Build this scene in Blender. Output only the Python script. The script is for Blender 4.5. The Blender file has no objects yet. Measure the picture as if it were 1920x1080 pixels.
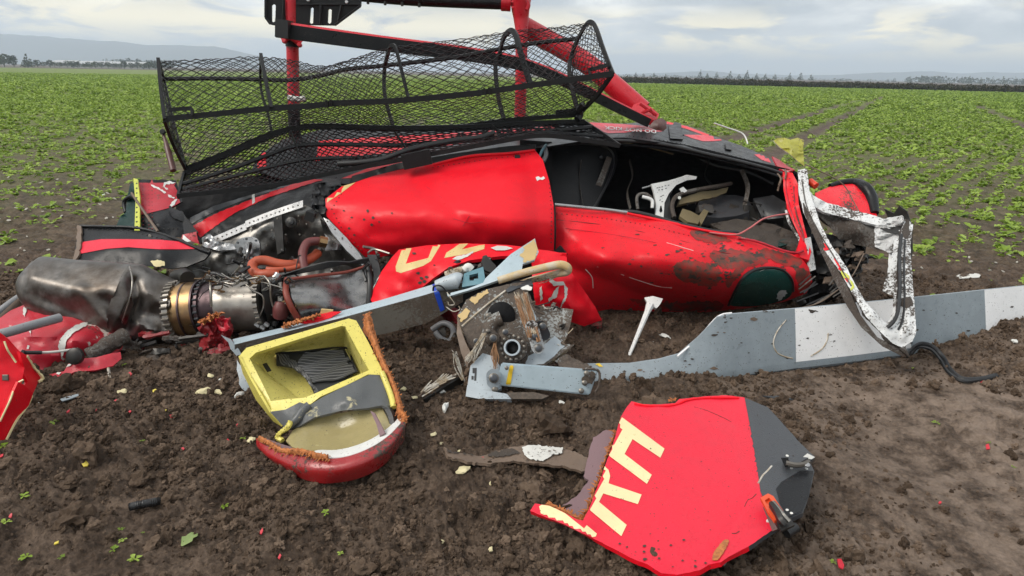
import bpy, bmesh, math, random
import numpy as np
from mathutils import Vector, Matrix
from mathutils.bvhtree import BVHTree
from mathutils.geometry import delaunay_2d_cdt, tessellate_polygon

S = bpy.context.scene
COL = S.collection
R = math.radians
rnd = random.Random(7)

# ------------------------------------------------------------------ camera
CAMZ = 1.6
FPX = 1290.0
PITCH, ROLL = R(17.35), R(1.13)
_fw = Vector((0, math.cos(PITCH), -math.sin(PITCH)))
_r0 = Vector((1, 0, 0))
_u0 = Vector((0, math.sin(PITCH), math.cos(PITCH)))
_rt = _r0 * math.cos(ROLL) + _u0 * math.sin(ROLL)
_up = _u0 * math.cos(ROLL) - _r0 * math.sin(ROLL)
CAM = Vector((0, 0, CAMZ))
cam_d = bpy.data.cameras.new('camera')
cam_d.sensor_width = 36
cam_d.lens = 36 * FPX / 1920
cam_d.clip_start = 0.05
cam_d.clip_end = 20000
cam = bpy.data.objects.new('camera', cam_d)
COL.objects.link(cam)
cam.matrix_world = Matrix((( _rt.x, _up.x, -_fw.x, 0), (_rt.y, _up.y, -_fw.y, 0), (_rt.z, _up.z, -_fw.z, CAMZ), (0, 0, 0, 1)))
S.camera = cam

# ------------------------------------------------------------------ world, sun, exposure
SUN_EL, SUN_AZ = R(46), R(-118)          # azimuth from +Y (away from the camera), negative = left
w = bpy.data.worlds.new('World')
S.world = w
w.use_nodes = True
nt = w.node_tree
nt.nodes.clear()
def N(t, type, **kw):
    n = t.nodes.new(type)
    for k, v in kw.items():
        if k.startswith('i_'):
            n.inputs[int(k[2:])].default_value = v
        else:
            setattr(n, k, v)
    return n
def L(t, a, b): t.links.new(a, b)
def ramp(t, fac, stops, interp='LINEAR'):
    n = t.nodes.new('ShaderNodeValToRGB')
    n.color_ramp.interpolation = interp
    e = n.color_ramp.elements
    while len(e) < len(stops): e.new(0.5)
    for el, (p, c) in zip(e, stops):
        el.position = p
        el.color = (c, c, c, 1) if isinstance(c, (int, float)) else (*c, 1)
    if fac is not None: L(t, fac, n.inputs[0])
    return n
def mth(t, op, a, b=None, clamp=False):
    n = t.nodes.new('ShaderNodeMath'); n.operation = op; n.use_clamp = clamp
    for i, v in enumerate((a, b)):
        if v is None: continue
        if isinstance(v, (int, float)): n.inputs[i].default_value = v
        else: L(t, v, n.inputs[i])
    return n.outputs[0]
def mixc(t, fac, a, b, blend='MIX'):
    n = t.nodes.new('ShaderNodeMix'); n.data_type = 'RGBA'; n.blend_type = blend
    for sock, v in ((n.inputs[0], fac), (n.inputs[6], a), (n.inputs[7], b)):
        if isinstance(v, (int, float)): sock.default_value = v
        elif isinstance(v, tuple): sock.default_value = (*v, 1)
        else: L(t, v, sock)
    return n.outputs[2]

tc = N(nt, 'ShaderNodeTexCoord')
sep = N(nt, 'ShaderNodeSeparateXYZ'); L(nt, tc.outputs['Generated'], sep.inputs[0])
sky = N(nt, 'ShaderNodeTexSky', sky_type='NISHITA', sun_disc=False, sun_elevation=SUN_EL, sun_rotation=SUN_AZ)
mp = N(nt, 'ShaderNodeMapping'); mp.inputs['Scale'].default_value = (1.0, 1.0, 2.7)
L(nt, tc.outputs['Generated'], mp.inputs[0])
n1 = N(nt, 'ShaderNodeTexNoise'); n1.inputs['Scale'].default_value = 5.6; n1.inputs['Detail'].default_value = 7; n1.inputs['Roughness'].default_value = 0.56
n1.inputs['Distortion'].default_value = 0.35
L(nt, mp.outputs[0], n1.inputs['Vector'])
n2 = N(nt, 'ShaderNodeTexNoise'); n2.inputs['Scale'].default_value = 1.6; n2.inputs['Detail'].default_value = 3
L(nt, mp.outputs[0], n2.inputs['Vector'])
mix12 = mth(nt, 'ADD', mth(nt, 'MULTIPLY', n1.outputs[0], 0.72), mth(nt, 'MULTIPLY', n2.outputs[0], 0.28))
cl = ramp(nt, mix12, [(0.39, (0.25, 0.275, 0.31)), (0.47, (0.37, 0.39, 0.41)), (0.53, (0.54, 0.545, 0.545)), (0.60, (0.88, 0.86, 0.80))])
# thin gaps of warm light low over the horizon
mp2 = N(nt, 'ShaderNodeMapping'); mp2.inputs['Scale'].default_value = (1.0, 1.0, 4.5); mp2.inputs['Location'].default_value = (3.4, 1.2, 0.1)
L(nt, tc.outputs['Generated'], mp2.inputs[0])
n3 = N(nt, 'ShaderNodeTexNoise'); n3.inputs['Scale'].default_value = 7.0; n3.inputs['Detail'].default_value = 8; n3.inputs['Roughness'].default_value = 0.6
n3.inputs['Distortion'].default_value = 0.5
L(nt, mp2.outputs[0], n3.inputs['Vector'])
gap = ramp(nt, n3.outputs[0], [(0.45, 0.0), (0.55, 1.0)])
low = ramp(nt, sep.outputs[2], [(0.0, 0.6), (0.018, 1.0), (0.055, 0.9), (0.09, 0.0)])
gapf = mth(nt, 'MULTIPLY', gap.outputs[0], low.outputs[0])
lowlight = ramp(nt, sep.outputs[2], [(0.0, 0.85), (0.025, 0.55), (0.065, 0.0)])
c1 = mixc(nt, lowlight.outputs[0], cl.outputs[0], (0.98, 0.93, 0.80))
c2 = mixc(nt, gapf, c1, (1.6, 1.3, 0.68))
# overall luminance of the overcast deck rises with height, as in a real overcast sky
zen = ramp(nt, sep.outputs[2], [(0.0, 1.0), (0.12, 1.0), (1.0, 1.5)])
cloud = mixc(nt, 1.0, c2, zen.outputs[0], 'MULTIPLY')
bg1 = N(nt, 'ShaderNodeBackground'); bg1.inputs[1].default_value = 0.06
L(nt, sky.outputs[0], bg1.inputs[0])
bg2 = N(nt, 'ShaderNodeBackground'); bg2.inputs[1].default_value = 0.93
L(nt, cloud, bg2.inputs[0])
mxs = N(nt, 'ShaderNodeMixShader'); mxs.inputs[0].default_value = 0.9
L(nt, bg1.outputs[0], mxs.inputs[1]); L(nt, bg2.outputs[0], mxs.inputs[2])
wo = N(nt, 'ShaderNodeOutputWorld'); L(nt, mxs.outputs[0], wo.inputs[0])

sd = bpy.data.lights.new('sun', 'SUN')
sd.energy = 1.5; sd.angle = R(32); sd.color = (1.0, 0.94, 0.85)
sun = bpy.data.objects.new('sun', sd); COL.objects.link(sun)
sdir = Vector((math.sin(SUN_AZ) * math.cos(SUN_EL), math.cos(SUN_AZ) * math.cos(SUN_EL), math.sin(SUN_EL)))
sun.rotation_euler = sdir.to_track_quat('Z', 'Y').to_euler()
sun.location = (0, 0, 30)

S.view_settings.view_transform = 'Standard'
S.view_settings.look = 'None'
S.view_settings.exposure = 0.90
S.view_settings.gamma = 1.0
S.view_settings.use_curve_mapping = False
S.render.engine = 'CYCLES'
S.cycles.use_denoising = True
S.cycles.max_bounces = 6
S.cycles.volume_bounces = 1

# ------------------------------------------------------------------ photo-pixel helpers (measured positions)
def ray(x, y):
    return _fw + _rt * ((x - 960) / FPX) - _up * ((y - 540) / FPX)
def G(x, y, h=0.0):
    d = ray(x, y); return CAM + d * ((h - CAMZ) / d.z)
def P(x, y, Y):
    """Y > 0: distance ahead of the camera; Y <= 0: at height -Y above the ground"""
    if Y <= 0: return G(x, y, -Y)
    d = ray(x, y); return CAM + d * (Y / d.y)
def P3(p): return P(*p)
def topix(v):
    d = v - CAM; z = d.dot(_fw)
    return 960 + FPX * d.dot(_rt) / z, 540 - FPX * d.dot(_up) / z
def m_per_px(Y): return Y / FPX * 1.04

# ------------------------------------------------------------------ numpy noise
def _h(ix, iy, s):
    n = (ix.astype(np.int64) * 374761393 + iy.astype(np.int64) * 668265263 + s * 974634777) & 0x7fffffff
    n = ((n ^ (n >> 13)) * 1274126177) & 0x7fffffff
    n = ((n ^ (n >> 15)) * 2246822519) & 0x7fffffff
    return ((n ^ (n >> 16)) & 0xffffff) / float(0x1000000)
def vnoise(x, y, s=0):
    x = np.asarray(x, float); y = np.asarray(y, float)
    ix, iy = np.floor(x), np.floor(y); fx, fy = x - ix, y - iy
    def g(dx, dy):
        a = _h(ix + dx, iy + dy, s) * 6.2831853
        return np.cos(a) * (fx - dx) + np.sin(a) * (fy - dy)
    ux, uy = fx * fx * fx * (fx * (fx * 6 - 15) + 10), fy * fy * fy * (fy * (fy * 6 - 15) + 10)
    return ((g(0, 0) * (1 - ux) + g(1, 0) * ux) * (1 - uy) + (g(0, 1) * (1 - ux) + g(1, 1) * ux) * uy) * 1.4
def fbm(x, y, o=4, s=0, gain=0.5):
    t, a = 0, 1.0
    for i in range(o):
        t = t + a * vnoise(x * 2 ** i, y * 2 ** i, s + i * 17); a *= gain
    return t
def worley(x, y, s=0):
    ix, iy = np.floor(x), np.floor(y)
    f = np.full(x.shape, 9.0); idv = np.zeros(x.shape)
    for dx in (-1, 0, 1):
        for dy in (-1, 0, 1):
            cx, cy = ix + dx, iy + dy
            px, py = cx + _h(cx, cy, s), cy + _h(cx, cy, s + 5)
            d = np.hypot(px - x, py - y); m = d < f
            idv = np.where(m, _h(cx, cy, s + 9), idv); f = np.where(m, d, f)
    return f, idv

# ------------------------------------------------------------------ object helpers
CUR = {'seed': 1}
def tag(o, label=None, cat=None, group=None, kind=None):
    if label: o['label'] = label
    if cat: o['category'] = cat; o['kind'] = 'thing'
    if group: o['group'] = group
    if kind: o['kind'] = kind
    return o
def thing(name, loc, label, cat, group=None):
    o = bpy.data.objects.new(name, None); COL.objects.link(o)
    o.location = loc; o.empty_display_size = 0.1
    o['_origin'] = tuple(loc)
    return tag(o, label, cat, group)
def origin_of(o):
    while o is not None:
        if '_origin' in o: return Vector(o['_origin'])
        o = o.parent
    return Vector((0, 0, 0))
GEO = {}
def link(name, verts, faces, mats, parent=None, smooth=True, fm=None, origin=None, ang=38):
    """one mesh object; verts in world space"""
    org = origin_of(parent) if parent is not None else (Vector(origin) if origin is not None else Vector((0, 0, 0)))
    me = bpy.data.meshes.new(name)
    me.from_pydata([tuple(Vector(v) - org) for v in verts], [], faces)
    for m in (mats if isinstance(mats, (list, tuple)) else [mats]): me.materials.append(m)
    if fm is not None: me.polygons.foreach_set('material_index', fm)
    me.update()
    if smooth:
        me.polygons.foreach_set('use_smooth', [True] * len(me.polygons))
        me.set_sharp_from_angle(angle=R(ang))
    o = bpy.data.objects.new(name, me); COL.objects.link(o)
    if parent is not None: o.parent = parent
    else:
        o.location = org; o['_origin'] = tuple(org)
    GEO[o.name] = ([Vector(v) for v in verts], faces)
    return o
class MB:
    """collects geometry that becomes one mesh"""
    def __init__(s): s.v = []; s.f = []; s.m = []
    def add(s, v, f, m=0):
        b = len(s.v); s.v += [Vector(q) for q in v]; s.f += [tuple(i + b for i in q) for q in f]; s.m += [m] * len(f); return s
    def build(s, name, mats, parent=None, **k): return link(name, s.v, s.f, mats, parent, fm=s.m, **k)

def catmull(pts, n):
    """n points per span through pts (Vectors or tuples)"""
    p = [Vector(q) for q in pts]; out = []
    if len(p) < 3:
        return [p[0].lerp(p[-1], i / n) for i in range(n + 1)]
    for i in range(len(p) - 1):
        a, b, c, d = p[max(i - 1, 0)], p[i], p[i + 1], p[min(i + 2, len(p) - 1)]
        for k in range(n):
            t = k / n
            out.append(0.5 * ((2 * b) + (c - a) * t + (2 * a - 5 * b + 4 * c - d) * t * t + (3 * b - a - 3 * c + d) * t ** 3))
    out.append(p[-1]); return out
def frames(path):
    T = [(path[min(i + 1, len(path) - 1)] - path[max(i - 1, 0)]).normalized() for i in range(len(path))]
    ref = Vector((0, 0, 1)) if abs(T[0].z) < 0.9 else Vector((0, 1, 0))
    u = (ref - T[0] * ref.dot(T[0])).normalized(); out = []
    for t in T:
        u = (u - t * u.dot(t))
        u = u.normalized() if u.length > 1e-6 else Vector((1, 0, 0))
        out.append((t, u, t.cross(u)))
    return out
def tube_g(path, r, n=8, caps=True, asp=1.0, rot=0.0, wob=0.0, hollow=0):
    path = [Vector(p) for p in path]; fr = frames(path); v = []; f = []
    rr = r if isinstance(r, (list, tuple)) else None
    m = len(path)
    for i, (p, (t, a, b)) in enumerate(zip(path, fr)):
        if rr:
            s = i / (m - 1) * (len(rr) - 1); k = min(int(s), len(rr) - 2) if len(rr) > 1 else 0
            q = rr[k] * (1 - (s - k)) + rr[min(k + 1, len(rr) - 1)] * (s - k)
        else: q = r
        for j in range(n):
            an = 2 * math.pi * j / n + rot
            w_ = 1 + (wob * math.sin(i * 2.7 + j * 3.1 + i * j) if wob else 0)
            v.append(p + (a * math.cos(an) * q + b * math.sin(an) * q * asp) * w_)
    for i in range(m - 1):
        for j in range(n):
            k = (j + 1) % n
            f.append((i * n + j, i * n + k, (i + 1) * n + k, (i + 1) * n + j))
    if caps:
        f.append(tuple(range(n))[::-1]); f.append(tuple((m - 1) * n + j for j in range(n)))
    return v, f
def tube(name, pts, r, mat, parent=None, n=8, seg=6, asp=1.0, rot=0.0, wob=0.0, caps=True, ang=50, **k):
    path = catmull([P3(p) for p in pts], seg) if len(pts) > 2 else [P3(pts[0]), P3(pts[1])]
    v, f = tube_g(path, r, n, caps, asp, rot, wob)
    return link(name, v, f, mat, parent, ang=ang, **k)
def beam_g(a, b, wd, ht, up=Vector((0, 0, 1))):
    a, b = Vector(a), Vector(b); t = (b - a).normalized(); s = t.cross(up).normalized(); u = s.cross(t)
    v = []
    for p in (a, b):
        for i, j in ((-1, -1), (1, -1), (1, 1), (-1, 1)): v.append(p + s * (i * wd / 2) + u * (j * ht / 2))
    return v, [(3, 2, 1, 0), (4, 5, 6, 7), (0, 1, 5, 4), (1, 2, 6, 5), (2, 3, 7, 6), (3, 0, 4, 7)]
def disc_g(c, ax, r, h, n=12, bev=0.25):
    """short bevelled cylinder centred on c along ax"""
    ax = Vector(ax).normalized(); a = ax.orthogonal().normalized(); b = ax.cross(a); v = []; f = []
    for hh, q in ((-h / 2, r), (h / 2 - bev * r * 0.6, r), (h / 2, r * (1 - bev))):
        for j in range(n):
            an = 2 * math.pi * j / n; v.append(c + ax * hh + (a * math.cos(an) + b * math.sin(an)) * q)
    for i in range(2):
        for j in range(n):
            k = (j + 1) % n; f.append((i * n + j, i * n + k, (i + 1) * n + k, (i + 1) * n + j))
    f.append(tuple(range(n))[::-1]); f.append(tuple(2 * n + j for j in range(n)))
    return v, f
def bolt(name, p, ax, r, h, mat, parent, n=6):
    v, f = disc_g(P3(p) if isinstance(p, tuple) else p, ax, r, h, n); return link(name, v, f, mat, parent, ang=30)

def seg_dist(x, y, s, ext=0.0):
    x1, y1, x2, y2 = s; dx, dy = x2 - x1, y2 - y1
    t = np.clip(((x - x1) * dx + (y - y1) * dy) / (dx * dx + dy * dy + 1e-12), -ext, 1 + ext)
    return np.hypot(x - x1 - t * dx, y - y1 - t * dy)
def pip(x, y, poly):
    x = np.asarray(x, float); y = np.asarray(y, float); ins = np.zeros(x.shape, bool); n = len(poly)
    for i in range(n):
        x1, y1 = poly[i][:2]; x2, y2 = poly[(i + 1) % n][:2]
        if y1 == y2: continue
        c = ((y1 > y) != (y2 > y)) & (x < (x2 - x1) * (y - y1) / (y2 - y1) + x1); ins ^= c
    return ins
def tps(pts, vals, reg=2.0):
    pts = np.array(pts, float); n = len(pts); vals = np.array(vals, float)
    sc = 100.0; q = pts / sc
    d = np.hypot(q[:, None, 0] - q[None, :, 0], q[:, None, 1] - q[None, :, 1])
    K = np.where(d > 0, d * d * np.log(d + 1e-12), 0) + np.eye(n) * reg * 0.01
    A = np.zeros((n + 3, n + 3)); A[:n, :n] = K; Pm = np.c_[np.ones(n), q]; A[:n, n:] = Pm; A[n:, :n] = Pm.T
    wv = np.linalg.lstsq(A, np.r_[vals, 0, 0, 0], rcond=None)[0]
    def f(x, y):
        x = np.asarray(x, float) / sc; y = np.asarray(y, float) / sc
        d = np.hypot(x[..., None] - q[:, 0], y[..., None] - q[:, 1])
        k = np.where(d > 0, d * d * np.log(d + 1e-12), 0)
        return k @ wv[:n] + wv[n] + wv[n + 1] * x + wv[n + 2] * y
    return f
def depth_of(p): return p[2] if p[2] > 0 else G(p[0], p[1], -p[2]).y
def resample(poly, sp, jag=0.0, rg=None, closed=True):
    out = []; n = len(poly)
    for i in range(n if closed else n - 1):
        a, b = poly[i], poly[(i + 1) % n]; d = math.hypot(b[0] - a[0], b[1] - a[1]); k = max(1, int(round(d / sp)))
        for j in range(k):
            t = j / k; q = [a[0] + (b[0] - a[0]) * t, a[1] + (b[1] - a[1]) * t]
            if jag and j: q[0] += rg.uniform(-jag, jag); q[1] += rg.uniform(-jag, jag)
            out.append(tuple(q))
    return out
def roundpoly(poly, n=4):
    """closed Catmull-Rom through (x, y[, Y]) tuples"""
    p = [Vector((q[0], q[1], depth_of(q) if len(q) > 2 else 0)) for q in poly]; m = len(p); out = []
    for i in range(m):
        a, b, c, d = p[i - 1], p[i], p[(i + 1) % m], p[(i + 2) % m]
        for k in range(n):
            t = k / n; q = 0.5 * ((2 * b) + (c - a) * t + (2 * a - 5 * b + 4 * c - d) * t * t + (3 * b - a - 3 * c + d) * t ** 3)
            out.append((q.x, q.y, q.z) if len(poly[0]) > 2 else (q.x, q.y))
    return out
def fill2d(outl, holes, sp):
    """triangulated interior of a 2-D outline with holes"""
    vs = []; es = []
    for lp in [outl] + list(holes):
        b = len(vs); vs += [Vector(q[:2]) for q in lp]; es += [(b + i, b + (i + 1) % len(lp)) for i in range(len(lp))]
    xs = [q[0] for q in outl]; ys = [q[1] for q in outl]
    gx, gy = [], []; row = 0; y = min(ys) + sp * 0.5
    while y < max(ys):
        x = min(xs) + (sp * 0.5 if row % 2 else 0)
        while x < max(xs): gx.append(x); gy.append(y); x += sp
        y += sp * 0.87; row += 1
    if gx:
        gx, gy = np.array(gx), np.array(gy); k = pip(gx, gy, outl)
        for hl in holes: k &= ~pip(gx, gy, hl)
        bp = np.array([tuple(q) for q in vs])
        for i in np.nonzero(k)[0]:
            if np.min(np.hypot(bp[:, 0] - gx[i], bp[:, 1] - gy[i])) > sp * 0.45: vs.append(Vector((gx[i], gy[i])))
    r = delaunay_2d_cdt(vs, es, [], 0, 1e-4)
    V = [tuple(q) for q in r[0]]; F = [tuple(f) for f in r[2]]
    cx = np.array([sum(V[i][0] for i in f) / 3 for f in F]); cy = np.array([sum(V[i][1] for i in f) / 3 for f in F])
    k = pip(cx, cy, outl)
    for hl in holes: k &= ~pip(cx, cy, hl)
    F = [f for f, q in zip(F, k) if q]
    used = sorted({i for f in F for i in f}); mp_ = {a: b for b, a in enumerate(used)}
    return [V[i] for i in used], [tuple(mp_[i] for i in f) for f in F]
def solidify(V, F, thick, away=None):
    """front faces turned to the camera, back copy set off behind, walls round the rim"""
    n = len(V); nr = [Vector((0, 0, 0)) for _ in V]; s = 0.0
    for f in F:
        c = (V[f[1]] - V[f[0]]).cross(V[f[2]] - V[f[0]]); s += c.dot(CAM - V[f[0]]) / max((CAM - V[f[0]]).length, 1e-6)
        for i in f: nr[i] += c
    if s < 0: F = [f[::-1] for f in F]; nr = [-q for q in nr]
    if not thick: return V, F, len(F), nr
    nr = [q.normalized() if q.length > 1e-12 else Vector((0, -1, 0)) for q in nr]
    W = list(V) + [v - q * thick for v, q in zip(V, nr)]
    E = {}
    for f in F:
        for i in range(len(f)):
            a, b = f[i], f[(i + 1) % len(f)]; E[(a, b)] = E.get((a, b), 0) + 1
    O = list(F) + [tuple(i + n for i in f[::-1]) for f in F]
    for (a, b) in E:
        if (b, a) not in E: O.append((b, a, a + n, b + n))
    return W, O, len(F), nr
def sheet(name, outl, mat, parent=None, inner=(), sp=9, thick=0.005, dent=0.0, dsc=5.0, crease=0.0, jag=0.0, folds=(), holes=(), backmat=None, edgemat=None, rnd_=0, reg=2.0, ang=38, smooth=True, fn=None, **k):
    CUR['seed'] += 1; sd_ = CUR['seed']; rg = random.Random(sd_)
    o3 = [(q[0], q[1], depth_of(q)) for q in outl]; i3 = [(q[0], q[1], depth_of(q)) for q in inner]
    if rnd_: o3 = roundpoly(o3, rnd_)
    base = o3[::max(1, rnd_)] if rnd_ else o3
    D = tps([q[:2] for q in base + i3], [q[2] for q in base + i3], reg)
    ol = resample(o3, sp, jag, rg)
    hl = [resample(h, sp) for h in holes]
    V2, F = fill2d(ol, hl, sp)
    xs = np.array([q[0] for q in V2]); ys = np.array([q[1] for q in V2]); Y = D(xs, ys)
    V = [P(x, y, max(d, 0.4)) for x, y, d in zip(xs, ys, Y)]
    if dent or crease:
        a = np.array([tuple(q) for q in V])
        dd = dent * fbm(a[:, 0] * dsc + sd_ * 3.7, (a[:, 2] + a[:, 1] * 0.6) * dsc + sd_, 3, sd_)
        if crease:
            dd = dd + crease * (0.35 - np.abs(vnoise(a[:, 0] * dsc * .8 + sd_, (a[:, 2] + a[:, 1] * .7) * dsc * .8 - sd_, sd_ + 3)) - .5 * np.abs(vnoise(a[:, 0] * dsc * 1.9 + sd_, (a[:, 2] + a[:, 1] * .7) * dsc * 1.9, sd_ + 8)))
        V = [P(x, y, max(d, 0.4)) for x, y, d in zip(xs, ys, Y - dd)]
    if fn: V = [fn(v) for v in V]
    if folds:
        dd = np.zeros(len(xs))
        for pts, amp, wpx in folds:
            d = np.full(len(xs), 1e9)
            for (x1, y1), (x2, y2) in zip(pts[:-1], pts[1:]): d = np.minimum(d, seg_dist(xs, ys, (x1, y1, x2, y2)))
            dd += amp * np.clip(1 - d / wpx, 0, 1) ** 1.3
        V = [v + (CAM - v).normalized() * float(q) for v, q in zip(V, dd)]
    nv = len(V)
    W, O, nf, nr = solidify(V, F, thick)
    mats = [mat, backmat or mat, edgemat or backmat or mat]; fm = [0] * nf + [1] * (nf if thick else 0); fm += [2] * (len(O) - len(fm))
    o = link(name, W, O, mats, parent, fm=fm, ang=ang, smooth=smooth, **k)
    GEO[o.name + '#front'] = (W[:nv], O[:nf])
    return o
def bvh_of(objs):
    v = []; f = []
    for o in objs:
        a, b = GEO.get(o.name + '#front', GEO[o.name]); n = len(v); v += a; f += [tuple(i + n for i in q) for q in b]
    return BVHTree.FromPolygons(v, f)
def decal(name, poly, targets, mat, parent, sp=6, off=0.0016, jag=0.0, holes=(), rnd_=0, thick=0.0):
    """a thin film (paint, lettering, tape, caked mud) lying on the surface of targets"""
    CUR['seed'] += 1; rg = random.Random(CUR['seed'])
    if rnd_: poly = roundpoly(poly, rnd_)
    V2, F = fill2d(resample(poly, sp, jag, rg), [resample(h, sp) for h in holes], sp)
    return project(name, V2, F, targets, mat, parent, off)
def project(name, V2, F, targets, mat, parent, off):
    bv = targets if isinstance(targets, BVHTree) else bvh_of(targets)
    V = {}
    for i, (x, y) in enumerate(V2):
        d = ray(x, y).normalized(); h = bv.ray_cast(CAM, d)
        if h[0] is None: continue
        n = h[1] if h[1].dot(d) < 0 else -h[1]
        V[i] = h[0] + n * off
    F = [f for f in F if all(i in V for i in f)]
    used = sorted({i for f in F for i in f}); m = {a: b for b, a in enumerate(used)}
    if not F: print('decal missed', name); return None
    VV, FF, _, _ = solidify([V[i] for i in used], [tuple(m[i] for i in f) for f in F], 0)
    return link(name, VV, FF, mat, parent, ang=60)
def letters(text, fmap, targets, mat, parent, name='lettering', off=0.0016, bold=0.0):
    cu = bpy.data.curves.new('tmp_text', 'FONT'); cu.body = text; cu.size = 1.0; cu.offset = bold; cu.resolution_u = 2
    ob = bpy.data.objects.new('tmp_text', cu); COL.objects.link(ob)
    dg = bpy.context.evaluated_depsgraph_get(); me = bpy.data.meshes.new_from_object(ob.evaluated_get(dg))
    xs = [v.co.x for v in me.vertices]; ys = [v.co.y for v in me.vertices]; x0, x1, y0, y1 = min(xs), max(xs), min(ys), max(ys)
    V2 = [fmap((v.co.x - x0) / (x1 - x0), (v.co.y - y0) / (y1 - y0)) for v in me.vertices]
    F = []
    for p in me.polygons:
        q = list(p.vertices)
        for i in range(1, len(q) - 1): F.append((q[0], q[i], q[i + 1]))
    bpy.data.objects.remove(ob); bpy.data.curves.remove(cu); bpy.data.meshes.remove(me)
    return project(name, V2, F, targets, mat, parent, off)
def grid_surf(name, rows, mat, parent=None, nu=6, nv=6, thick=0.005, dent=0.0, dsc=5.0, closed=False, backmat=None, **k):
    """smooth surface through rows of measured points"""
    RR = [catmull([P3(q) for q in r], nu) for r in rows]; m = len(RR[0])
    cols = [catmull([r[i] for r in RR], nv) for i in range(m)]; n = len(cols[0])
    V = [cols[i][j] for j in range(n) for i in range(m)]
    if dent:
        CUR['seed'] += 1; s = CUR['seed']; a = np.array([tuple(q) for q in V])
        dd = dent * fbm(a[:, 0] * dsc + s, (a[:, 2] + .6 * a[:, 1]) * dsc, 3, s)
        V = [v + Vector((0, -d, 0)) for v, d in zip(V, dd)]
    F = [(j * m + i, j * m + i + 1, (j + 1) * m + i + 1, (j + 1) * m + i) for j in range(n - 1) for i in range(m - 1)]
    nvv = len(V); W, O, nf, _ = solidify(V, F, thick)
    fm = [0] * nf + [1] * (len(O) - nf)
    o = link(name, W, O, [mat, backmat or mat], parent, fm=fm, **k)
    GEO[o.name + '#front'] = (W[:nvv], O[:nf]); return o
def loft(name, secs, mat, parent=None, n=28, seg=6, fm=None, caps=True, dent=0.0, dsc=6.0, **k):
    """secs: (x, y, Y, half height in px, half depth in m)"""
    C = catmull([P(*q[:3]) for q in secs], seg)
    rv = catmull([Vector((q[3] * m_per_px(q[2]), q[4], 0)) for q in secs], seg)
    fr = frames(C); V = []; F = []; m = len(C)
    for p, (t, a, b), r in zip(C, fr, rv):
        for j in range(n):
            an = 2 * math.pi * j / n; V.append(p + a * math.cos(an) * r.x + b * math.sin(an) * r.y)
    if dent:
        CUR['seed'] += 1; s = CUR['seed']; q = np.array([tuple(v) for v in V])
        dd = dent * (0.3 - np.abs(fbm(q[:, 0] * dsc + s, (q[:, 2] + .5 * q[:, 1]) * dsc, 3, s)))
        V = [v + (C[i // n] - v) * float(-d) * 4 for i, (v, d) in enumerate(zip(V, dd))]
    for i in range(m - 1):
        for j in range(n):
            q = (j + 1) % n; F.append((i * n + j, i * n + q, (i + 1) * n + q, (i + 1) * n + j))
    if caps: F.append(tuple(range(n))[::-1]); F.append(tuple((m - 1) * n + j for j in range(n)))
    return link(name, V, F, mat, parent, **k)
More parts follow.
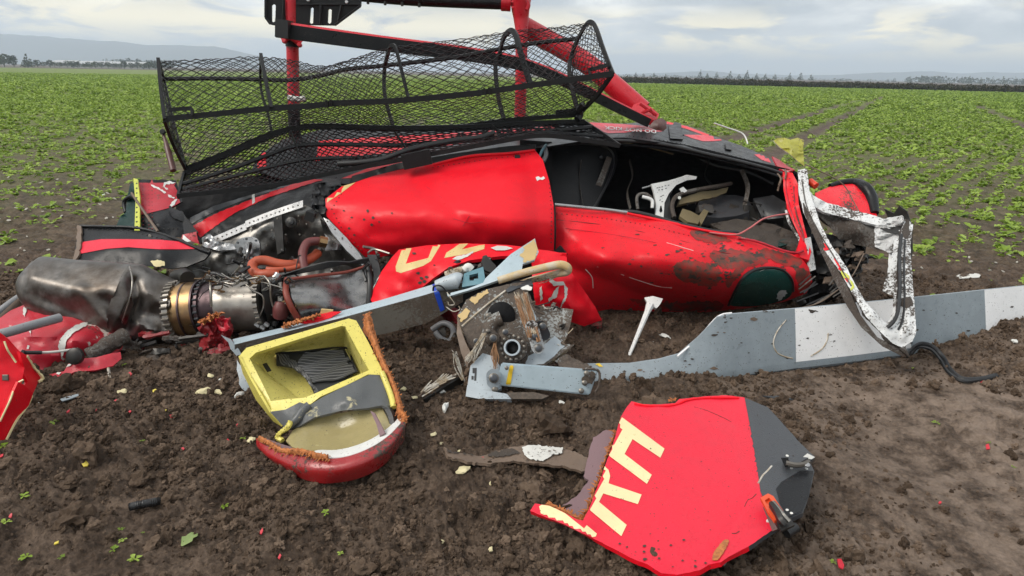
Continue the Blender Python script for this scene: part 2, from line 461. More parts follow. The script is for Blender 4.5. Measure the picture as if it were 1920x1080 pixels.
# ------------------------------------------------------------------ materials
SOIL = (0.060, 0.042, 0.031)
def base_mat(name):
    m = bpy.data.materials.new(name); m.use_nodes = True; t = m.node_tree; t.nodes.clear()
    o = N(t, 'ShaderNodeOutputMaterial'); b = N(t, 'ShaderNodeBsdfPrincipled'); L(t, b.outputs[0], o.inputs[0])
    return m, t, b
def tnoise(t, vec, scale, detail=4, rough=0.55, dist=0.0):
    n = N(t, 'ShaderNodeTexNoise'); n.inputs['Scale'].default_value = scale; n.inputs['Detail'].default_value = detail
    n.inputs['Roughness'].default_value = rough; n.inputs['Distortion'].default_value = dist
    L(t, vec, n.inputs['Vector']); return n.outputs[0]
def paint(name, col, rough=0.28, metal=0.0, dirt=0.1, specks=0.25, drops=0.6, var=0.12, spec=0.5, coat=0.0, bump=0.0, bscale=40, soil=SOIL, col2=None, c2lo=0.5, c2hi=0.6, c2scale=5.0, grime=0.0):
    """wet outdoor surface: colour, small variation, caked dirt with its own shape, fine mud specks, raindrops"""
    m, t, b = base_mat(name)
    tc = N(t, 'ShaderNodeTexCoord'); v = tc.outputs['Object']
    big = tnoise(t, v, 3.3, 7, 0.66); mid = tnoise(t, v, 17, 5, 0.6); fine = tnoise(t, v, 75, 3, 0.6)
    c = mixc(t, var, col, tuple(max(0, q * 0.45) for q in col)) if False else None
    vv = ramp(t, mid, [(0.3, 1 - var), (0.7, 1.0)])
    c = mixc(t, 1.0, col, vv.outputs[0], 'MULTIPLY')
    if col2 is not None:
        f2 = ramp(t, tnoise(t, v, c2scale, 8, 0.68, 0.4), [(c2lo, 0.0), (c2hi, 1.0)])
        c = mixc(t, f2.outputs[0], c, col2)
    fac = None
    if dirt > 0:
        d1 = mth(t, 'ADD', mth(t, 'MULTIPLY', big, 0.62), mth(t, 'MULTIPLY', fine, 0.38))
        th = 0.68 - 0.32 * dirt
        fac = ramp(t, d1, [(th, 0.0), (th + 0.045, 1.0)]).outputs[0]
    if specks > 0:
        vo = N(t, 'ShaderNodeTexVoronoi'); vo.inputs['Scale'].default_value = 95; L(t, v, vo.inputs['Vector'])
        sp_ = ramp(t, vo.outputs['Distance'], [(0.16, 1.0), (0.24, 0.0)]).outputs[0]
        msk = ramp(t, mid, [(0.62 - 0.3 * specks, 0.0), (0.70 - 0.3 * specks, 1.0)]).outputs[0]
        sc_ = ramp(t, mth(t, 'FRACT', mth(t, 'MULTIPLY', vo.outputs['Color'], 7.3)), [(0.55, 0.0), (0.56, 1.0)]).outputs[0]
        s2 = mth(t, 'MULTIPLY', mth(t, 'MULTIPLY', sp_, msk), sc_)
        fac = s2 if fac is None else mth(t, 'MAXIMUM', fac, s2)
    if grime > 0:
        g = ramp(t, tnoise(t, v, 2.2, 5, 0.7), [(0.35, 0.0), (0.75, grime)]).outputs[0]
        c = mixc(t, g, c, soil)
    if fac is not None:
        sv = ramp(t, fine, [(0.3, tuple(q * 0.6 for q in soil)), (0.7, tuple(q * 1.35 for q in soil))])
        c = mixc(t, fac, c, sv.outputs[0])
    L(t, c, b.inputs['Base Color'])
    rr = ramp(t, mid, [(0.25, rough * 0.7), (0.75, min(1, rough * 1.35))]).outputs[0]
    if fac is not None:
        rr = mth(t, 'MAXIMUM', rr, mth(t, 'MULTIPLY', fac, 0.75))
    L(t, rr, b.inputs['Roughness'])
    b.inputs['Metallic'].default_value = metal
    b.inputs['Specular IOR Level'].default_value = spec
    b.inputs['Coat Weight'].default_value = coat; b.inputs['Coat Roughness'].default_value = 0.08
    h = None
    if drops > 0:
        vo = N(t, 'ShaderNodeTexVoronoi'); vo.inputs['Scale'].default_value = 130; L(t, v, vo.inputs['Vector'])
        dr = ramp(t, vo.outputs['Distance'], [(0.0, 1.0), (0.2, 0.85), (0.33, 0.0)], 'EASE').outputs[0]
        dm = ramp(t, vo.outputs['Color'], [(0.40, 0.0), (0.42, 1.0)]).outputs[0]
        h = mth(t, 'MULTIPLY', mth(t, 'MULTIPLY', dr, dm), drops)
    if fac is not None:
        q = mth(t, 'MULTIPLY', fac, mth(t, 'ADD', 0.8, fine)); h = q if h is None else mth(t, 'ADD', h, q)
    if bump > 0:
        q = mth(t, 'MULTIPLY', tnoise(t, v, bscale, 5, 0.6), bump); h = q if h is None else mth(t, 'ADD', h, q)
    if h is not None:
        bp = N(t, 'ShaderNodeBump'); bp.inputs['Strength'].default_value = 0.55; bp.inputs['Distance'].default_value = 0.003
        L(t, h, bp.inputs['Height']); L(t, bp.outputs[0], b.inputs['Normal'])
    return m
M = {}
RED = (0.76, 0.006, 0.018)
M['red'] = paint('red paint', RED, 0.36, dirt=0.05, specks=0.35, drops=0.6, spec=0.26)
M['nose_red'] = paint('red paint splashed with soil', RED, 0.38, dirt=0.22, specks=1.0, drops=0.6, spec=0.26, grime=0.30)
M['red_muddy'] = paint('red paint with mud', RED, 0.3, dirt=0.42, specks=0.6, drops=0.5, coat=0.2)
M['red_flat'] = paint('red door paint', (0.70, 0.012, 0.038), 0.36, dirt=0.02, specks=0.30, drops=1.2, spec=.4)
M['red_tube'] = paint('red tube paint', (0.50, 0.010, 0.022), 0.3, dirt=0.08, specks=0.3, drops=0.6)
M['red_scraped'] = paint('scraped red paint', (0.46, 0.012, 0.028), 0.35, dirt=0.25, specks=0.5, drops=0.4, col2=(0.5, 0.45, 0.4), c2lo=0.63, c2hi=0.66, c2scale=6)
M['red_dark'] = paint('dirty dark red', (0.22, 0.010, 0.014), 0.45, dirt=0.5, specks=0.5, drops=0.2, bump=0.6)
M['black_paint'] = paint('black wet paint', (0.009, 0.0095, 0.011), 0.33, dirt=0.04, specks=0.3, drops=1.6, spec=0.26)
M['black_wrinkle'] = paint('crumpled black skin', (0.011, 0.0115, 0.013), 0.42, dirt=0.12, specks=0.3, drops=0.6, bump=2.5, bscale=22, spec=0.3)
M['grey_black'] = paint('dark grey panel paint', (0.045, 0.049, 0.055), 0.35, dirt=0.0, specks=0.25, drops=1.2)
M['black_metal'] = paint('black powder coat', (0.009, 0.0095, 0.0105), 0.4, dirt=0.0, specks=0.15, drops=0.7, bump=0.3, spec=.3)
M['mesh_black'] = paint('black mesh coating', (0.010, 0.010, 0.011), 0.4, dirt=0.0, specks=0.0, drops=0.0)
M['cabin_black'] = paint('black cabin lining', (0.006, 0.006, 0.007), 0.7, spec=.2, dirt=0.18, specks=0.4, drops=0.0, bump=0.6, soil=(0.03, 0.023, 0.018))
M['rubber'] = paint('black rubber', (0.013, 0.013, 0.014), 0.42, dirt=0.06, specks=0.2, drops=0.3)
M['teal'] = paint('dark green primer', (0.005, 0.030, 0.026), 0.5, spec=.25, dirt=0.12, specks=0.3, drops=0.3)
M['teal_glass'] = paint('green tinted glass', (0.006, 0.060, 0.050), 0.2, dirt=0.10, specks=0.4, drops=0.3)
M['steel'] = paint('bare firewall steel', (0.26, 0.25, 0.235), 0.34, metal=0.9, dirt=0.12, specks=0.3, drops=0.0, var=0.55, bump=0.5, bscale=9, grime=0.55, soil=(0.03, 0.025, 0.02))
M['steel_light'] = paint('light sheet steel', (0.42, 0.42, 0.42), 0.3, metal=0.85, dirt=0.05, specks=0.3, drops=0.2, var=0.3)
M['exhaust'] = paint('heat tinted exhaust', (0.25, 0.235, 0.22), 0.42, metal=1.0, dirt=0.0, specks=0.2, drops=0.0, var=0.5, col2=(0.085, 0.068, 0.055), c2lo=0.42, c2hi=0.62, c2scale=2.2, bump=0.25, bscale=14)
M['gold'] = paint('heat tinted gold steel', (0.40, 0.25, 0.12), 0.34, metal=0.9, dirt=0.05, specks=0.1, drops=0.0, var=0.4, col2=(0.22, 0.16, 0.12), c2lo=0.5, c2hi=0.7, c2scale=3)
M['engine'] = paint('turbine casing steel', (0.40, 0.37, 0.33), 0.36, metal=0.8, dirt=0.04, specks=0.2, drops=0.0, var=0.35, col2=(0.2, 0.17, 0.15), c2lo=0.55, c2hi=0.75, c2scale=3)
M['purple'] = paint('heat blued ring', (0.11, 0.075, 0.080), 0.36, metal=0.8, dirt=0.05, specks=0.2, drops=0.0, var=0.5)
M['bolt'] = paint('bolt steel', (0.17, 0.155, 0.135), 0.42, metal=0.85, dirt=0.1, specks=0.0, drops=0.0)
M['bolt_dark'] = paint('dark bolt steel', (0.075, 0.08, 0.088), 0.35, metal=0.6, dirt=0.2, specks=0.0, drops=0.0)
M['pipe'] = paint('steel pipe', (0.30, 0.28, 0.25), 0.3, metal=0.85, dirt=0.1, specks=0.0, drops=0.0)
M['dark_metal'] = paint('oily dark metal', (0.035, 0.033, 0.031), 0.4, metal=0.5, dirt=0.2, specks=0.3, drops=0.0)
M['orange_hose'] = paint('orange fire sleeve', (0.42, 0.075, 0.030), 0.5, dirt=0.12, specks=0.2, drops=0.0, bump=0.6)
M['brown_hose'] = paint('brown red sleeve', (0.14, 0.035, 0.033), 0.5, dirt=0.1, specks=0.2, drops=0.0, bump=0.6)
M['red_lip'] = paint('red brown seal', (0.20, 0.035, 0.020), 0.5, dirt=0.1, specks=0.2, drops=0.0)
M['blade_grey'] = paint('blade grey', (0.26, 0.305, 0.335), 0.33, dirt=0.18, specks=0.6, drops=0.3, var=0.18, grime=.12)
M['blade_white'] = paint('blade white', (0.84, 0.84, 0.84), 0.33, dirt=0.10, specks=0.55, drops=0.3, var=0.08)
M['hub_grey'] = paint('hub grey paint', (0.38, 0.43, 0.465), 0.35, dirt=0.22, specks=0.5, drops=0.2)
M['hub_blue'] = paint('pale blue arm paint', (0.40, 0.49, 0.54), 0.33, dirt=0.10, specks=0.45, drops=0.3)
M['hub_mud'] = paint('mud caked hub', (0.28, 0.29, 0.28), 0.5, dirt=0.86, specks=0.8, drops=0.0, bump=1.2, bscale=50, soil=(0.078, 0.059, 0.045))
M['arm_mud'] = paint('muddy arm face', (0.13, 0.12, 0.105), 0.6, spec=.2, dirt=0.62, specks=0.6, drops=0.0, bump=0.6, soil=(0.085, 0.066, 0.052))
M['teal_part'] = paint('teal fitting', (0.11, 0.24, 0.29), 0.35, dirt=0.15, specks=0.4, drops=0.2)
M['fibre'] = paint('torn glass fibre', (0.34, 0.27, 0.18), 0.7, dirt=0.45, specks=0.2, drops=0.0, col2=(0.55, 0.52, 0.46), c2lo=0.45, c2hi=0.6, c2scale=14)
M['fibre_orange'] = paint('orange glass fibre', (0.27, 0.14, 0.065), 0.7, dirt=0.35, specks=0.2, drops=0.0)
M['foam_tan'] = paint('tan foam core', (0.56, 0.40, 0.18), 0.7, dirt=0.1, specks=0.3, drops=0.0, bump=1.0)
M['wood'] = paint('yellow fibre rod', (0.52, 0.37, 0.17), 0.55, dirt=0.12, specks=0.3, drops=0.0, col2=(0.50, 0.44, 0.34), c2lo=0.45, c2hi=0.6, c2scale=8, bump=0.8)
M['cream'] = paint('cream lettering', (0.72, 0.62, 0.34), 0.34, dirt=0.02, specks=0.3, drops=0.9, var=0.05)
M['cream_worn'] = paint('worn cream lettering', (0.62, 0.47, 0.20), 0.34, dirt=0.06, specks=0.5, drops=0.4, var=0.1)
M['white_paint'] = paint('white paint', (0.70, 0.70, 0.68), 0.4, dirt=0.10, specks=0.7, drops=0.2)
M['white_muddy'] = paint('white paint splashed with mud', (0.62, 0.63, 0.63), 0.4, dirt=0.56, specks=1.0, drops=0.2, soil=(0.055, 0.043, 0.035))
M['white_worn'] = paint('scraped white primer', (0.58, 0.57, 0.53), 0.5, dirt=0.16, specks=0.5, drops=0.0)
M['mud_panel'] = paint('muddy grey metal', (0.13, 0.12, 0.11), 0.55, spec=.25, dirt=0.74, specks=0.8, drops=0.0, bump=0.8, soil=(0.062, 0.050, 0.042))
M['yellow_box'] = paint('yellow moulded plastic', (0.68, 0.59, 0.13), 0.36, dirt=0.14, specks=0.9, drops=0.7, col2=(.42,.40,.22), c2lo=.62, c2hi=.7, c2scale=7)
M['yellow_in'] = paint('wet yellow interior', (0.66, 0.58, 0.16), 0.3, dirt=0.16, specks=1.0, drops=0.8)
M['grey_rubber'] = paint('grey worn lip', (0.085, 0.09, 0.092), 0.4, dirt=0.05, specks=0.3, drops=1.0, col2=(0.40, 0.36, 0.22), c2lo=0.62, c2hi=0.66, c2scale=9)
M['bowl_cream'] = paint('wet tan bowl lining', (0.34, 0.285, 0.135), 0.22, dirt=0.08, specks=0.4, drops=1.2)
M['bowl_red'] = paint('scuffed red cowl', (0.36, 0.010, 0.014), 0.3, dirt=0.40, grime=.35, specks=0.5, drops=0.4, coat=0.3)
M['orange_foam'] = paint('orange composite core', (0.50, 0.17, 0.045), 0.7, dirt=0.05, specks=0.2, drops=0.0, bump=2.5, bscale=120, col2=(0.30, 0.10, 0.03), c2lo=0.45, c2hi=0.6, c2scale=60)
M['filter'] = paint('dark pleated filter', (0.035, 0.036, 0.038), 0.5, dirt=0.0, specks=0.2, drops=0.2)
M['filter_light'] = paint('grey pleat edge', (0.15, 0.15, 0.15), 0.5, dirt=0.0, specks=0.2, drops=0.2)
M['mauve'] = paint('mauve woven backing', (0.20, 0.125, 0.135), 0.7, dirt=0.0, specks=0.2, drops=0.0, bump=1.5, bscale=160)
M['lime'] = paint('lime primer', (0.50, 0.53, 0.06), 0.4, dirt=0.12, specks=0.8, drops=0.2)
M['olive'] = paint('olive yellow skin', (0.33, 0.32, 0.045), 0.42, dirt=0.18, specks=0.9, drops=0.2)
M['yellow_tape'] = paint('yellow tape', (0.72, 0.48, 0.02), 0.4, dirt=0.05, specks=0.3, drops=0.0)
M['blue_tape'] = paint('blue tape', (0.008, 0.055, 0.42), 0.4, dirt=0.05, specks=0.2, drops=0.0)
M['orange_latch'] = paint('orange latch', (0.66, 0.075, 0.02), 0.35, dirt=0.05, specks=0.3, drops=0.4)
M['plug_red'] = paint('orange red plug', (0.72, 0.05, 0.015), 0.35, dirt=0.0, specks=0.2, drops=0.2)
M['pipe_grey'] = paint('grey painted tube', (0.22, 0.225, 0.235), 0.35, dirt=0.1, specks=0.4, drops=0.4)
M['brown_metal'] = paint('muddy brown fitting', (0.10, 0.042, 0.036), 0.4, dirt=0.15, specks=0.4, drops=0.2)
M['brown_board'] = paint('muddy brown board', (0.15, 0.105, 0.075), 0.6, dirt=0.25, specks=0.6, drops=0.0, bump=1.5)
M['wood_in'] = paint('muddy tan board', (0.15, 0.115, 0.055), 0.6, dirt=0.25, specks=0.6, drops=0.0, bump=0.8)
M['chip_cream'] = paint('cream foam chip', (0.62, 0.55, 0.33), 0.8, dirt=0.1, specks=0.2, drops=0.0, bump=1.5)
M['chip_white'] = paint('white chip', (0.66, 0.66, 0.62), 0.6, dirt=0.12, specks=0.2, drops=0.0)
M['chip_dull'] = paint('dull pale fragment', (0.36, 0.34, 0.29), 0.7, dirt=0.2, specks=0.2, drops=0.0)
M['mud_film'] = paint('thin mud film on red paint', (0.34, 0.022, 0.018), 0.5, dirt=0.1, specks=0.8, drops=0.2, spec=.25, col2=(0.075, 0.052, 0.038), c2lo=0.40, c2hi=0.62, c2scale=13)
M['chip_red'] = paint('red paint chip', (0.52, 0.012, 0.03), 0.5, dirt=0.12, specks=0.2, drops=0.0)
M['leaf_yellow'] = paint('yellow leaf', (0.60, 0.48, 0.05), 0.5, dirt=0.0, specks=0.2, drops=0.0)
M['mud_cake'] = paint('caked mud', (0.058, 0.044, 0.034), 0.8, dirt=0.0, specks=0.0, drops=0.0, var=0.4, bump=5.0, bscale=70)
M['tape_label'] = paint('black mark', (0.02, 0.02, 0.022), 0.5, dirt=0.1, specks=0.2, drops=0.0)

def soil_mat():
    m, t, b = base_mat('tilled wet soil')
    g = N(t, 'ShaderNodeNewGeometry'); v = g.outputs['Position']
    big = tnoise(t, v, 0.55, 5, 0.6); mid = tnoise(t, v, 6.5, 8, 0.7); fine = tnoise(t, v, 60, 6, 0.7)
    q = mth(t, 'ADD', mth(t, 'MULTIPLY', mid, 0.55), mth(t, 'MULTIPLY', fine, 0.45))
    c = ramp(t, q, [(0.35, (0.017, 0.0110, 0.0074)), (0.47, (0.058, 0.0395, 0.0275)), (0.62, (0.145, 0.104, 0.076))]).outputs[0]
    # drier, trodden mud to the right of the lettered panel
    sp_ = N(t, 'ShaderNodeSeparateXYZ'); L(t, v, sp_.inputs[0])
    right = ramp(t, mth(t, 'ADD', mth(t, 'MULTIPLY', sp_.outputs[0], 0.25), mth(t, 'MULTIPLY', mth(t, 'SUBTRACT', big, 0.5), 0.9)), [(0.18, 0.0), (0.42, 1.0)]).outputs[0]
    near = ramp(t, mth(t, 'MULTIPLY', sp_.outputs[1], 0.1), [(0.33, 1.0), (0.42, 0.0)]).outputs[0]
    dry = mth(t, 'MULTIPLY', mth(t, 'MULTIPLY', right, near), ramp(t, mid, [(0.36, 0.0), (0.55, 1.0)]).outputs[0])
    dryc = ramp(t, q, [(0.32, (0.066, 0.048, 0.036)), (0.5, (0.170, 0.127, 0.098)), (0.66, (0.26, 0.20, 0.158))]).outputs[0]
    c = mixc(t, dry, c, dryc)
    # crop cover too far away to tell the plants apart
    d = N(t, 'ShaderNodeVectorMath', operation='LENGTH'); L(t, v, d.inputs[0])
    far = ramp(t, mth(t, 'MULTIPLY', d.outputs['Value'], 0.01), [(0.07, 0.0), (0.16, 0.30), (0.40, 0.75), (0.9, 0.93)]).outputs[0]
    gm = ramp(t, tnoise(t, v, 2.4, 6, 0.7), [(0.40, 0.25), (0.58, 1.0)]).outputs[0]
    gc = ramp(t, tnoise(t, v, 9, 4, 0.6), [(0.35, (0.112, 0.172, 0.018)), (0.65, (0.205, 0.300, 0.038))]).outputs[0]
    lim = ramp(t, mth(t, 'MULTIPLY', d.outputs['Value'], 0.001), [(0.30, 1.0), (0.34, 0.0)]).outputs[0]
    at_ = N(t, 'ShaderNodeAttribute'); at_.attribute_name = 'bare'
    gf = mth(t, 'MULTIPLY', mth(t, 'MULTIPLY', mth(t, 'MULTIPLY', far, gm), lim), mth(t, 'SUBTRACT', 1.0, at_.outputs['Fac'], True))
    c = mixc(t, gf, c, gc)
    L(t, c, b.inputs['Base Color'])
    L(t, ramp(t, fine, [(0.3, 0.5), (0.7, 0.95)]).outputs[0], b.inputs['Roughness'])
    b.inputs['Specular IOR Level'].default_value = 0.18
    bp = N(t, 'ShaderNodeBump'); bp.inputs['Strength'].default_value = 1.0; bp.inputs['Distance'].default_value = 0.016
    L(t, mth(t, 'ADD', mth(t, 'MULTIPLY', fine, 0.5), mth(t, 'MULTIPLY', tnoise(t, v, 190, 4, 0.7), 0.25)), bp.inputs['Height']); L(t, bp.outputs[0], b.inputs['Normal'])
    return m
M['soil'] = soil_mat()
def clod_mat():
    m, t, b = base_mat('loose soil crumbs'); g = N(t, 'ShaderNodeNewGeometry'); oi = N(t, 'ShaderNodeObjectInfo')
    q = mth(t, 'ADD', mth(t, 'MULTIPLY', tnoise(t, g.outputs['Position'], 55, 5, .7), .6), mth(t, 'MULTIPLY', oi.outputs['Random'], .4))
    L(t, ramp(t, q, [(0.25, (0.038, 0.0255, 0.0172)), (0.5, (0.082, 0.0565, 0.039)), (0.75, (0.15, 0.107, 0.077))]).outputs[0], b.inputs['Base Color'])
    b.inputs['Roughness'].default_value = .85; b.inputs['Specular IOR Level'].default_value = .15
    return m
M['clod'] = clod_mat()
def leaf_mat(name, c1, c2, c3):
    m, t, b = base_mat(name)
    oi = N(t, 'ShaderNodeObjectInfo'); tc = N(t, 'ShaderNodeTexCoord')
    n = tnoise(t, tc.outputs['Object'], 22, 4)
    f = mth(t, 'ADD', mth(t, 'MULTIPLY', oi.outputs['Random'], 0.6), mth(t, 'MULTIPLY', n, 0.5))
    c = ramp(t, f, [(0.2, c1), (0.55, c2), (0.9, c3)]).outputs[0]
    L(t, c, b.inputs['Base Color']); b.inputs['Roughness'].default_value = 0.34
    b.inputs['Specular IOR Level'].default_value = 0.3
    tr = N(t, 'ShaderNodeBsdfTranslucent'); L(t, c, tr.inputs[0])
    mx = N(t, 'ShaderNodeMixShader'); mx.inputs[0].default_value = 0.3
    o = [q for q in t.nodes if q.type == 'OUTPUT_MATERIAL'][0]
    L(t, b.outputs[0], mx.inputs[1]); L(t, tr.outputs[0], mx.inputs[2]); L(t, mx.outputs[0], o.inputs[0])
    return m
M['leaf'] = leaf_mat('crop leaf', (0.120, 0.195, 0.016), (0.215, 0.320, 0.034), (0.36, 0.475, 0.090))
M['tree_leaf'] = leaf_mat('dark tree foliage', (0.018, 0.028, 0.015), (0.030, 0.044, 0.022), (0.05, 0.062, 0.030))
M['hedge_leaf'] = leaf_mat('autumn hedge foliage', (0.035, 0.030, 0.016), (0.055, 0.045, 0.022), (0.075, 0.058, 0.030))
M['bark'] = paint('bark', (0.05, 0.04, 0.032), 0.85, dirt=0, specks=0, drops=0)
M['hill'] = paint('wooded hill', (0.030, 0.045, 0.030), 0.9, dirt=0, specks=0, drops=0, var=0.5)
M['shed_roof'] = paint('pale shed roof', (0.36, 0.37, 0.38), 0.5, dirt=0, specks=0, drops=0)
M['shed_wall'] = paint('shed wall', (0.30, 0.30, 0.29), 0.7, dirt=0, specks=0, drops=0)
# ------------------------------------------------------------------ ground: one sheet from under the camera to the horizon
def track_lines():
    out = []
    for a, b in (((1395, 252), (1530, 212)), ((1500, 262), (1608, 206)), ((1870, 215), (1912, 232))):
        p, q = G(*a), G(*b); out.append((p.x, p.y, q.x, q.y))
    return out
TRACKS = track_lines()
BUMPS = []
for (x, y, r, h) in ((900, 775, .25, .02), (1010, 775, .25, .02), (1160, 745, .16, .03), (1260, 735, .16, .06), (1330, 730, .14, .05), (500, 690, .3, .02), (640, 700, .2, .02),
                     (1850, 650, .5, .06), (1960, 640, .5, .08), (1420, 722, .3, .03), (720, 720, .35, .03), (1180, 660, .3, .02), (1600, 900, .3, .03), (150, 880, .5, .04), (165, 915, .13, -.05), (430, 945, .10, -.05), (690, 940, .14, -.05), (865, 1015, .13, -.06), (560, 1010, .16, .035), (330, 830, .14, -.035), (980, 800, .14, -.04), (1060, 905, .12, -.05), (1620, 760, .2, -.04), (1700, 860, .25, -.04)):
    p = G(x, y); BUMPS.append((p.x, p.y, r, h))
def height(x, y, detail=True):
    x = np.asarray(x, float); y = np.asarray(y, float); d = np.hypot(x, y)
    fade = np.clip(1.3 - d / 30.0, 0, 1)
    h = 0.020 * fbm(x * 0.55 + 3, y * 0.55 + 8, 3, 2) * np.clip(d / 3, 0.3, 1)
    h = h + 0.011 * fbm(x * 3.1, y * 3.1, 3, 11) * fade
    for bx, by, r, hh in BUMPS: h = h + hh * np.exp(-((x - bx) ** 2 + (y - by) ** 2) / (r * r))
    for s in TRACKS: h = h - 0.05 * np.exp(-(seg_dist(x, y, s, 0.6) / 0.22) ** 2)
    if detail:
        sm = np.clip(0.86 + 0.6 * fbm(x * 0.8 + 9, y * 0.8, 3, 31) - np.clip((x - 0.9) * 0.7, 0, 0.55) * np.clip((4.2 - y), 0, 1), 0.30, 1.15) * fade
        wx = x + 0.012 * vnoise(x * 28, y * 28, 60); wy = y + 0.012 * vnoise(x * 28, y * 28, 61)
        for sc, a, s in ((0.105, 0.20, 41), (0.056, 0.34, 43), (0.031, 0.48, 47), (0.018, 0.55, 53)):
            f, i = worley(wx / sc + 0.3 * vnoise(wx / sc * .7, wy / sc * .7, s + 1), wy / sc, s)
            h = h + sm * sc * a * (np.clip(1 - 1.25 * f * f, -0.3, 1)) * (0.15 + 1.25 * i * i)
        h = h + 0.0080 * fbm(x * 26, y * 26, 4, 71, 0.65) * fade * (0.35 + 0.65 * sm)
    return h
def gz(x, y):
    return float(np.mean(np.sort(height(x + np.array([0, .012, -.012, 0, 0]), y + np.array([0, 0, 0, .012, -.012])))[-3:]))
def build_ground():
    r = [0.35]
    while r[-1] < 9: r.append(r[-1] + max(0.0036 * max(r[-1], 1.2), 0.0036 * 1.2) * (1 if r[-1] > 1.5 else 3))
    while r[-1] < 40: r.append(r[-1] * 1.012)
    while r[-1] < 7000: r.append(r[-1] * 1.18)
    fine = np.radians(np.arange(-46, 46.001, 0.14)); mid = np.radians(np.arange(47, 80, 0.8)); coarse = np.radians(np.arange(82, 279, 4.0))
    th = np.r_[-mid[::-1], fine, mid, coarse]
    r = np.array(r); T, RR = np.meshgrid(th, r); X = RR * np.sin(T); Y = RR * np.cos(T)
    Z = height(X.ravel(), Y.ravel()).reshape(X.shape)
    Z = np.where(RR > 60, Z * 0, Z)
    n, m = X.shape
    V = np.c_[X.ravel(), Y.ravel(), Z.ravel()]
    i, j = np.meshgrid(np.arange(n - 1), np.arange(m), indexing='ij'); k = (j + 1) % m
    F = np.stack([i * m + j, i * m + k, (i + 1) * m + k, (i + 1) * m + j], -1).reshape(-1, 4)[:, ::-1]
    c = len(V); V = np.r_[V, [[0, 0, 0]]]
    cap = np.array([[c, (q + 1) % m, q] for q in range(m)])[:, ::-1]
    me = bpy.data.meshes.new('ground')
    me.vertices.add(len(V)); me.vertices.foreach_set('co', V.ravel())
    loops = np.r_[F.ravel(), cap.ravel()]; me.loops.add(len(loops)); me.loops.foreach_set('vertex_index', loops)
    st = np.r_[np.arange(len(F)) * 4, len(F) * 4 + np.arange(len(cap)) * 3]; tot = np.r_[np.full(len(F), 4), np.full(len(cap), 3)]
    me.polygons.add(len(st)); me.polygons.foreach_set('loop_start', st); me.polygons.foreach_set('loop_total', tot)
    me.polygons.foreach_set('use_smooth', [True] * len(st)); me.update(calc_edges=True); me.validate()
    at_ = me.attributes.new('bare', 'FLOAT', 'POINT'); bx_ = np.zeros(len(V))
    for s in TRACKS: bx_ = np.maximum(bx_, np.clip(1.35 - seg_dist(V[:, 0], V[:, 1], s, 1.6) / 0.30, 0, 1))
    at_.data.foreach_set('value', bx_)
    me.materials.append(M['soil'])
    o = bpy.data.objects.new('ground', me); COL.objects.link(o); o['kind'] = 'structure'
    print('ground quads', len(F)); return o
build_ground()

# ------------------------------------------------------------------ geometry-node scatter (only for what nobody could count)
def scatter(name, pts, rots, scales, mat=None, source=None, clod=False):
    me = bpy.data.meshes.new(name); me.from_pydata([tuple(p) for p in pts], [], [])
    a = me.attributes.new('rot', 'FLOAT_VECTOR', 'POINT'); a.data.foreach_set('vector', np.asarray(rots, float).ravel())
    a = me.attributes.new('sc', 'FLOAT_VECTOR', 'POINT'); a.data.foreach_set('vector', np.asarray(scales, float).ravel())
    o = bpy.data.objects.new(name, me); COL.objects.link(o); o['kind'] = 'stuff'
    if mat: me.materials.append(mat)
    ng = bpy.data.node_groups.new(name + '_nodes', 'GeometryNodeTree')
    ng.interface.new_socket('Geometry', in_out='INPUT', socket_type='NodeSocketGeometry'); ng.interface.new_socket('Geometry', in_out='OUTPUT', socket_type='NodeSocketGeometry')
    gi = ng.nodes.new('NodeGroupInput'); go = ng.nodes.new('NodeGroupOutput'); ip = ng.nodes.new('GeometryNodeInstanceOnPoints')
    ng.links.new(gi.outputs[0], ip.inputs['Points'])
    for nm, sk in (('rot', 'Rotation'), ('sc', 'Scale')):
        na = ng.nodes.new('GeometryNodeInputNamedAttribute'); na.data_type = 'FLOAT_VECTOR'; na.inputs[0].default_value = nm
        ng.links.new(na.outputs[0], ip.inputs[sk])
    if clod:
        ic = ng.nodes.new('GeometryNodeMeshIcoSphere'); ic.inputs['Radius'].default_value = 1; ic.inputs['Subdivisions'].default_value = 3
        sp = ng.nodes.new('GeometryNodeSetPosition'); nz = ng.nodes.new('ShaderNodeTexNoise'); nz.inputs['Scale'].default_value = 1.5; nz.inputs['Detail'].default_value = 3
        ps = ng.nodes.new('GeometryNodeInputPosition'); vm = ng.nodes.new('ShaderNodeVectorMath'); vm.operation = 'SCALE'
        mm = ng.nodes.new('ShaderNodeMath'); mm.operation = 'MULTIPLY_ADD'; mm.inputs[1].default_value = 2.6; mm.inputs[2].default_value = -1.25
        ng.links.new(ps.outputs[0], vm.inputs[0]); ng.links.new(nz.outputs[0], mm.inputs[0]); ng.links.new(mm.outputs[0], vm.inputs['Scale'])
        ng.links.new(ic.outputs[0], sp.inputs[0]); ng.links.new(vm.outputs[0], sp.inputs['Offset'])
        sm = ng.nodes.new('GeometryNodeSetMaterial'); sm.inputs['Material'].default_value = mat
        ng.links.new(sp.outputs[0], sm.inputs[0]); ng.links.new(sm.outputs[0], ip.inputs['Instance'])
    else:
        oi = ng.nodes.new('GeometryNodeObjectInfo'); oi.inputs[0].default_value = source; oi.transform_space = 'ORIGINAL'
        ng.links.new(oi.outputs['Geometry'], ip.inputs['Instance'])
    ng.links.new(ip.outputs[0], go.inputs[0])
    md = o.modifiers.new('scatter', 'NODES'); md.node_group = ng
    return o
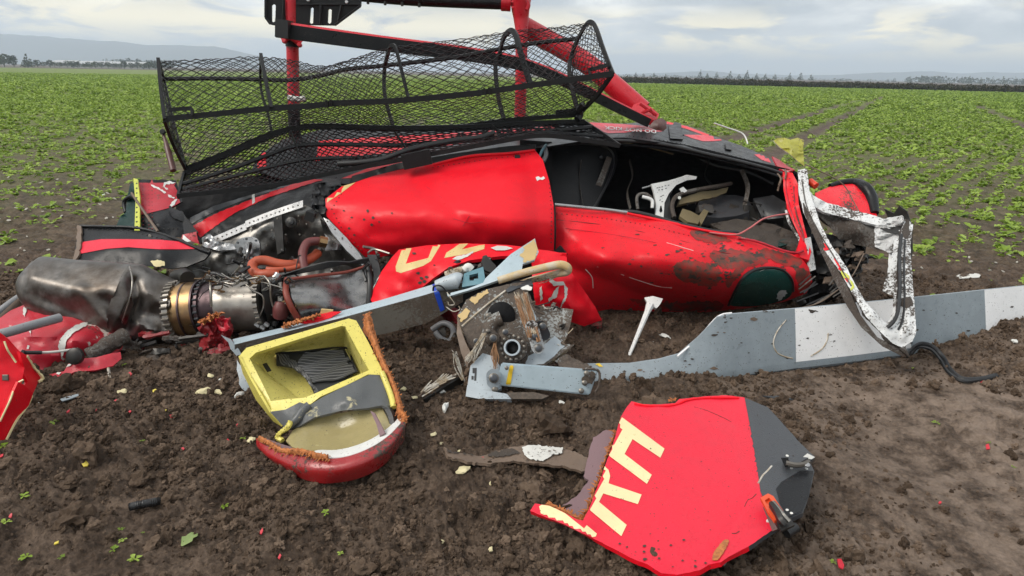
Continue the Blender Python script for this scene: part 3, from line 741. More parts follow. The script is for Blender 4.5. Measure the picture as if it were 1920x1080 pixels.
def soil_clods():
    g = np.random.default_rng(5); n = 110000
    r = 1.55 + (g.random(n) ** 0.8) * 5.0; t = np.radians(g.uniform(-50, 50, n)); x, y = r * np.sin(t), r * np.cos(t)
    m = fbm(x * 0.9 + 4, y * 0.9, 3, 91) + g.normal(0, .35, n) - np.clip((x - 0.9) * 0.8, 0, 0.9) * np.clip(4.2 - y, 0, 1) > -0.28
    x, y = x[m], y[m]; n = len(x)
    s = 0.0034 * np.exp(g.exponential(0.46, n)); s = np.clip(s, 0, 0.030); s = np.where((g.random(n) < .012) & (x < 1.2), s * 2.1 + .012, s)
    z = height(x, y) + s * 0.12
    scatter('soil_clods', np.c_[x, y, z], g.uniform(0, 6.28, (n, 3)), np.c_[s, s * g.uniform(.7, 1.2, n), s * g.uniform(.6, .9, n)], M['clod'], clod=True)
soil_clods()

# ------------------------------------------------------------------ crop
def leaf_g(mb, L_, W_, yaw, pitch, curl, rg, stalk=0.35):
    """a stalked, lobed leaf that rises and droops"""
    c, s = math.cos(yaw), math.sin(yaw); n = 6; rows = []; x, z = 0.0, 0.0; p = pitch
    for i in range(n + 1):
        t = i / n
        wv = 0.006 if t < stalk else W_ * (math.sin(math.pi * min(1, (t - stalk) / (1 - stalk) * 0.86 + 0.12)) ** 0.75) * (1 + 0.22 * math.sin(i * 2.3 + yaw * 3))
        rows.append((x, z, wv)); x += L_ / n * math.cos(p); z += L_ / n * math.sin(p); p -= curl / n
    v = []
    for i, (x, z, wv) in enumerate(rows):
        for k in (-1, -0.5, 0, 0.5, 1):
            zz = z + abs(k) * wv * 0.35 + 0.006 * math.sin(i * 1.9 + k * 4 + yaw * 5) * (wv > 0.01)
            yy = k * wv * (1 + 0.10 * math.sin(i * 5.1 + k))
            v.append((x * c - yy * s, x * s + yy * c, zz))
    f = [(i * 5 + j, i * 5 + j + 1, (i + 1) * 5 + j + 1, (i + 1) * 5 + j) for i in range(n) for j in range(4)]
    mb.add(v, f)
def plant_mesh(name, nl, size, seed):
    rg = random.Random(seed); mb = MB()
    for i in range(nl):
        yaw = i * 2.4 + rg.uniform(-.4, .4); q = rg.uniform(0.6, 1.05) * size
        leaf_g(mb, q, q * rg.uniform(0.20, 0.27), yaw, rg.uniform(0.35, 1.1), rg.uniform(0.7, 1.7), rg)
    me = bpy.data.meshes.new(name); me.from_pydata([tuple(v) for v in mb.v], [], mb.f); me.materials.append(M['leaf'])
    me.polygons.foreach_set('use_smooth', [True] * len(me.polygons)); me.update(); return me
PM = [plant_mesh('crop_plant', 9, 0.125, 1), plant_mesh('crop_plant', 7, 0.115, 2), plant_mesh('crop_plant', 11, 0.13, 3), plant_mesh('crop_plant', 5, 0.10, 4)]
def crop():
    g = np.random.default_rng(11)
    def region(r0, r1, dens, smul):
        A = R(46) if r0 < 9 else R(60)
        n = int(0.5 * (r1 ** 2 - r0 ** 2) * 2 * A * dens)
        r = np.sqrt(g.uniform(r0 ** 2, r1 ** 2, n)); t = g.uniform(-A, A, n)
        x, y = r * np.sin(t), r * np.cos(t)
        # drilled rows running away to the right
        a = R(38); u = x * math.cos(a) - y * math.sin(a); q = x * math.sin(a) + y * math.cos(a); u = np.round(u / 0.30) * 0.30 + g.normal(0, 0.04, n)
        x, y = u * math.cos(a) + q * math.sin(a), -u * math.sin(a) + q * math.cos(a)
        return x, y, np.full(n, smul)
    X = [region(4.4, 9, 66, 0.92), region(9, 18, 84, 1.0), region(18, 45, 44, 1.35), region(45, 150, 8, 2.4)]
    x = np.concatenate([q[0] for q in X]); y = np.concatenate([q[1] for q in X]); s = np.concatenate([q[2] for q in X])
    d = np.hypot(x, y); n = len(x)
    pr = 0.62 + 0.5 * fbm(x * 0.45, y * 0.45, 4, 5) + 0.25 * vnoise(x * 1.6, y * 1.6, 8)
    left = np.clip((d - 4.6) / 9.5, 0.03, 1) ** 1.0 * 0.95; right = np.clip((d - 4.9) / 3.2, 0, 1) * 0.92
    k = np.where(x < 0.5, left, right)
    keep = g.random(n) < np.clip(pr, 0.12, 1) * k * np.where(d < 26, np.where(x < 0.5, .72, .86), 1)
    keep &= ~((x > -2.5) & (x < 2.35) & (y > 2) & (y < 6.9)) | ((x < -1.75) & (y > 5.3)) | ((x < -1.45) & (y > 6.2))
    keep &= ~((x > 2.2) & (y < 4.75))
    for tl in TRACKS: keep &= (seg_dist(x, y, tl, 1.6) > 0.34) | (g.random(n) < 0.04)
    keep &= d < 146
    keep &= ~((np.abs(x) > 1.7 * y + 2))
    x, y, s, d = x[keep], y[keep], s[keep], d[keep]; n = len(x)
    s = s * g.uniform(0.45, 1.2, n) * np.where((x < 0.5) & (d < 9), 1.15, 1.0)
    z = height(x, y, False) * (d < 60)
    o = np.argsort(d); x, y, s, z, d = x[o], y[o], s[o], z[o], d[o]
    vis = []
    for i in range(min(n, 4000)):
        px, py = topix(Vector((x[i], y[i], z[i])))
        if not (-20 < px < 1940 and py < 1080): continue
        if 330 < px < 1560 and py > 200: continue        # behind the wreck
        vis.append(i)
        if len(vis) == 296: break
    vs = set(vis); src = []
    for i in vis:
        me = PM[i % 4]; ob = bpy.data.objects.new('crop_plant', me); COL.objects.link(ob)
        ob.location = (x[i], y[i], z[i] - 0.004); ob.rotation_euler = (g.normal(0, .08), g.normal(0, .08), g.uniform(0, 6.28)); q = float(s[i]); ob.scale = (q, q, q)
        tag(ob, 'leafy green crop seedling in the %s' % ('sparse rows left of the wreck' if x[i] < 0 else 'denser rows behind the right end of the rotor blade'), 'crop plant', 'nearest crop plants ' + ('left' if x[i] < 0 else 'right') + ' of the wreck')
        if len(src) < 4 and i % 4 == len(src): src.append(ob)
    while len(src) < 4: src.append(src[0])
    rest = np.array([i for i in range(n) if i not in vs])
    print('crop', n, len(vis))
    for q in range(4):
        w_ = rest[rest % 4 == q]; m = len(w_)
        src_q = src[q]
        scatter('crop_foliage', np.c_[x[w_], y[w_], z[w_] - 0.004], np.c_[g.normal(0, .1, m), g.normal(0, .1, m), g.uniform(0, 6.28, m)], np.repeat(s[w_][:, None], 3, 1), source=src_q)
crop()

# ------------------------------------------------------------------ background: trees, hedge, sheds, hills
def crown_g(mb, c, rx, rz, n, sz, rg, kind='round'):
    for i in range(n):
        while True:
            a, b, q = rg.uniform(-1, 1), rg.uniform(-1, 1), rg.uniform(-1, 1)
            if kind == 'cone':
                t = (q + 1) / 2; lim = (1 - t) * 0.95 + 0.06
                if a * a + b * b < lim * lim and rg.random() < 0.9: break
            else:
                e = a * a + b * b + q * q
                if 0.25 < e < 1 and rg.random() < 0.55 + 0.45 * math.sin(a * 5 + 1) * math.cos(q * 6 + b * 4): break
        p = Vector(c) + Vector((a * rx, b * rx, q * rz)); s = sz * rg.uniform(0.6, 1.3)
        u = Vector((rg.gauss(0, 1), rg.gauss(0, 1), rg.gauss(0, 1))).normalized(); w_ = u.orthogonal().normalized()
        w_ = (Matrix.Rotation(rg.uniform(0, 6.28), 3, u) @ w_); q_ = u.cross(w_)
        mb.add([p - w_ * s, p + q_ * s * 0.7, p + w_ * s, p - q_ * s * 0.7], [(0, 1, 2, 3)])
def tree(name, x, y, h, wd, kind, label, group, n=170, seed=0):
    rg = random.Random(seed); t = thing(name, (x, y, 0), label, 'tree', group)
    v, f = tube_g([Vector((x, y, -0.1)), Vector((x + .05 * h * rg.uniform(-1, 1), y, h * 0.4)), Vector((x, y, h * 0.85))], [h * 0.03, h * 0.02, h * 0.006], 6)
    link('trunk', v, f, M['bark'], t)
    mb = MB()
    if kind == 'cone': crown_g(mb, (x, y, h * 0.53), wd / 2, h * 0.47, n, h * 0.075, rg, 'cone')
    else:
        crown_g(mb, (x, y, h * 0.58), wd / 2, h * 0.42, n, h * 0.085, rg)
        for k in range(3): crown_g(mb, (x + rg.uniform(-.35, .35) * wd, y, h * rg.uniform(.45, .8)), wd * .28, h * .2, n // 4, h * 0.07, rg)
    mb.build('crown', M['tree_leaf'], t, smooth=False)
    return t
def px_tree(px, base, top, dist, wpx, kind, label, group, n=170):
    d = ray(px, base); b = CAM + d * (dist / d.y); h = (base - top) * dist / FPX * 1.02
    return tree('pine_tree' if kind == 'cone' else 'broadleaf_tree', b.x, b.y, h, wpx * dist / FPX, kind, label, group, n, int(px * 7))
ORD = 'first second third fourth fifth sixth seventh eighth ninth tenth eleventh twelfth thirteenth fourteenth fifteenth sixteenth seventeenth eighteenth nineteenth twentieth twenty-first twenty-second twenty-third twenty-fourth twenty-fifth'.split()
gL = 'trees along the far left edge of the field'
px_tree(8, 122, 99, 300, 26, 'round', 'dark broad tree at the far left end of the field', gL, 260)
px_tree(26, 122, 102, 300, 14, 'round', 'narrow dark tree just beside the broad tree at the far left', gL)
px_tree(52, 123, 100, 300, 24, 'cone', 'dark conifer standing alone at the left edge of the distant field', gL, 260)
for i, px in enumerate(range(70, 300, 11)):
    rg = random.Random(i); top = 123 + px * 0.018 - rg.uniform(9, 14)
    px_tree(px + rg.uniform(-2, 2), 123 + px * 0.020, top, 300 + rg.uniform(-8, 30), rg.uniform(11, 15), 'round', ORD[i] + ' small round tree from the left in the row edging the far field', gL, 150)
gR = 'distant conifers beyond the hedge'
for i, (px, top, wp) in enumerate(((1192, 137, 7), (1206, 139, 8), (1226, 138, 6), (1248, 140, 9), (1312, 134, 12), (1326, 138, 9), (1343, 137, 10), (1368, 136, 12), (1385, 139, 9), (1400, 134, 11), (1418, 138, 9), (1434, 140, 12), (1452, 139, 10), (1480, 139, 10), (1500, 137, 12), (1520, 141, 12), (1664, 150, 9), (1676, 147, 8), (1706, 148, 9), (1816, 145, 12), (1838, 148, 12), (1860, 147, 13), (1880, 146, 12), (1902, 147, 13), (1918, 146, 12))):
    px_tree(px, 139 + (px - 960) * 0.0205, top - 3, 620 + (i * 37) % 90, wp, 'cone', ORD[i] + ' distant dark conifer from the left behind the long brown hedge', gR, 110)
def far_wood():
    mb = MB(); rg = random.Random(3)
    for i in range(150):
        px = rg.uniform(1090, 1950); dist = rg.uniform(700, 950); b0 = 137 + (px - 960) * 0.0205
        d = ray(px, b0); b = CAM + d * (dist / d.y); h = rg.uniform(4, 8) * (1.0 if px > 1700 else 0.4)
        crown_g(mb, (b.x, b.y, h * 0.45), rg.uniform(4, 8), h * 0.5, 34, h * 0.16, rg)
    for i in range(60):
        px = rg.uniform(200, 320); dist = rg.uniform(600, 700); d = ray(px, 118 + px * .02); b = CAM + d * (dist / d.y); h = rg.uniform(5, 8)
        crown_g(mb, (b.x, b.y, h * 0.45), rg.uniform(3, 6), h * 0.5, 30, h * 0.16, rg)
    tag(mb.build('distant_woods', M['tree_leaf'], None, smooth=False), kind='stuff')
far_wood()
def hedge():
    rg = random.Random(9); mb = MB(); mt = MB()
    def at(px):
        yb = 160 + (px - 1357) * 0.0249; d = ray(px, yb); t = -CAMZ / d.z; return CAM + d * t
    a, b = at(1080), at(1985); n = 300
    for i in range(n):
        t = i / (n - 1); p = a.lerp(b, t); hh = (1.10 + 0.16 * math.sin(i * 0.9) * math.sin(i * 0.23 + 1) + rg.uniform(-.15, .15)) * (1.12 if t < .5 else 1.0)
        crown_g(mb, (p.x + rg.uniform(-.3, .3), p.y + 0.9, hh * 0.52), 0.95, hh * 0.5, 80, 0.17, rg)
        if i % 4 == 0:
            v, f = tube_g([Vector((p.x, p.y + .9, -.05)), Vector((p.x + .1, p.y + .9, hh * .7))], [.06, .03], 5); mt.add(v, f)
    t = thing('hedge', a.lerp(b, .5), 'long low brown hedge edging the right side of the field', 'hedge')
    mb.build('foliage', M['hedge_leaf'], t, smooth=False); mt.build('stems', M['bark'], t)
hedge()
def shed(px0, px1, top, base, dist, label):
    a = CAM + ray(px0, base) * (dist / ray(px0, base).y); b = CAM + ray(px1, base) * (dist / ray(px1, base).y)
    h = (base - top) * dist / FPX; t = thing('farm_shed', ((a.x + b.x) / 2, a.y, 0), label, 'shed', 'farm sheds behind the far left trees')
    x0, x1, y0, y1 = a.x, b.x, a.y, a.y + 14; mb = MB()
    mb.add([(x0, y0, 0), (x1, y0, 0), (x1, y1, 0), (x0, y1, 0), (x0, y0, h * .55), (x1, y0, h * .55), (x1, y1, h * .55), (x0, y1, h * .55), (x0, (y0 + y1) / 2, h * .98), (x1, (y0 + y1) / 2, h * .98)], [(0, 1, 5, 4), (1, 2, 6, 9, 5), (2, 3, 7, 6), (3, 0, 4, 8, 7)])
    mb.build('wall', M['shed_wall'], t, smooth=False)
    mr = MB(); e = .4
    mr.add([(x0 - e, y0 - e, h * .55), (x1 + e, y0 - e, h * .55), (x1 + e, (y0 + y1) / 2, h), (x0 - e, (y0 + y1) / 2, h), (x1 + e, y1 + e, h * .55), (x0 - e, y1 + e, h * .55)], [(0, 1, 2, 3), (3, 2, 4, 5)])
    mr.build('roof', M['shed_roof'], t, smooth=False)
shed(92, 134, 108.5, 121, 380, 'shorter pale roofed farm shed behind the left tree row')
shed(140, 262, 110.5, 122.5, 380, 'longer pale roofed farm shed behind the left tree row')
def hills(name, prof, y0, depth, seed):
    n = 150; rows = 26; V = []; F = []
    xs = np.linspace(prof[0][0], prof[-1][0], n); tops = np.interp(xs, [p[0] for p in prof], [p[1] for p in prof])
    for j in range(rows + 1):
        t = j / rows; yy = y0 + depth * t; sh = math.sin(math.pi * min(1, t * 1.0)) ** 1.2
        for x, tp in zip(xs, tops):
            d = ray(x, tp); q = CAM + d * ((y0 + depth * .5) / d.y); hz = max(q.z, 0.0)
            X = q.x * (yy / (y0 + depth * .5))
            z = hz * sh * (1 + 0.10 * float(vnoise(X / 160, yy / 160, seed))) + (3.0 + 3.0 * float(vnoise(X / 14, yy / 30, seed + 2))) * min(1, hz / 20) * sh - 0.5
            V.append((X, yy, z))
    F = [(j * n + i, j * n + i + 1, (j + 1) * n + i + 1, (j + 1) * n + i) for j in range(rows) for i in range(n - 1)]
    tag(link(name, V, F, M['hill'], None), kind='structure')
hills('hills', [(-900, 60), (-300, 55), (-60, 64), (60, 68), (130, 75), (210, 79), (260, 84), (330, 87), (400, 88), (430, 95), (470, 104), (520, 114), (600, 128), (640, 131)], 2300, 900, 3)
hills('hills', [(1000, 139), (1100, 142), (1180, 139), (1260, 137), (1330, 134), (1380, 139), (1480, 142), (1560, 142), (1640, 138), (1740, 135), (1800, 139), (1860, 137), (1930, 138), (2100, 138), (2600, 150), (2900, 175)], 2600, 900, 8)

def haze():
    m = bpy.data.materials.new('haze'); m.use_nodes = True; t = m.node_tree; t.nodes.clear()
    o = N(t, 'ShaderNodeOutputMaterial'); v = N(t, 'ShaderNodeVolumePrincipled')
    v.inputs['Color'].default_value = (0.74, 0.85, 0.98, 1); v.inputs['Density'].default_value = 0.00050; v.inputs['Anisotropy'].default_value = 0.15
    L(t, v.outputs[0], o.inputs['Volume'])
    x0, x1, y0, y1, z0, z1 = -9500, 9500, -9500, 9500, -1.5, 190
    V = [(x0, y0, z0), (x1, y0, z0), (x1, y1, z0), (x0, y1, z0), (x0, y0, z1), (x1, y0, z1), (x1, y1, z1), (x0, y1, z1)]
    h = link('haze', V, [(3, 2, 1, 0), (4, 5, 6, 7), (0, 1, 5, 4), (1, 2, 6, 5), (2, 3, 7, 6), (3, 0, 4, 7)], m, None, smooth=False)
    h['kind'] = 'stuff'
haze()
# ------------------------------------------------------------------ the wrecked helicopter
hp = G(1080, 590)
HELI = thing('helicopter', (hp.x, hp.y, 0), 'crashed red and black helicopter lying broken on its side in the muddy crop field', 'helicopter')
H = HELI

# --- nose and cabin skin
nose = sheet('cabin_side_panel', [(1038, 386, 4.52), (1100, 391, 4.56), (1200, 402, 4.56), (1300, 424, 4.52), (1340, 433, 4.5), (1390, 444, 4.5), (1440, 463, 4.5), (1500, 481, 4.5), (1516, 500, 4.45), (1523, 528, 4.42), (1512, 550, 4.45), (1470, 566, 4.5), (1400, 578, 4.54), (1320, 586, 4.55), (1230, 584, 4.55), (1140, 580, 4.5), (1100, 588, 4.48), (1068, 580, 4.4), (1062, 520, 4.36), (1042, 475, 4.42), (1040, 430, 4.46)], M['nose_red'], H,
    inner=[(1150, 470, 4.18), (1230, 480, 4.12), (1300, 505, 4.10), (1450, 505, 4.28), (1120, 520, 4.26), (1180, 545, 4.36), (1260, 562, 4.40), (1340, 560, 4.30), (1400, 530, 4.16), (1200, 432, 4.40), (1300, 455, 4.26), (1400, 475, 4.30), (1110, 440, 4.36), (1130, 492, 4.14), (1300, 535, 4.2)], sp=6, thick=0.012, dent=0.008, dsc=3.2, crease=0.022, backmat=M['cabin_black'],
    folds=[([(1062, 500), (1130, 522), (1190, 548), (1270, 566), (1340, 576)], -.05, 34), ([(1046, 400), (1200, 424), (1330, 458)], .014, 14), ([(1330, 470), (1400, 486), (1500, 500)], .03, 26), ([(1400, 450), (1440, 486), (1490, 496)], -.025, 18), ([(1500, 482), (1488, 520), (1500, 550)], .03, 20), ([(1060, 430), (1100, 470), (1180, 500)], .02, 40), ([(1340, 440), (1370, 470), (1360, 520)], -.014, 26), ([(1210, 500), (1290, 520), (1360, 512)], .016, 30)])
big = sheet('rear_side_panel', [(610, 373, 4.55), (640, 350, 4.66), (668, 341, 4.72), (700, 330, 4.78), (745, 319, 4.83), (800, 308, 4.85), (880, 295, 4.88), (960, 288, 4.88), (1003, 281, 4.88), (1018, 300, 4.78), (1030, 340, 4.62), (1038, 385, 4.46), (1041, 440, 4.36), (1039, 470, 4.36), (960, 470, 4.36), (850, 470, 4.36), (760, 472, 4.38), (690, 487, 4.42), (660, 458, 4.42), (635, 430, 4.45), (612, 405, 4.5)], M['red'], H,
    inner=[(800, 400, 4.32), (950, 400, 4.28), (700, 400, 4.36), (850, 345, 4.58), (950, 340, 4.52), (720, 360, 4.55), (850, 440, 4.26), (960, 440, 4.25), (760, 440, 4.29), (690, 440, 4.36)], sp=6, thick=0.012, dent=0.006, dsc=2.4, crease=0.016, backmat=M['cabin_black'],
    folds=[([(620, 392), (700, 372), (780, 380), (870, 398), (960, 412), (1038, 415)], .030, 44), ([(755, 325), (800, 360), (850, 395), (900, 440)], -.018, 22), ([(640, 420), (690, 452), (760, 462)], .022, 24), ([(700, 440), (790, 430), (850, 462)], -.014, 26), ([(985, 300), (1005, 350), (1010, 420)], -.010, 22), ([(800, 322), (880, 318), (1000, 306)], -.016, 16)])
decal('torn_cream_edge', [(611, 372), (640, 350), (667, 342), (640, 362), (613, 380)], [big], M['cream_worn'], big)
for poly in ([(1004, 333), (1009, 331), (1014, 334), (1019, 331), (1022, 335), (1017, 338), (1012, 337), (1007, 340)],):
    decal('latch_plate', poly, [big], M['white_paint'], big, sp=3, off=0.003)
v, f = beam_g(P(965, 297, 4.83), P(975, 297, 4.83), .035, .05); link('hinge_block', v, f, M['rubber'], big)
tube('edge_lip', [(812, 309, 4.83), (880, 293, 4.86), (950, 288, 4.86), (1003, 282, 4.86)], .010, M['red'], big)
tube('door_seam', [(1040, 386, 4.44), (1041, 430, 4.33), (1040, 469, 4.33)], .006, M['cabin_black'], big)
# chin window low on the nose
decal('chin_window', [(1366, 570), (1376, 548), (1392, 522), (1412, 508), (1440, 503), (1466, 507), (1484, 524), (1486, 545), (1474, 560), (1440, 570), (1400, 574)], [nose], M['teal_glass'], nose, rnd_=3, off=.004)
tubes = [(1366, 572), (1378, 546), (1392, 522), (1412, 507), (1440, 502), (1466, 506), (1484, 524), (1487, 546)]
bv = bvh_of([nose])
def on(bv, x, y, off=.004):
    d = ray(x, y).normalized(); h = bv.ray_cast(CAM, d)
    if h[0] is None: return None
    return h[0] - d * off
def surf_tube(name, pts, obj, r, mat, parent, off=.004, n=6, seg=4):
    b = bvh_of([obj]) if not isinstance(obj, BVHTree) else obj
    q = [on(b, x, y, off) for x, y in pts]; q = [p for p in q if p is not None]
    if len(q) < 2: return None
    v, f = tube_g(catmull(q, seg), r, n); return link(name, v, f, mat, parent)
surf_tube('window_rim', tubes, bv, .010, M['rubber'], nose)
decal('smashed_paint', [(1458, 548), (1464, 543), (1473, 543), (1476, 549), (1466, 558), (1459, 563), (1455, 558)], [nose], M['white_muddy'], nose, sp=3, jag=1.5, off=.007)
# mud thrown over the nose
rg = random.Random(21)
for k in range(120):
    if k < 24: x, y, r = ((1355, 470, 7), (1372, 486, 9), (1338, 498, 7), (1362, 516, 5), (1298, 518, 9), (1350, 521, 5), (1250, 478, 4), (1228, 460, 3), (1420, 478, 9), (1408, 492, 5), (1440, 470, 8), (1275, 505, 5), (1490, 500, 6), (1312, 436, 10), (1270, 472, 4), (1180, 495, 3), (1130, 465, 3), (1195, 440, 3), (1330, 540, 4), (1405, 460, 9), (1470, 490, 6), (1395, 530, 4), (1295, 484, 4), (1240, 512, 3))[k]
    else: x, y, r = rg.gauss(1370, 70), rg.gauss(492, 24), rg.uniform(1.2, 4)
    pts = []; n_ = 9 if r < 4 else 16
    for k2 in range(n_):
        a = k2 / n_ * 6.283; q = r * rg.uniform(.35, 1.2); pts.append((x + math.cos(a) * q * 1.3, y + math.sin(a) * q * .6))
    if pip([x], [y], [(1060, 410), (1300, 432), (1500, 488), (1515, 540), (1400, 570), (1100, 560)])[0]: decal('mud_splat', pts, bv, M['mud_cake'], nose, sp=3, off=.003)
for x, y, r in ((700, 408, 3), (690, 396, 3), (683, 412, 2.5), (697, 421, 3), (655, 428, 2.5), (660, 408, 2), (735, 400, 2), (645, 395, 2), (665, 440, 2.5), (712, 416, 2)):
    decal('mud_splat', [(x + r * math.cos(k) * rg.uniform(.7, 1.3), y + r * math.sin(k) * rg.uniform(.6, 1.1)) for k in range(6)], [big], M['mud_cake'], big, sp=2, off=.004)
surf_tube('panel_seam', [(1044, 412), (1120, 420), (1200, 434), (1280, 452), (1340, 470), (1372, 476)], bv, .0022, M['red_dark'], nose, off=.001)
surf_tube('panel_seam', [(1060, 428), (1150, 440), (1230, 455), (1330, 480)], bv, .0018, M['red_scraped'], nose, off=.001)

# --- cabin opening: lining, sill, seals and what is left inside
lin = grid_surf('cabin_lining', [
    [(985, 280, 5.12), (1100, 266, 5.10), (1200, 264, 5.10), (1300, 280, 5.08), (1400, 304, 5.08), (1488, 324, 5.14)],
    [(985, 285, 5.5), (1100, 281, 5.5), (1200, 285, 5.48), (1300, 300, 5.48), (1400, 320, 5.4), (1500, 336, 5.28)],
    [(985, 325, 5.72), (1100, 325, 5.76), (1200, 328, 5.76), (1300, 336, 5.76), (1400, 348, 5.7), (1512, 362, 5.46)],
    [(985, 380, 5.75), (1100, 385, 5.8), (1200, 385, 5.8), (1300, 390, 5.8), (1400, 400, 5.75), (1520, 420, 5.5)],
    [(985, 450, 5.5), (1100, 450, 5.5), (1200, 455, 5.5), (1300, 460, 5.5), (1400, 470, 5.45), (1520, 480, 5.2)],
    [(985, 500, 4.7), (1100, 510, 4.7), (1200, 520, 4.7), (1300, 530, 4.7), (1400, 535, 4.7), (1505, 530, 4.65)]], M['cabin_black'], H, thick=.02, dent=.02)
sheet('bulkhead', [(975, 262, 5.1), (1035, 266, 5.1), (1035, 400, 4.7), (1030, 520, 4.6), (975, 520, 4.6)], M['cabin_black'], H, thick=.02)
dr = sheet('door_lining', [(1028, 272, 5.18), (1060, 262, 5.2), (1125, 267, 5.28), (1148, 276, 5.3), (1158, 292, 5.32), (1152, 325, 5.22), (1130, 365, 5.0), (1105, 405, 4.78), (1036, 398, 4.7), (1028, 330, 4.95)], paint('door lining plastic', (0.009, 0.0095, 0.0105), 0.5, spec=.25, dirt=0.02, specks=.2, drops=0.3), H, sp=10, thick=.03, rnd_=2)
surf_tube('trim_bead', [(1062, 268), (1122, 272), (1146, 284), (1150, 305), (1138, 345), (1112, 392)], dr, .010, M['rubber'], dr)
sheet('scuff_strip', [(1138, 293, 5.2), (1148, 296, 5.2), (1130, 345, 5.08), (1108, 392, 4.85), (1098, 388, 4.85), (1122, 335, 5.08)], M['mud_panel'], dr, thick=.004)
bolt('lining_knob', (1063, 288, 5.14), _fw * -1, .014, .012, M['rubber'], dr, 10); bolt('lining_knob', (1127, 295, 5.2), _fw * -1, .014, .012, M['rubber'], dr, 10)
tube('door_bracket', [(1018, 303, 4.9), (1024, 290, 4.95), (1022, 278, 5.0)], .016, M['pipe_grey'], H); tube('door_bracket', [(1010, 296, 4.88), (1018, 280, 4.95), (1024, 272, 5.02)], .010, M['teal_part'], H)
tube('sill_strip', [(1040, 384, 4.48), (1090, 389, 4.51), (1140, 394, 4.53), (1176, 399, 4.53)], .012, M['steel_light'], H, asp=.6)
tube('rubber_seal', [(1166, 397, 4.6), (1190, 398, 4.58), (1225, 406, 4.56), (1262, 417, 4.53), (1300, 426, 4.5), (1345, 435, 4.48), (1384, 436, 4.5)], .015, M['rubber'], H)
tube('sill_lip', [(1176, 400, 4.52), (1230, 412, 4.51), (1300, 428, 4.47), (1350, 437, 4.45), (1380, 440, 4.44)], .009, M['red'], H)
tube('red_cable', [(1330, 436, 4.45), (1378, 440, 4.43), (1405, 428, 4.46), (1430, 411, 4.55), (1455, 404, 4.65), (1478, 401, 4.72)], .006, paint('pale red cable', (.5, .13, .13), .4, drops=0), H)
tube('torn_sill', [(1384, 446, 4.46), (1420, 453, 4.46), (1462, 468, 4.45), (1492, 474, 4.45), (1506, 470, 4.48)], .008, M['red_scraped'], H, wob=.15)
br = sheet('white_bracket', [(1221, 345, 4.92), (1252, 339, 4.94), (1282, 331, 5.0), (1290, 328, 5.02), (1307, 331, 5.05), (1305, 336, 5.05), (1288, 338, 5.02), (1268, 347, 4.96), (1254, 363, 4.92), (1246, 380, 4.88), (1244, 411, 4.8), (1230, 408, 4.8), (1230, 380, 4.87), (1226, 360, 4.9)], M['white_paint'], H, sp=6, thick=.02)
decal('key_slot', [(1238, 386), (1240, 386), (1241, 391), (1242, 396), (1239, 399), (1236, 396), (1237, 391)], [br], M['cabin_black'], br, sp=2)
for i in range(2): letters(('SEAT RELEASE', 'PULL UP')[i], lambda u, q, i=i: (1233 + u * (24 - i * 6), 354 - i * 5 - u * 6 - q * 3), [br], M['tape_label'], br) if False else None
rows_ = [(1231, 352), (1235, 351), (1240, 350), (1246, 348), (1252, 347), (1234, 356), (1240, 355), (1247, 353), (1238, 368), (1242, 366), (1236, 375), (1240, 378)]
for x, y in rows_: decal('print_mark', [(x, y), (x + 3, y - .8), (x + 3, y + .5), (x, y + 1.3)], [br], M['tape_label'], br, sp=2)
tube('grab_handle', [(1204, 369, 4.86), (1216, 372, 4.85), (1223, 377, 4.84), (1223, 390, 4.82)], .013, M['white_paint'], H)
tube('lever_frame', [(1196, 392, 4.84), (1194, 372, 4.88), (1200, 364, 4.9), (1212, 364, 4.9), (1222, 372, 4.88)], .012, M['mud_panel'], H)
tube('lever_rod', [(1204, 353, 4.95), (1226, 347, 4.95)], .007, M['steel_light'], H)
sheet('seat_bracket', [(1246, 360, 4.98), (1262, 350, 5.02), (1262, 356, 5.0), (1256, 366, 4.96), (1258, 412, 4.8), (1245, 410, 4.8)], M['rubber'], H, thick=.03)
tube('seat_frame_hoop', [(1264, 408, 4.75), (1260, 385, 4.85), (1270, 367, 4.95), (1300, 357, 5.05), (1340, 350, 5.15), (1371, 344, 5.25)], .016, M['mud_panel'], H, n=6)
sheet('seat_board', [(1276, 372, 4.99), (1310, 360, 5.08), (1345, 356, 5.18), (1366, 351, 5.22), (1362, 361, 5.2), (1345, 368, 5.15), (1300, 378, 5.0), (1272, 384, 4.92)], M['wood_in'], H, thick=.03, jag=1)
sheet('broken_board', [(1274, 405, 4.78), (1280, 391, 4.84), (1296, 396, 4.86), (1314, 406, 4.84), (1309, 420, 4.72), (1290, 416, 4.7)], M['wood_in'], H, thick=.025)
sheet('broken_board', [(1306, 410, 4.8), (1320, 392, 4.92), (1329, 396, 4.94), (1316, 420, 4.74)], M['wood_in'], H, thick=.025)
sheet('white_label', [(1274, 354, 4.98), (1281, 350, 5.0), (1289, 358, 5.0), (1280, 363, 4.97)], M['white_paint'], H, thick=.006)
bolt('grommet', (1274, 371, 4.9), _fw * -1, .012, .006, M['chip_white'], H, 10)
for k, q in enumerate([[(1340, 392), (1385, 386), (1392, 420), (1345, 424)], [(1395, 384), (1440, 396), (1430, 430), (1396, 424)], [(1450, 410), (1485, 405), (1488, 440), (1455, 445)], [(1310, 385), (1336, 384), (1338, 400), (1312, 398)]]):
    sheet('cabin_debris', [(x, y, 5.15 - .05 * k) for x, y in q], paint('muddy cabin debris', (0.05, 0.044, 0.038), .55, dirt=.4, specks=.8, drops=0), H, thick=.06, dent=.03, dsc=9, jag=2)
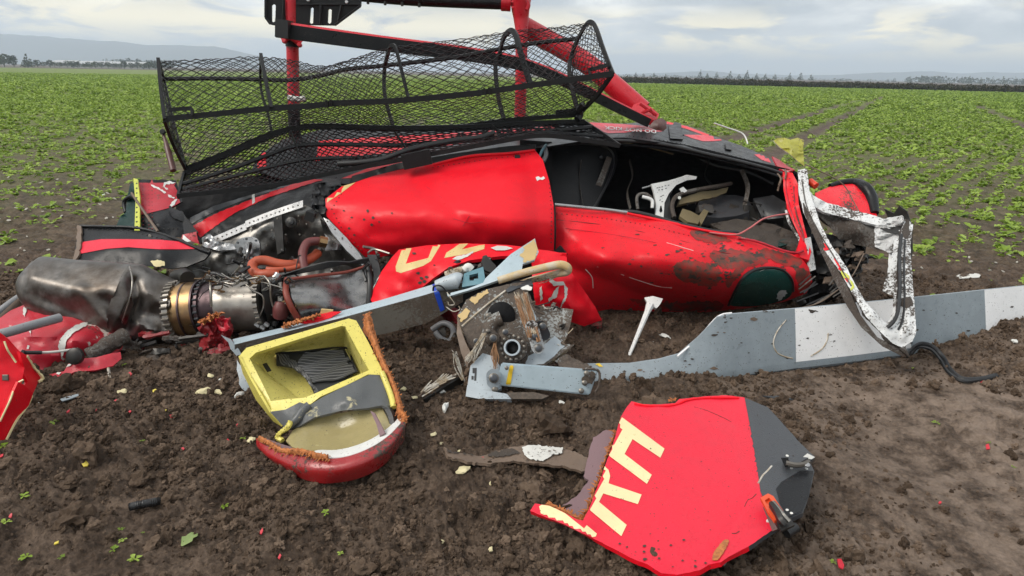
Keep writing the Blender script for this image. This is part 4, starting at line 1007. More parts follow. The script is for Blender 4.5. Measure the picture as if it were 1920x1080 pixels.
for k in range(10):
    x = rg.uniform(1300, 1470); y = rg.uniform(375, 425)
    tube('torn_wire', [(x, y, 5.0), (x + rg.uniform(-20, 20), y + rg.uniform(-14, 6), 5.05), (x + rg.uniform(-45, 45), y + rg.uniform(-10, 14), 4.95)], .004, M['dark_metal'], H, n=4)
sheet('green_shell', [(1450, 455, 4.62), (1470, 448, 4.7), (1484, 450, 4.7), (1476, 458, 4.62), (1462, 462, 4.58)], M['teal'], H, thick=.01)

# --- belly skin beyond the opening
belly = sheet('belly_skin', [(470, 320, 5.25), (486, 290, 5.4), (530, 262, 5.55), (600, 243, 5.75), (700, 240, 5.85), (850, 237, 5.9), (1000, 232, 5.9), (1050, 230, 5.9), (1110, 229, 5.95), (1170, 232, 5.95), (1235, 225, 5.95), (1290, 236, 5.88), (1340, 256, 5.75), (1390, 273, 5.6), (1430, 290, 5.45), (1462, 307, 5.32), (1487, 321, 5.22), (1470, 327, 5.14), (1440, 317, 5.10), (1400, 305, 5.07), (1340, 289, 5.07), (1260, 270, 5.08), (1180, 259, 5.08), (1100, 263, 5.05), (1010, 277, 5.02), (940, 288, 5.0), (850, 302, 4.98), (750, 322, 4.95), (660, 345, 4.92), (560, 342, 5.05)], M['black_paint'], H, inner=[(600, 300, 5.3), (700, 280, 5.35), (1180, 246, 5.4), (1280, 254, 5.4), (1350, 272, 5.35), (1420, 296, 5.3), (1050, 250, 5.4), (900, 280, 5.1)], sp=9, thick=.015, dent=.006, backmat=M['cabin_black'])
bb = bvh_of([belly])
decal('red_stripe', [(1090, 230), (1110, 230), (1170, 233), (1220, 238), (1244, 246), (1236, 247), (1190, 246), (1172, 249), (1140, 250), (1112, 242)], bb, M['red_flat'], belly)
decal('red_stripe', [(1282, 253), (1318, 253), (1356, 258), (1359, 263), (1336, 265), (1318, 265), (1296, 259)], bb, M['red_flat'], belly)
decal('red_stripe', [(1250, 228), (1288, 237), (1330, 253), (1326, 256), (1284, 241), (1250, 233)], bb, M['red'], belly)
decal('red_stripe', [(1362, 258), (1388, 266), (1372, 266)], bb, M['red_flat'], belly)
decal('red_stripe', [(1414, 290), (1430, 289), (1450, 300), (1446, 306), (1428, 300)], bb, M['red_flat'], belly)
sheet('torn_nose_skin', [(1448, 293, 5.3), (1462, 300, 5.28), (1478, 312, 5.2), (1490, 318, 5.12), (1478, 322, 5.1), (1462, 318, 5.1), (1455, 308, 5.2)], M['red_scraped'], H, thick=.01, dent=.02, dsc=10)
for rp in ([(640, 335), (700, 312), (742, 300), (760, 305), (720, 322), (680, 333)], [(598, 264), (700, 258), (900, 247), (1040, 236), (1040, 242), (940, 258), (860, 270), (760, 284), (640, 296), (592, 302)], [(482, 296), (498, 284), (500, 318), (484, 322)]):
    decal('red_stripe', rp, bb, M['red'], belly)
letters('DO NOT KICK', lambda u, q: (1230 - u * 97, 244.5 + q * 6.6 - u * 7.5), bb, M['white_paint'], belly, bold=.02, off=.005)
tube('rim_seal', [(1060, 270, 5.03), (1160, 264, 5.05), (1250, 272, 5.05), (1330, 290, 5.04), (1400, 306, 5.04), (1462, 324, 5.08), (1480, 337, 5.05)], .013, M['rubber'], H)
tube('rim_trim', [(1156, 266, 5.06), (1190, 271, 5.1), (1230, 280, 5.15), (1262, 289, 5.2)], .006, M['wood_in'], H)
tube('inner_rail', [(1160, 270, 5.07), (1250, 279, 5.06), (1340, 298, 5.05), (1420, 318, 5.05), (1460, 331, 5.03)], .010, M['cabin_black'], H)
def strap(a, b, c, d):
    decal('strap', [a, b, c, d], bb, M['rubber'], belly, off=.012)
if True: strap((1252, 228), (1276, 234), (1280, 264), (1256, 262)); strap((1358, 262), (1370, 265), (1372, 284), (1360, 282))
for (x, y) in ((1274, 240), (1277, 252), (1275, 260), (1363, 272), (1366, 279)):
    p = on(bb, x, y, .02); v, f = beam_g(p - Vector((.02, 0, .008)), p + Vector((.02, 0, -.008)), .02, .012); link('buckle', v, f, M['black_metal'], belly)
tube('antenna_whip', [(1339, 231, 5.6), (1365, 240, 5.62), (1388, 248, 5.62), (1397, 256, 5.6), (1402, 270, 5.55)], .0055, M['white_paint'], H)
decal('caked_mud', [(1340, 275), (1400, 290), (1450, 312), (1440, 320), (1390, 303), (1345, 290)], bb, M['mud_panel'], belly, jag=2) if False else None

# --- front door post and torn nose
post = sheet('door_post', [(1468, 322, 5.05), (1486, 324, 5.0), (1496, 345, 4.93), (1497, 380, 4.8), (1508, 425, 4.65), (1521, 472, 4.5), (1517, 488, 4.45), (1500, 482, 4.45), (1494, 470, 4.48), (1500, 445, 4.6), (1488, 420, 4.7), (1476, 390, 4.82), (1469, 355, 4.95)], M['red'], H, sp=6, thick=.03, dent=.016, dsc=9)
surf_tube('post_bead', [(1474, 330), (1474, 355), (1482, 392), (1494, 422), (1507, 452)], post, .005, M['red_scraped'], post)
surf_tube('post_bead', [(1488, 350), (1492, 395), (1503, 430), (1514, 470)], post, .005, M['red_dark'], post)
sheet('latch_strip', [(1512, 446, 4.56), (1520, 444, 4.56), (1526, 480, 4.5), (1530, 505, 4.45), (1522, 508, 4.43), (1516, 485, 4.46)], M['white_muddy'], H, thick=.02, dent=.01)
tube('torn_trim', [(1474, 395, 4.83), (1480, 418, 4.75), (1494, 440, 4.65), (1500, 452, 4.6)], .010, M['white_muddy'], H)
for k, (x, y) in enumerate(((1470, 330), (1463, 340), (1472, 318), (1458, 326))):
    tube('torn_fibre', [(x, y, 5.05), (x - 6 + 4 * k, y + 8, 5.0), (x - 10 + 5 * k, y + 18, 4.98)], .007, M['brown_board'], H, n=4, wob=.3)
# windscreen frame torn out of the nose
wf = thing  # readability only
def ribbon_loft(name, secs, mat, parent, **k): return loft(name, secs, mat, parent, n=14, **k)
wl = sheet('windscreen_frame', [(1496, 318, 4.96), (1513, 316, 4.95), (1518, 359, 4.82), (1540, 424, 4.44), (1558, 458, 4.22), (1587, 500, 3.96), (1602, 530, 3.8), (1624, 567, 3.64), (1648, 593, 3.56), (1672, 616, 3.51), (1668, 608, 3.53), (1680, 584, 3.60), (1685, 522, 3.82), (1684, 490, 3.98), (1688, 458, 4.14), (1690, 430, 4.28), (1698, 410, 4.38), (1712, 420, 4.34), (1707, 463, 4.10), (1711, 522, 3.80), (1716, 590, 3.55), (1718, 622, 3.48), (1711, 640, 3.46), (1692, 652, 3.46), (1674, 644, 3.47), (1648, 620, 3.52), (1624, 594, 3.57), (1604, 560, 3.66), (1588, 532, 3.8), (1570, 502, 3.97), (1546, 470, 4.2), (1527, 440, 4.42), (1507, 400, 4.66), (1498, 365, 4.82)], M['white_muddy'], H, sp=5, thick=.035, dent=.010, dsc=9, jag=.6, edgemat=M['mud_panel'], folds=[([(1506, 330), (1516, 380), (1545, 442), (1580, 500), (1612, 560), (1660, 618)], .014, 9), ([(1704, 430), (1700, 480), (1702, 560), (1704, 610), (1692, 636)], .018, 9)])
tube('frame_seal', [(1690, 440, 4.18), (1686, 480, 4.0), (1687, 530, 3.76), (1684, 580, 3.57), (1676, 602, 3.51), (1664, 614, 3.50)], .010, M['rubber'], wl)
sheet('frame_return', [(1692, 440, 4.22), (1688, 490, 4.02), (1689, 530, 3.84), (1685, 586, 3.62), (1670, 613, 3.55), (1664, 606, 3.60), (1674, 584, 3.68), (1676, 530, 3.9), (1672, 485, 4.08), (1676, 452, 4.22)], M['white_muddy'], wl, thick=.015, dent=.015, dsc=10, sp=5, jag=.8)
sheet('crumpled_skin', [(1640, 424, 4.55), (1664, 408, 4.5), (1690, 402, 4.42), (1700, 430, 4.3), (1692, 462, 4.2), (1668, 474, 4.3), (1640, 462, 4.45)], M['white_muddy'], wl, thick=.01, dent=.06, dsc=12, crease=.05, sp=4, jag=1.5)
surf_tube('frame_groove', [(1697, 450), (1695, 500), (1696, 560), (1692, 600), (1684, 618)], wl, .006, M['rubber'], wl)
surf_tube('frame_groove', [(1504, 340), (1512, 385), (1536, 436), (1562, 478), (1596, 536)], wl, .004, M['mud_panel'], wl)
decal('mud_cake', [(1690, 560), (1706, 556), (1712, 572), (1700, 580), (1688, 574)], [wl], M['mud_cake'], wl, sp=3, jag=1.5, off=.004)
decal('mud_cake', [(1690, 410), (1704, 414), (1706, 440), (1696, 452), (1690, 436)], [wl], M['mud_cake'], wl, sp=3, jag=1.5, off=.004)
decal('red_edge', [(1540, 452), (1548, 458), (1572, 494), (1592, 524), (1589, 530), (1568, 500), (1546, 470)], [wl], M['red'], wl, off=.003)
decal('yellow_edge', [(1577, 508), (1588, 514), (1602, 540), (1596, 546), (1584, 528)], [wl], M['lime'], wl, off=.005, jag=1)
sheet('outer_lip', [(1505, 380, 4.70), (1530, 430, 4.42), (1556, 480, 4.12), (1590, 540, 3.76), (1612, 590, 3.62), (1645, 632, 3.53), (1690, 656, 3.48), (1702, 668, 3.47), (1692, 668, 3.47), (1655, 650, 3.50), (1615, 614, 3.58), (1588, 574, 3.70), (1560, 517, 3.98), (1530, 452, 4.34), (1508, 400, 4.66)], M['mud_panel'], wl, thick=.012, sp=6)
up = sheet('windscreen_header', [(1520, 376, 4.82), (1545, 388, 4.8), (1590, 400, 4.75), (1640, 412, 4.62), (1686, 424, 4.45), (1690, 452, 4.36), (1684, 478, 4.3), (1670, 466, 4.4), (1640, 466, 4.5), (1600, 458, 4.65), (1575, 452, 4.7), (1556, 425, 4.74), (1530, 400, 4.76)], M['mud_panel'], wl, inner=[(1610, 432, 4.55)], thick=.03, dent=.02, sp=7)
sheet('header_edge', [(1510, 348, 4.86), (1524, 366, 4.80), (1548, 379, 4.77), (1590, 391, 4.72), (1640, 404, 4.59), (1690, 420, 4.42), (1690, 434, 4.36), (1640, 421, 4.53), (1590, 409, 4.66), (1545, 398, 4.71), (1518, 384, 4.76)], M['white_muddy'], wl, thick=.02, dent=.02, dsc=12, sp=5, jag=1)
sheet('curled_flare', [(1658, 392, 4.5), (1676, 400, 4.46), (1686, 386, 4.42), (1700, 396, 4.38), (1710, 420, 4.34), (1712, 470, 4.2), (1706, 500, 4.1), (1700, 455, 4.24), (1690, 440, 4.32), (1662, 434, 4.42), (1650, 428, 4.5), (1668, 415, 4.48)], M['dark_metal'], wl, thick=.008, dent=.02, dsc=8, sp=6)
sheet('white_flap', [(1668, 468, 4.34), (1681, 470, 4.3), (1680, 540, 4.1), (1676, 556, 4.05), (1654, 545, 4.12), (1664, 515, 4.22)], M['white_muddy'], wl, thick=.008, dent=.02, jag=1, sp=5)
sheet('muddy_flap', [(1662, 568, 3.92), (1678, 572, 3.9), (1682, 600, 3.84), (1672, 612, 3.8), (1656, 600, 3.86)], M['brown_board'], wl, thick=.008)
tube('frame_tip', [(1690, 650, 3.48), (1696, 658, 3.47), (1704, 669, 3.46)], [.02, .014, .004], M['mud_panel'], wl)
# crushed far side of the nose
nf = sheet('nose_skin', [(1528, 362, 5.2), (1556, 350, 5.25), (1596, 344, 5.3), (1622, 354, 5.2), (1638, 376, 5.1), (1646, 412, 4.95), (1634, 418, 4.95), (1608, 408, 4.98), (1575, 394, 5.02), (1532, 384, 5.1)], M['red_muddy'], H, inner=[(1590, 370, 5.1)], sp=7, thick=.02, dent=.01)
tube('nose_edge', [(1556, 349, 5.26), (1580, 342, 5.3), (1604, 343, 5.3), (1622, 352, 5.2), (1634, 372, 5.12), (1640, 400, 5.0)], [.02, .025, .035, .045, .045, .03], M['black_paint'], H)
sheet('nose_skin_rim', [(1532, 384, 5.06), (1575, 392, 4.98), (1606, 406, 4.92), (1600, 410, 4.9), (1560, 404, 4.95), (1528, 392, 5.02)], M['mud_panel'], H, thick=.02)
cap, ff = tube_g([P(1518, 340, 5.0), P(1530, 349, 4.95)], .026, 12); link('red_plug', cap, ff, M['plug_red'], H)
tube('black_hose', [(1514, 366, 4.98), (1511, 350, 5.0), (1517, 341, 5.0)], .022, M['rubber'], H)
sheet('torn_yellow_skin', [(1450, 264, 5.3), (1458, 259, 5.34), (1470, 258, 5.32), (1482, 262, 5.28), (1496, 258, 5.3), (1508, 263, 5.26), (1506, 275, 5.22), (1507, 296, 5.15), (1508, 312, 5.1), (1498, 304, 5.12), (1480, 288, 5.16), (1462, 276, 5.22)], M['olive'], H, sp=4, thick=.006, dent=.03, dsc=12, backmat=M['white_worn'])
tube('torn_wire', [(1510, 308, 5.08), (1540, 322, 5.0), (1580, 345, 5.0), (1604, 385, 4.9), (1622, 418, 4.7)], .004, M['brown_board'], H, n=5)
tube('torn_wire', [(1488, 580, 4.2), (1530, 570, 4.2), (1560, 552, 4.2), (1596, 520, 4.3), (1620, 475, 4.4)], .0045, M['brown_board'], H, n=5)
sheet('crushed_nose_structure', [(1525, 436, 4.72), (1560, 440, 4.72), (1612, 458, 4.66), (1628, 482, 4.6), (1600, 524, 4.6), (1560, 562, 4.55), (1518, 578, 4.55), (1508, 520, 4.6)], M['cabin_black'], H, thick=.05, dent=.08, dsc=9, jag=3)
for k in range(16):
    x = rg.uniform(1530, 1610); y = rg.uniform(450, 540)
    sheet('crushed_plate', [(x, y, 4.5), (x + rg.uniform(8, 26), y - rg.uniform(0, 12), 4.52), (x + rg.uniform(10, 30), y + rg.uniform(4, 16), 4.46), (x - 5, y + rg.uniform(6, 14), 4.46)], rg.choice([M['mud_panel'], M['dark_metal'], M['rubber'], M['brown_board']]), H, thick=.012, dent=.05, dsc=14, jag=2, sp=5)
for q in ([(1515, 560), (1560, 520), (1580, 500), (1530, 530)], [(1500, 575), (1560, 540), (1590, 545), (1540, 570)], [(1530, 470), (1570, 450), (1600, 480), (1560, 520), (1530, 510)]):
    sheet('crushed_nose_structure', [(x, y, 4.6) for x, y in q], M['dark_metal'], H, thick=.05, dent=.05, dsc=9, jag=2)
for k in range(12):
    x = rg.uniform(1490, 1570); y = rg.uniform(520, 575)
    tube('torn_strip', [(x, y, 4.35), (x + rg.uniform(20, 55), y - rg.uniform(12, 30), 4.4)], .006, rg.choice([M['dark_metal'], M['mud_panel'], M['rubber']]), H, n=4)

# --- rear fuselage round the engine bay
deck = sheet('engine_deck', [(352, 410, 4.82), (400, 386, 4.88), (470, 365, 4.92), (545, 345, 4.96), (590, 333, 5.0), (640, 336, 4.9), (638, 350, 4.76), (612, 372, 4.6), (610, 402, 4.54), (585, 392, 4.56), (540, 393, 4.58), (470, 424, 4.62), (400, 455, 4.62), (372, 456, 4.64)], M['black_wrinkle'], H, sp=6, thick=.012, dent=.02, dsc=7, crease=.03)
decal('red_stripe', [(362, 424), (402, 402), (470, 375), (545, 347), (588, 336), (606, 338), (560, 352), (500, 372), (470, 386), (440, 400), (404, 424), (376, 446)], [deck], M['red'], deck, off=.003, jag=.8)
decal('grey_edge', [(352, 411), (400, 387), (470, 366), (545, 345), (548, 348), (470, 371), (404, 396), (360, 420)], [deck], M['grey_black'], deck, off=.003)
decal('cream_tear', [(473, 366), (478, 364), (479, 380), (474, 384)], [deck], M['white_paint'], deck, off=.005)
bay = sheet('firewall', [(386, 452, 4.56), (420, 440, 4.56), (470, 416, 4.56), (530, 394, 4.55), (566, 383, 4.54), (608, 398, 4.52), (640, 436, 4.46), (684, 484, 4.42), (700, 520, 4.4), (690, 590, 4.35), (600, 620, 4.3), (480, 620, 4.3), (380, 600, 4.35), (330, 540, 4.4), (360, 480, 4.5)], M['steel'], H, inner=[(450, 500, 4.42), (520, 450, 4.5), (560, 480, 4.6), (600, 450, 4.52), (420, 480, 4.40), (640, 500, 4.42), (500, 560, 4.4)], sp=8, thick=.01, dent=.022, dsc=6, crease=.03)
def rivet_strip(name, pts, wpx, mat, parent, step=9, rr=.006):
    mid = [(x, y, Y) for x, y, Y in pts]; up_ = [(x, y - wpx / 2, Y) for x, y, Y in mid]; dn = [(x, y + wpx / 2, Y - .02) for x, y, Y in mid]
    o = grid_surf(name, [up_, dn], mat, parent, nu=8, nv=2, thick=.008)
    b = bvh_of([o]); pts2 = resample([(p[0], p[1]) for p in mid], step, closed=False); mb = MB()
    for x, y in pts2:
        p = on(b, x, y, .001)
        if p is not None: v, f = disc_g(p, CAM - p, rr, .006, 6, .4); mb.add(v, f)
    if mb.v: mb.build('rivets', M['bolt'], o)
    return o
rivet_strip('riveted_edge', [(392, 454, 4.54), (425, 440, 4.54), (462, 424, 4.54)], 13, M['steel_light'], H, 9)
rivet_strip('riveted_edge', [(460, 421, 4.53), (500, 405, 4.53), (540, 391, 4.52), (568, 382, 4.52)], 13, M['steel_light'], H, 9)
sheet('crumpled_flange', [(378, 446, 4.52), (394, 438, 4.5), (406, 452, 4.46), (440, 458, 4.42), (470, 456, 4.42), (440, 468, 4.38), (410, 470, 4.38), (380, 462, 4.46)], M['steel_light'], H, thick=.006, dent=.03, dsc=14, sp=4)
pl = sheet('mounting_plate', [(440, 462, 4.38), (446, 450, 4.38), (462, 444, 4.38), (480, 446, 4.38), (487, 458, 4.36), (486, 478, 4.34), (470, 486, 4.34), (450, 480, 4.36)], M['steel_light'], H, thick=.015, rnd_=2, sp=5)
for x, y in ((446, 455), (462, 448), (480, 451), (484, 466), (474, 481), (452, 476)): bolt('plate_bolt', (x, y, 4.33), _fw * -1, .008, .012, M['bolt_dark'], pl)
tube('probe', [(468, 462, 4.34), (468, 472, 4.26), (466, 480, 4.24)], [.03, .028, .018], M['steel_light'], pl, n=10)
tube('probe_lead', [(466, 478, 4.24), (466, 492, 4.2), (460, 508, 4.16), (452, 522, 4.1), (444, 528, 4.02)], .010, M['rubber'], pl)
tube('probe_fitting', [(452, 466, 4.34), (450, 474, 4.28), (456, 480, 4.28)], .014, M['dark_metal'], pl)
for (x, y, r) in ((546, 417, .036), (440, 500, .02), (600, 470, .02), (530, 470, .025)):
    v, f = disc_g(P(x, y, 4.44), _fw * -1, r, .02, 16); link('grommet', v, f, M['dark_metal'], H)
    v, f = disc_g(P(x, y, 4.42), _fw * -1, r * .5, .02, 12); link('grommet_core', v, f, M['rubber'], H)
for x, y in ((520, 410), (536, 440), (562, 440), (510, 432), (575, 420), (590, 440), (500, 460), (560, 405), (620, 460), (610, 440), (480, 440), (525, 455)): bolt('bay_rivet', (x, y, 4.47), _fw * -1, .007, .01, M['bolt'], H)
sheet('bay_rib', [(512, 408, 4.5), (528, 402, 4.5), (532, 470, 4.4), (520, 478, 4.4)], M['dark_metal'], H, thick=.015, dent=.02)
sheet('black_tar_skin', [(588, 345, 4.78), (612, 340, 4.74), (640, 350, 4.7), (612, 376, 4.55), (612, 420, 4.48), (600, 402, 4.5), (582, 388, 4.55)], M['black_wrinkle'], H, thick=.01, dent=.05, dsc=16, sp=4)
v, f = beam_g(P(574, 402, 4.44), P(590, 408, 4.44), .05, .06, Vector((.3, 0, 1))); link('latch_block', v, f, M['rubber'], H)
sheet('side_frame', [(606, 408, 4.46), (616, 412, 4.44), (650, 446, 4.40), (676, 478, 4.36), (684, 492, 4.34), (680, 498, 4.32), (650, 470, 4.34), (622, 436, 4.40)], M['steel_light'], H, thick=.03)
sheet('side_frame_web', [(600, 410, 4.5), (622, 436, 4.41), (650, 470, 4.36), (682, 498, 4.34), (660, 505, 4.4), (625, 490, 4.46), (610, 450, 4.5)], M['steel'], H, thick=.01, dent=.02)
for x, y in ((614, 415), (628, 430), (642, 446), (656, 460), (668, 475)): bolt('frame_rivet', (x, y, 4.38), _fw * -1, .006, .008, M['bolt'], H)
# hoses
tube('orange_hose', [(520, 517, 4.02), (505, 514, 4.0), (486, 514, 4.0), (474, 506, 4.02), (476, 493, 4.08), (494, 488, 4.1), (530, 496, 4.1), (560, 494, 4.15), (584, 484, 4.25), (596, 474, 4.32)], .030, M['orange_hose'], H, n=12, seg=10, wob=.03)
tube('orange_hose', [(500, 505, 4.04), (520, 506, 4.04), (545, 504, 4.08), (565, 498, 4.12)], .018, M['orange_hose'], H, n=10, wob=.03)
tube('brown_hose', [(572, 508, 4.1), (568, 490, 4.14), (568, 472, 4.2), (576, 456, 4.26), (592, 452, 4.3), (604, 453, 4.32)], .028, M['brown_hose'], H, n=12, seg=8, wob=.03)
v, f = tube_g([P(598, 452, 4.3), P(612, 455, 4.32)], .036, 8); link('hose_coupling', v, f, M['gold'], H)
sheet('cone_bracket', [(610, 440, 4.38), (634, 458, 4.34), (632, 468, 4.33), (610, 470, 4.36)], M['steel_light'], H, thick=.05)
for k in range(34):
    x, y = rg.choice([(rg.uniform(420, 700), rg.uniform(485, 530)), (rg.uniform(500, 560), rg.uniform(500, 600)), (rg.uniform(660, 720), rg.uniform(470, 560))]); q = rg.uniform(3.9, 4.25)
    a = rg.uniform(0, 6.28); l = rg.uniform(20, 55)
    tube('wire', [(x, y, q), (x + math.cos(a) * l * .5 + rg.uniform(-9, 9), y + math.sin(a) * l * .4 + rg.uniform(-9, 9), q + .05), (x + math.cos(a) * l, y + math.sin(a) * l * .7, q)], rg.uniform(.004, .010), rg.choice([M['rubber'], M['rubber'], M['dark_metal'], M['pipe']]), H, n=5, seg=5)
for i in range(7): tube('bay_cable', [(500, 522 + i * .8, 3.96 - i * .01), (560, 512 - i, 3.98), (620, 500 - i * 1.5, 4.02), (680, 486 + i * 1.2, 4.1), (712, 478 + i, 4.12)], .006, M['rubber'], H, n=5)
for i in range(8): tube('bay_cable', [(690 + i * 2, 478, 4.1), (702 + i * 1.5, 510, 4.05), (700 + i * 1.2, 545, 4.0), (692 + i, 566, 3.96)], .007, M['rubber'], H, n=5)

# --- tail end on the left
tl = sheet('tail_skin', [(252, 336, 4.95), (285, 337, 4.98), (330, 338, 5.0), (334, 352, 4.96), (342, 378, 4.86), (322, 390, 4.76), (344, 398, 4.7), (352, 422, 4.6), (345, 445, 4.52), (300, 442, 4.5), (262, 436, 4.52), (258, 400, 4.66)], M['black_paint'], H, inner=[(296, 380, 4.78), (300, 415, 4.55)], sp=6, thick=.008, dent=.012, dsc=8)
decal('red_skin', [(255, 335), (285, 337), (331, 338), (335, 352), (343, 377), (323, 389), (300, 395), (262, 404), (259, 380)], [tl], M['red_scraped'], tl, off=.003)
for pp in ([(282, 345), (300, 354), (312, 362), (309, 364), (296, 356), (284, 349)], [(308, 343), (318, 340), (330, 343), (326, 345), (312, 346), (309, 351), (316, 356), (312, 357), (306, 350)], [(318, 386), (328, 375), (333, 374), (328, 384), (322, 389)], [(315, 366), (328, 371), (326, 374), (316, 370)]):
    decal('bare_tear', pp, [tl], M['white_paint'], tl, sp=3, jag=1.2, off=.006)
decal('crumple', [(316, 388), (338, 390), (350, 402), (352, 420), (342, 416), (328, 412), (318, 402)], [tl], M['black_wrinkle'], tl, sp=3, off=.008, jag=1)
for yy in range(348, 404, 7):
    for xx in (268, 279, 284): bolt('rivet', (xx, yy, tl and 4.9 - (yy - 340) * .0042), _fw * -1, .004, .006, M['red_dark'], tl) if False else None
st = sheet('lime_strip', [(250, 334, 4.92), (258, 336, 4.9), (262, 370, 4.72), (262, 432, 4.46), (252, 432, 4.46), (254, 380, 4.7)], M['lime'], tl, thick=.012, sp=6)
for yy in range(344, 430, 9): bolt('strip_rivet', on(bvh_of([st]), 256.5, yy, .002), _fw * -1, .006, .006, M['bolt_dark'], tl)
tube('control_rod', [(247, 362, 4.8), (262, 385, 4.66), (296, 434, 4.42)], .009, M['brown_board'], tl)
sheet('tail_interior', [(244, 345, 5.02), (254, 340, 4.98), (256, 432, 4.58), (214, 432, 4.66), (226, 405, 4.8), (236, 398, 4.86), (238, 372, 4.96)], M['teal'], H, thick=.01, dent=.03, dsc=9, sp=6)
tube('hinge_arm', [(236, 398, 4.9), (233, 378, 4.95), (246, 368, 4.9), (255, 372, 4.86)], .015, M['black_metal'], H)
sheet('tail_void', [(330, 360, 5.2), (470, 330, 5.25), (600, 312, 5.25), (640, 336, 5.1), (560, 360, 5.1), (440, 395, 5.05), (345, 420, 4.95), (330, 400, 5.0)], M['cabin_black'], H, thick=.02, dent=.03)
sheet('lid_gap_shade', [(655, 344, 4.86), (745, 318, 4.90), (850, 300, 4.92), (960, 285, 4.93), (1004, 279, 4.93), (1004, 270, 4.97), (950, 274, 4.97), (850, 288, 4.96), (745, 306, 4.94), (660, 330, 4.92)], M['rubber'], H, thick=.015, dent=.02, dsc=9)  # black strip added as the shade in the gap between basket lid and side panel
sheet('black_flap', [(340, 395, 4.7), (352, 412, 4.62), (372, 436, 4.5), (345, 442, 4.5)], M['black_paint'], H, thick=.008)
sheet('red_flap', [(342, 440, 4.5), (368, 434, 4.5), (370, 446, 4.48), (374, 458, 4.46), (358, 452, 4.46), (340, 448, 4.46)], M['red_scraped'], H, thick=.008, dent=.02)
sheet('white_tear', [(344, 440, 4.46), (350, 446, 4.44), (358, 452, 4.43), (350, 454, 4.43), (342, 448, 4.44)], M['white_paint'], H, thick=.004, sp=4)
cw = sheet('engine_cowling', [(146, 424, 4.55), (190, 424, 4.55), (240, 426, 4.5), (280, 432, 4.46), (330, 448, 4.36), (372, 466, 4.26), (394, 474, 4.22), (384, 486, 4.2), (350, 500, 4.16), (322, 504, 4.16), (270, 498, 4.18), (210, 493, 4.22), (138, 491, 4.26), (142, 460, 4.4)], M['black_paint'], H, inner=[(220, 470, 4.26), (300, 475, 4.18), (170, 470, 4.3)], sp=7, thick=.012, dent=.008, dsc=5)
decal('red_stripe', [(150, 455), (190, 449), (240, 449), (300, 450), (340, 454), (374, 467), (340, 468), (300, 468), (240, 464), (200, 467), (152, 476)], [cw], M['red_flat'], cw, off=.003)
decal('pale_tear', [(283, 490), (296, 487), (308, 490), (309, 499), (292, 500)], [cw], M['cream'], cw, sp=3, jag=1, off=.005)
sheet('torn_brown_edge', [(145, 422, 4.53), (152, 424, 4.52), (151, 455, 4.38), (148, 478, 4.28), (136, 494, 4.22), (143, 460, 4.38)], M['brown_board'], cw, thick=.012, jag=1.5, sp=5)
bolt('cowling_fastener', on(bvh_of([cw]), 281, 443, .003), _fw * -1, .012, .008, M['bolt'], cw, 10)
tube('cowling_edge', [(150, 424, 4.54), (240, 426, 4.49), (280, 432, 4.45), (330, 448, 4.35), (372, 466, 4.25), (394, 474, 4.2)], .010, M['black_paint'], cw)

# --- turbine engine
E = thing('engine', (0, 0, 0), None, None); E.parent = H; del E['_origin']; E.location = (0, 0, 0)
def skewloft(name, secs, mat, n=64, seg=10, dent=.0, dsc=4, folds=()):
    A = catmull([P(a, b, Y) for a, b, c, d, Y, r in secs], seg); B = catmull([P(c, d, Y) for a, b, c, d, Y, r in secs], seg); Rr = catmull([Vector((r, 0, 0)) for *_, r in secs], seg)
    V = []; CUR['seed'] += 1; s = CUR['seed']
    for p, q, r in zip(A, B, Rr):
        m = (p + q) / 2
        for j in range(n):
            an = 6.28318 * j / n; v = m + (p - q) / 2 * math.cos(an) + Vector((0, -1, -.25)) * math.sin(an) * r.x
            if dent: v = v + (m - v).normalized() * dent * (float(np.abs(fbm(v.x * dsc + s, (v.z * 1.3 + v.y * .4) * dsc, 2, s))) - .2)
            V.append(v)
    for pts, amp, wpx in folds:
        for i, v in enumerate(V):
            if math.sin(6.28318 * (i % n) / n) < -.1: continue
            x, y = topix(v); d = min(float(seg_dist(np.array([x]), np.array([y]), (*p, *q))[0]) for p, q in zip(pts[:-1], pts[1:]))
            if d < wpx: V[i] = v + (CAM - v).normalized() * amp * (1 - d / wpx) ** 1.3
    m = len(A); F = [(i * n + j, i * n + (j + 1) % n, (i + 1) * n + (j + 1) % n, (i + 1) * n + j) for i in range(m - 1) for j in range(n)]
    o = link(name, V, F, mat, E, ang=50); c = len(V); return o
ex = skewloft('exhaust_pipe', [(62, 490, 46, 514, 3.96, .10), (68, 489, 45, 532, 3.95, .13), (90, 491, 56, 560, 3.93, .16), (135, 494, 92, 590, 3.91, .175), (190, 497, 150, 609, 3.90, .18), (242, 501, 224, 624, 3.89, .185)], M['exhaust'], dent=.012, dsc=2.6, folds=[([(60, 520), (130, 540), (225, 548)], .035, 34), ([(150, 545), (185, 585), (205, 610)], .03, 22), ([(200, 560), (222, 600)], -.035, 22), ([(70, 560), (150, 590)], -.02, 26)])
tube('outlet_rim', [(62, 490, 3.97), (50, 505, 3.95), (45, 522, 3.92), (47, 536, 3.90)], .006, M['exhaust'], E)
ex2 = skewloft('exhaust_elbow', [(240, 500, 222, 626, 3.885, .19), (262, 506, 246, 634, 3.9, .19), (284, 516, 276, 640, 3.92, .185), (306, 528, 304, 641, 3.94, .175), (322, 532, 322, 640, 3.95, .168), (335, 531, 336, 639, 3.95, .166)], M['exhaust'], dent=.016, dsc=3.4, folds=[([(252, 530), (262, 560), (250, 590), (236, 616)], -.06, 24), ([(268, 548), (300, 560), (328, 580)], .04, 26), ([(262, 590), (300, 596), (326, 610)], -.035, 24), ([(258, 606), (290, 622)], .03, 16)])
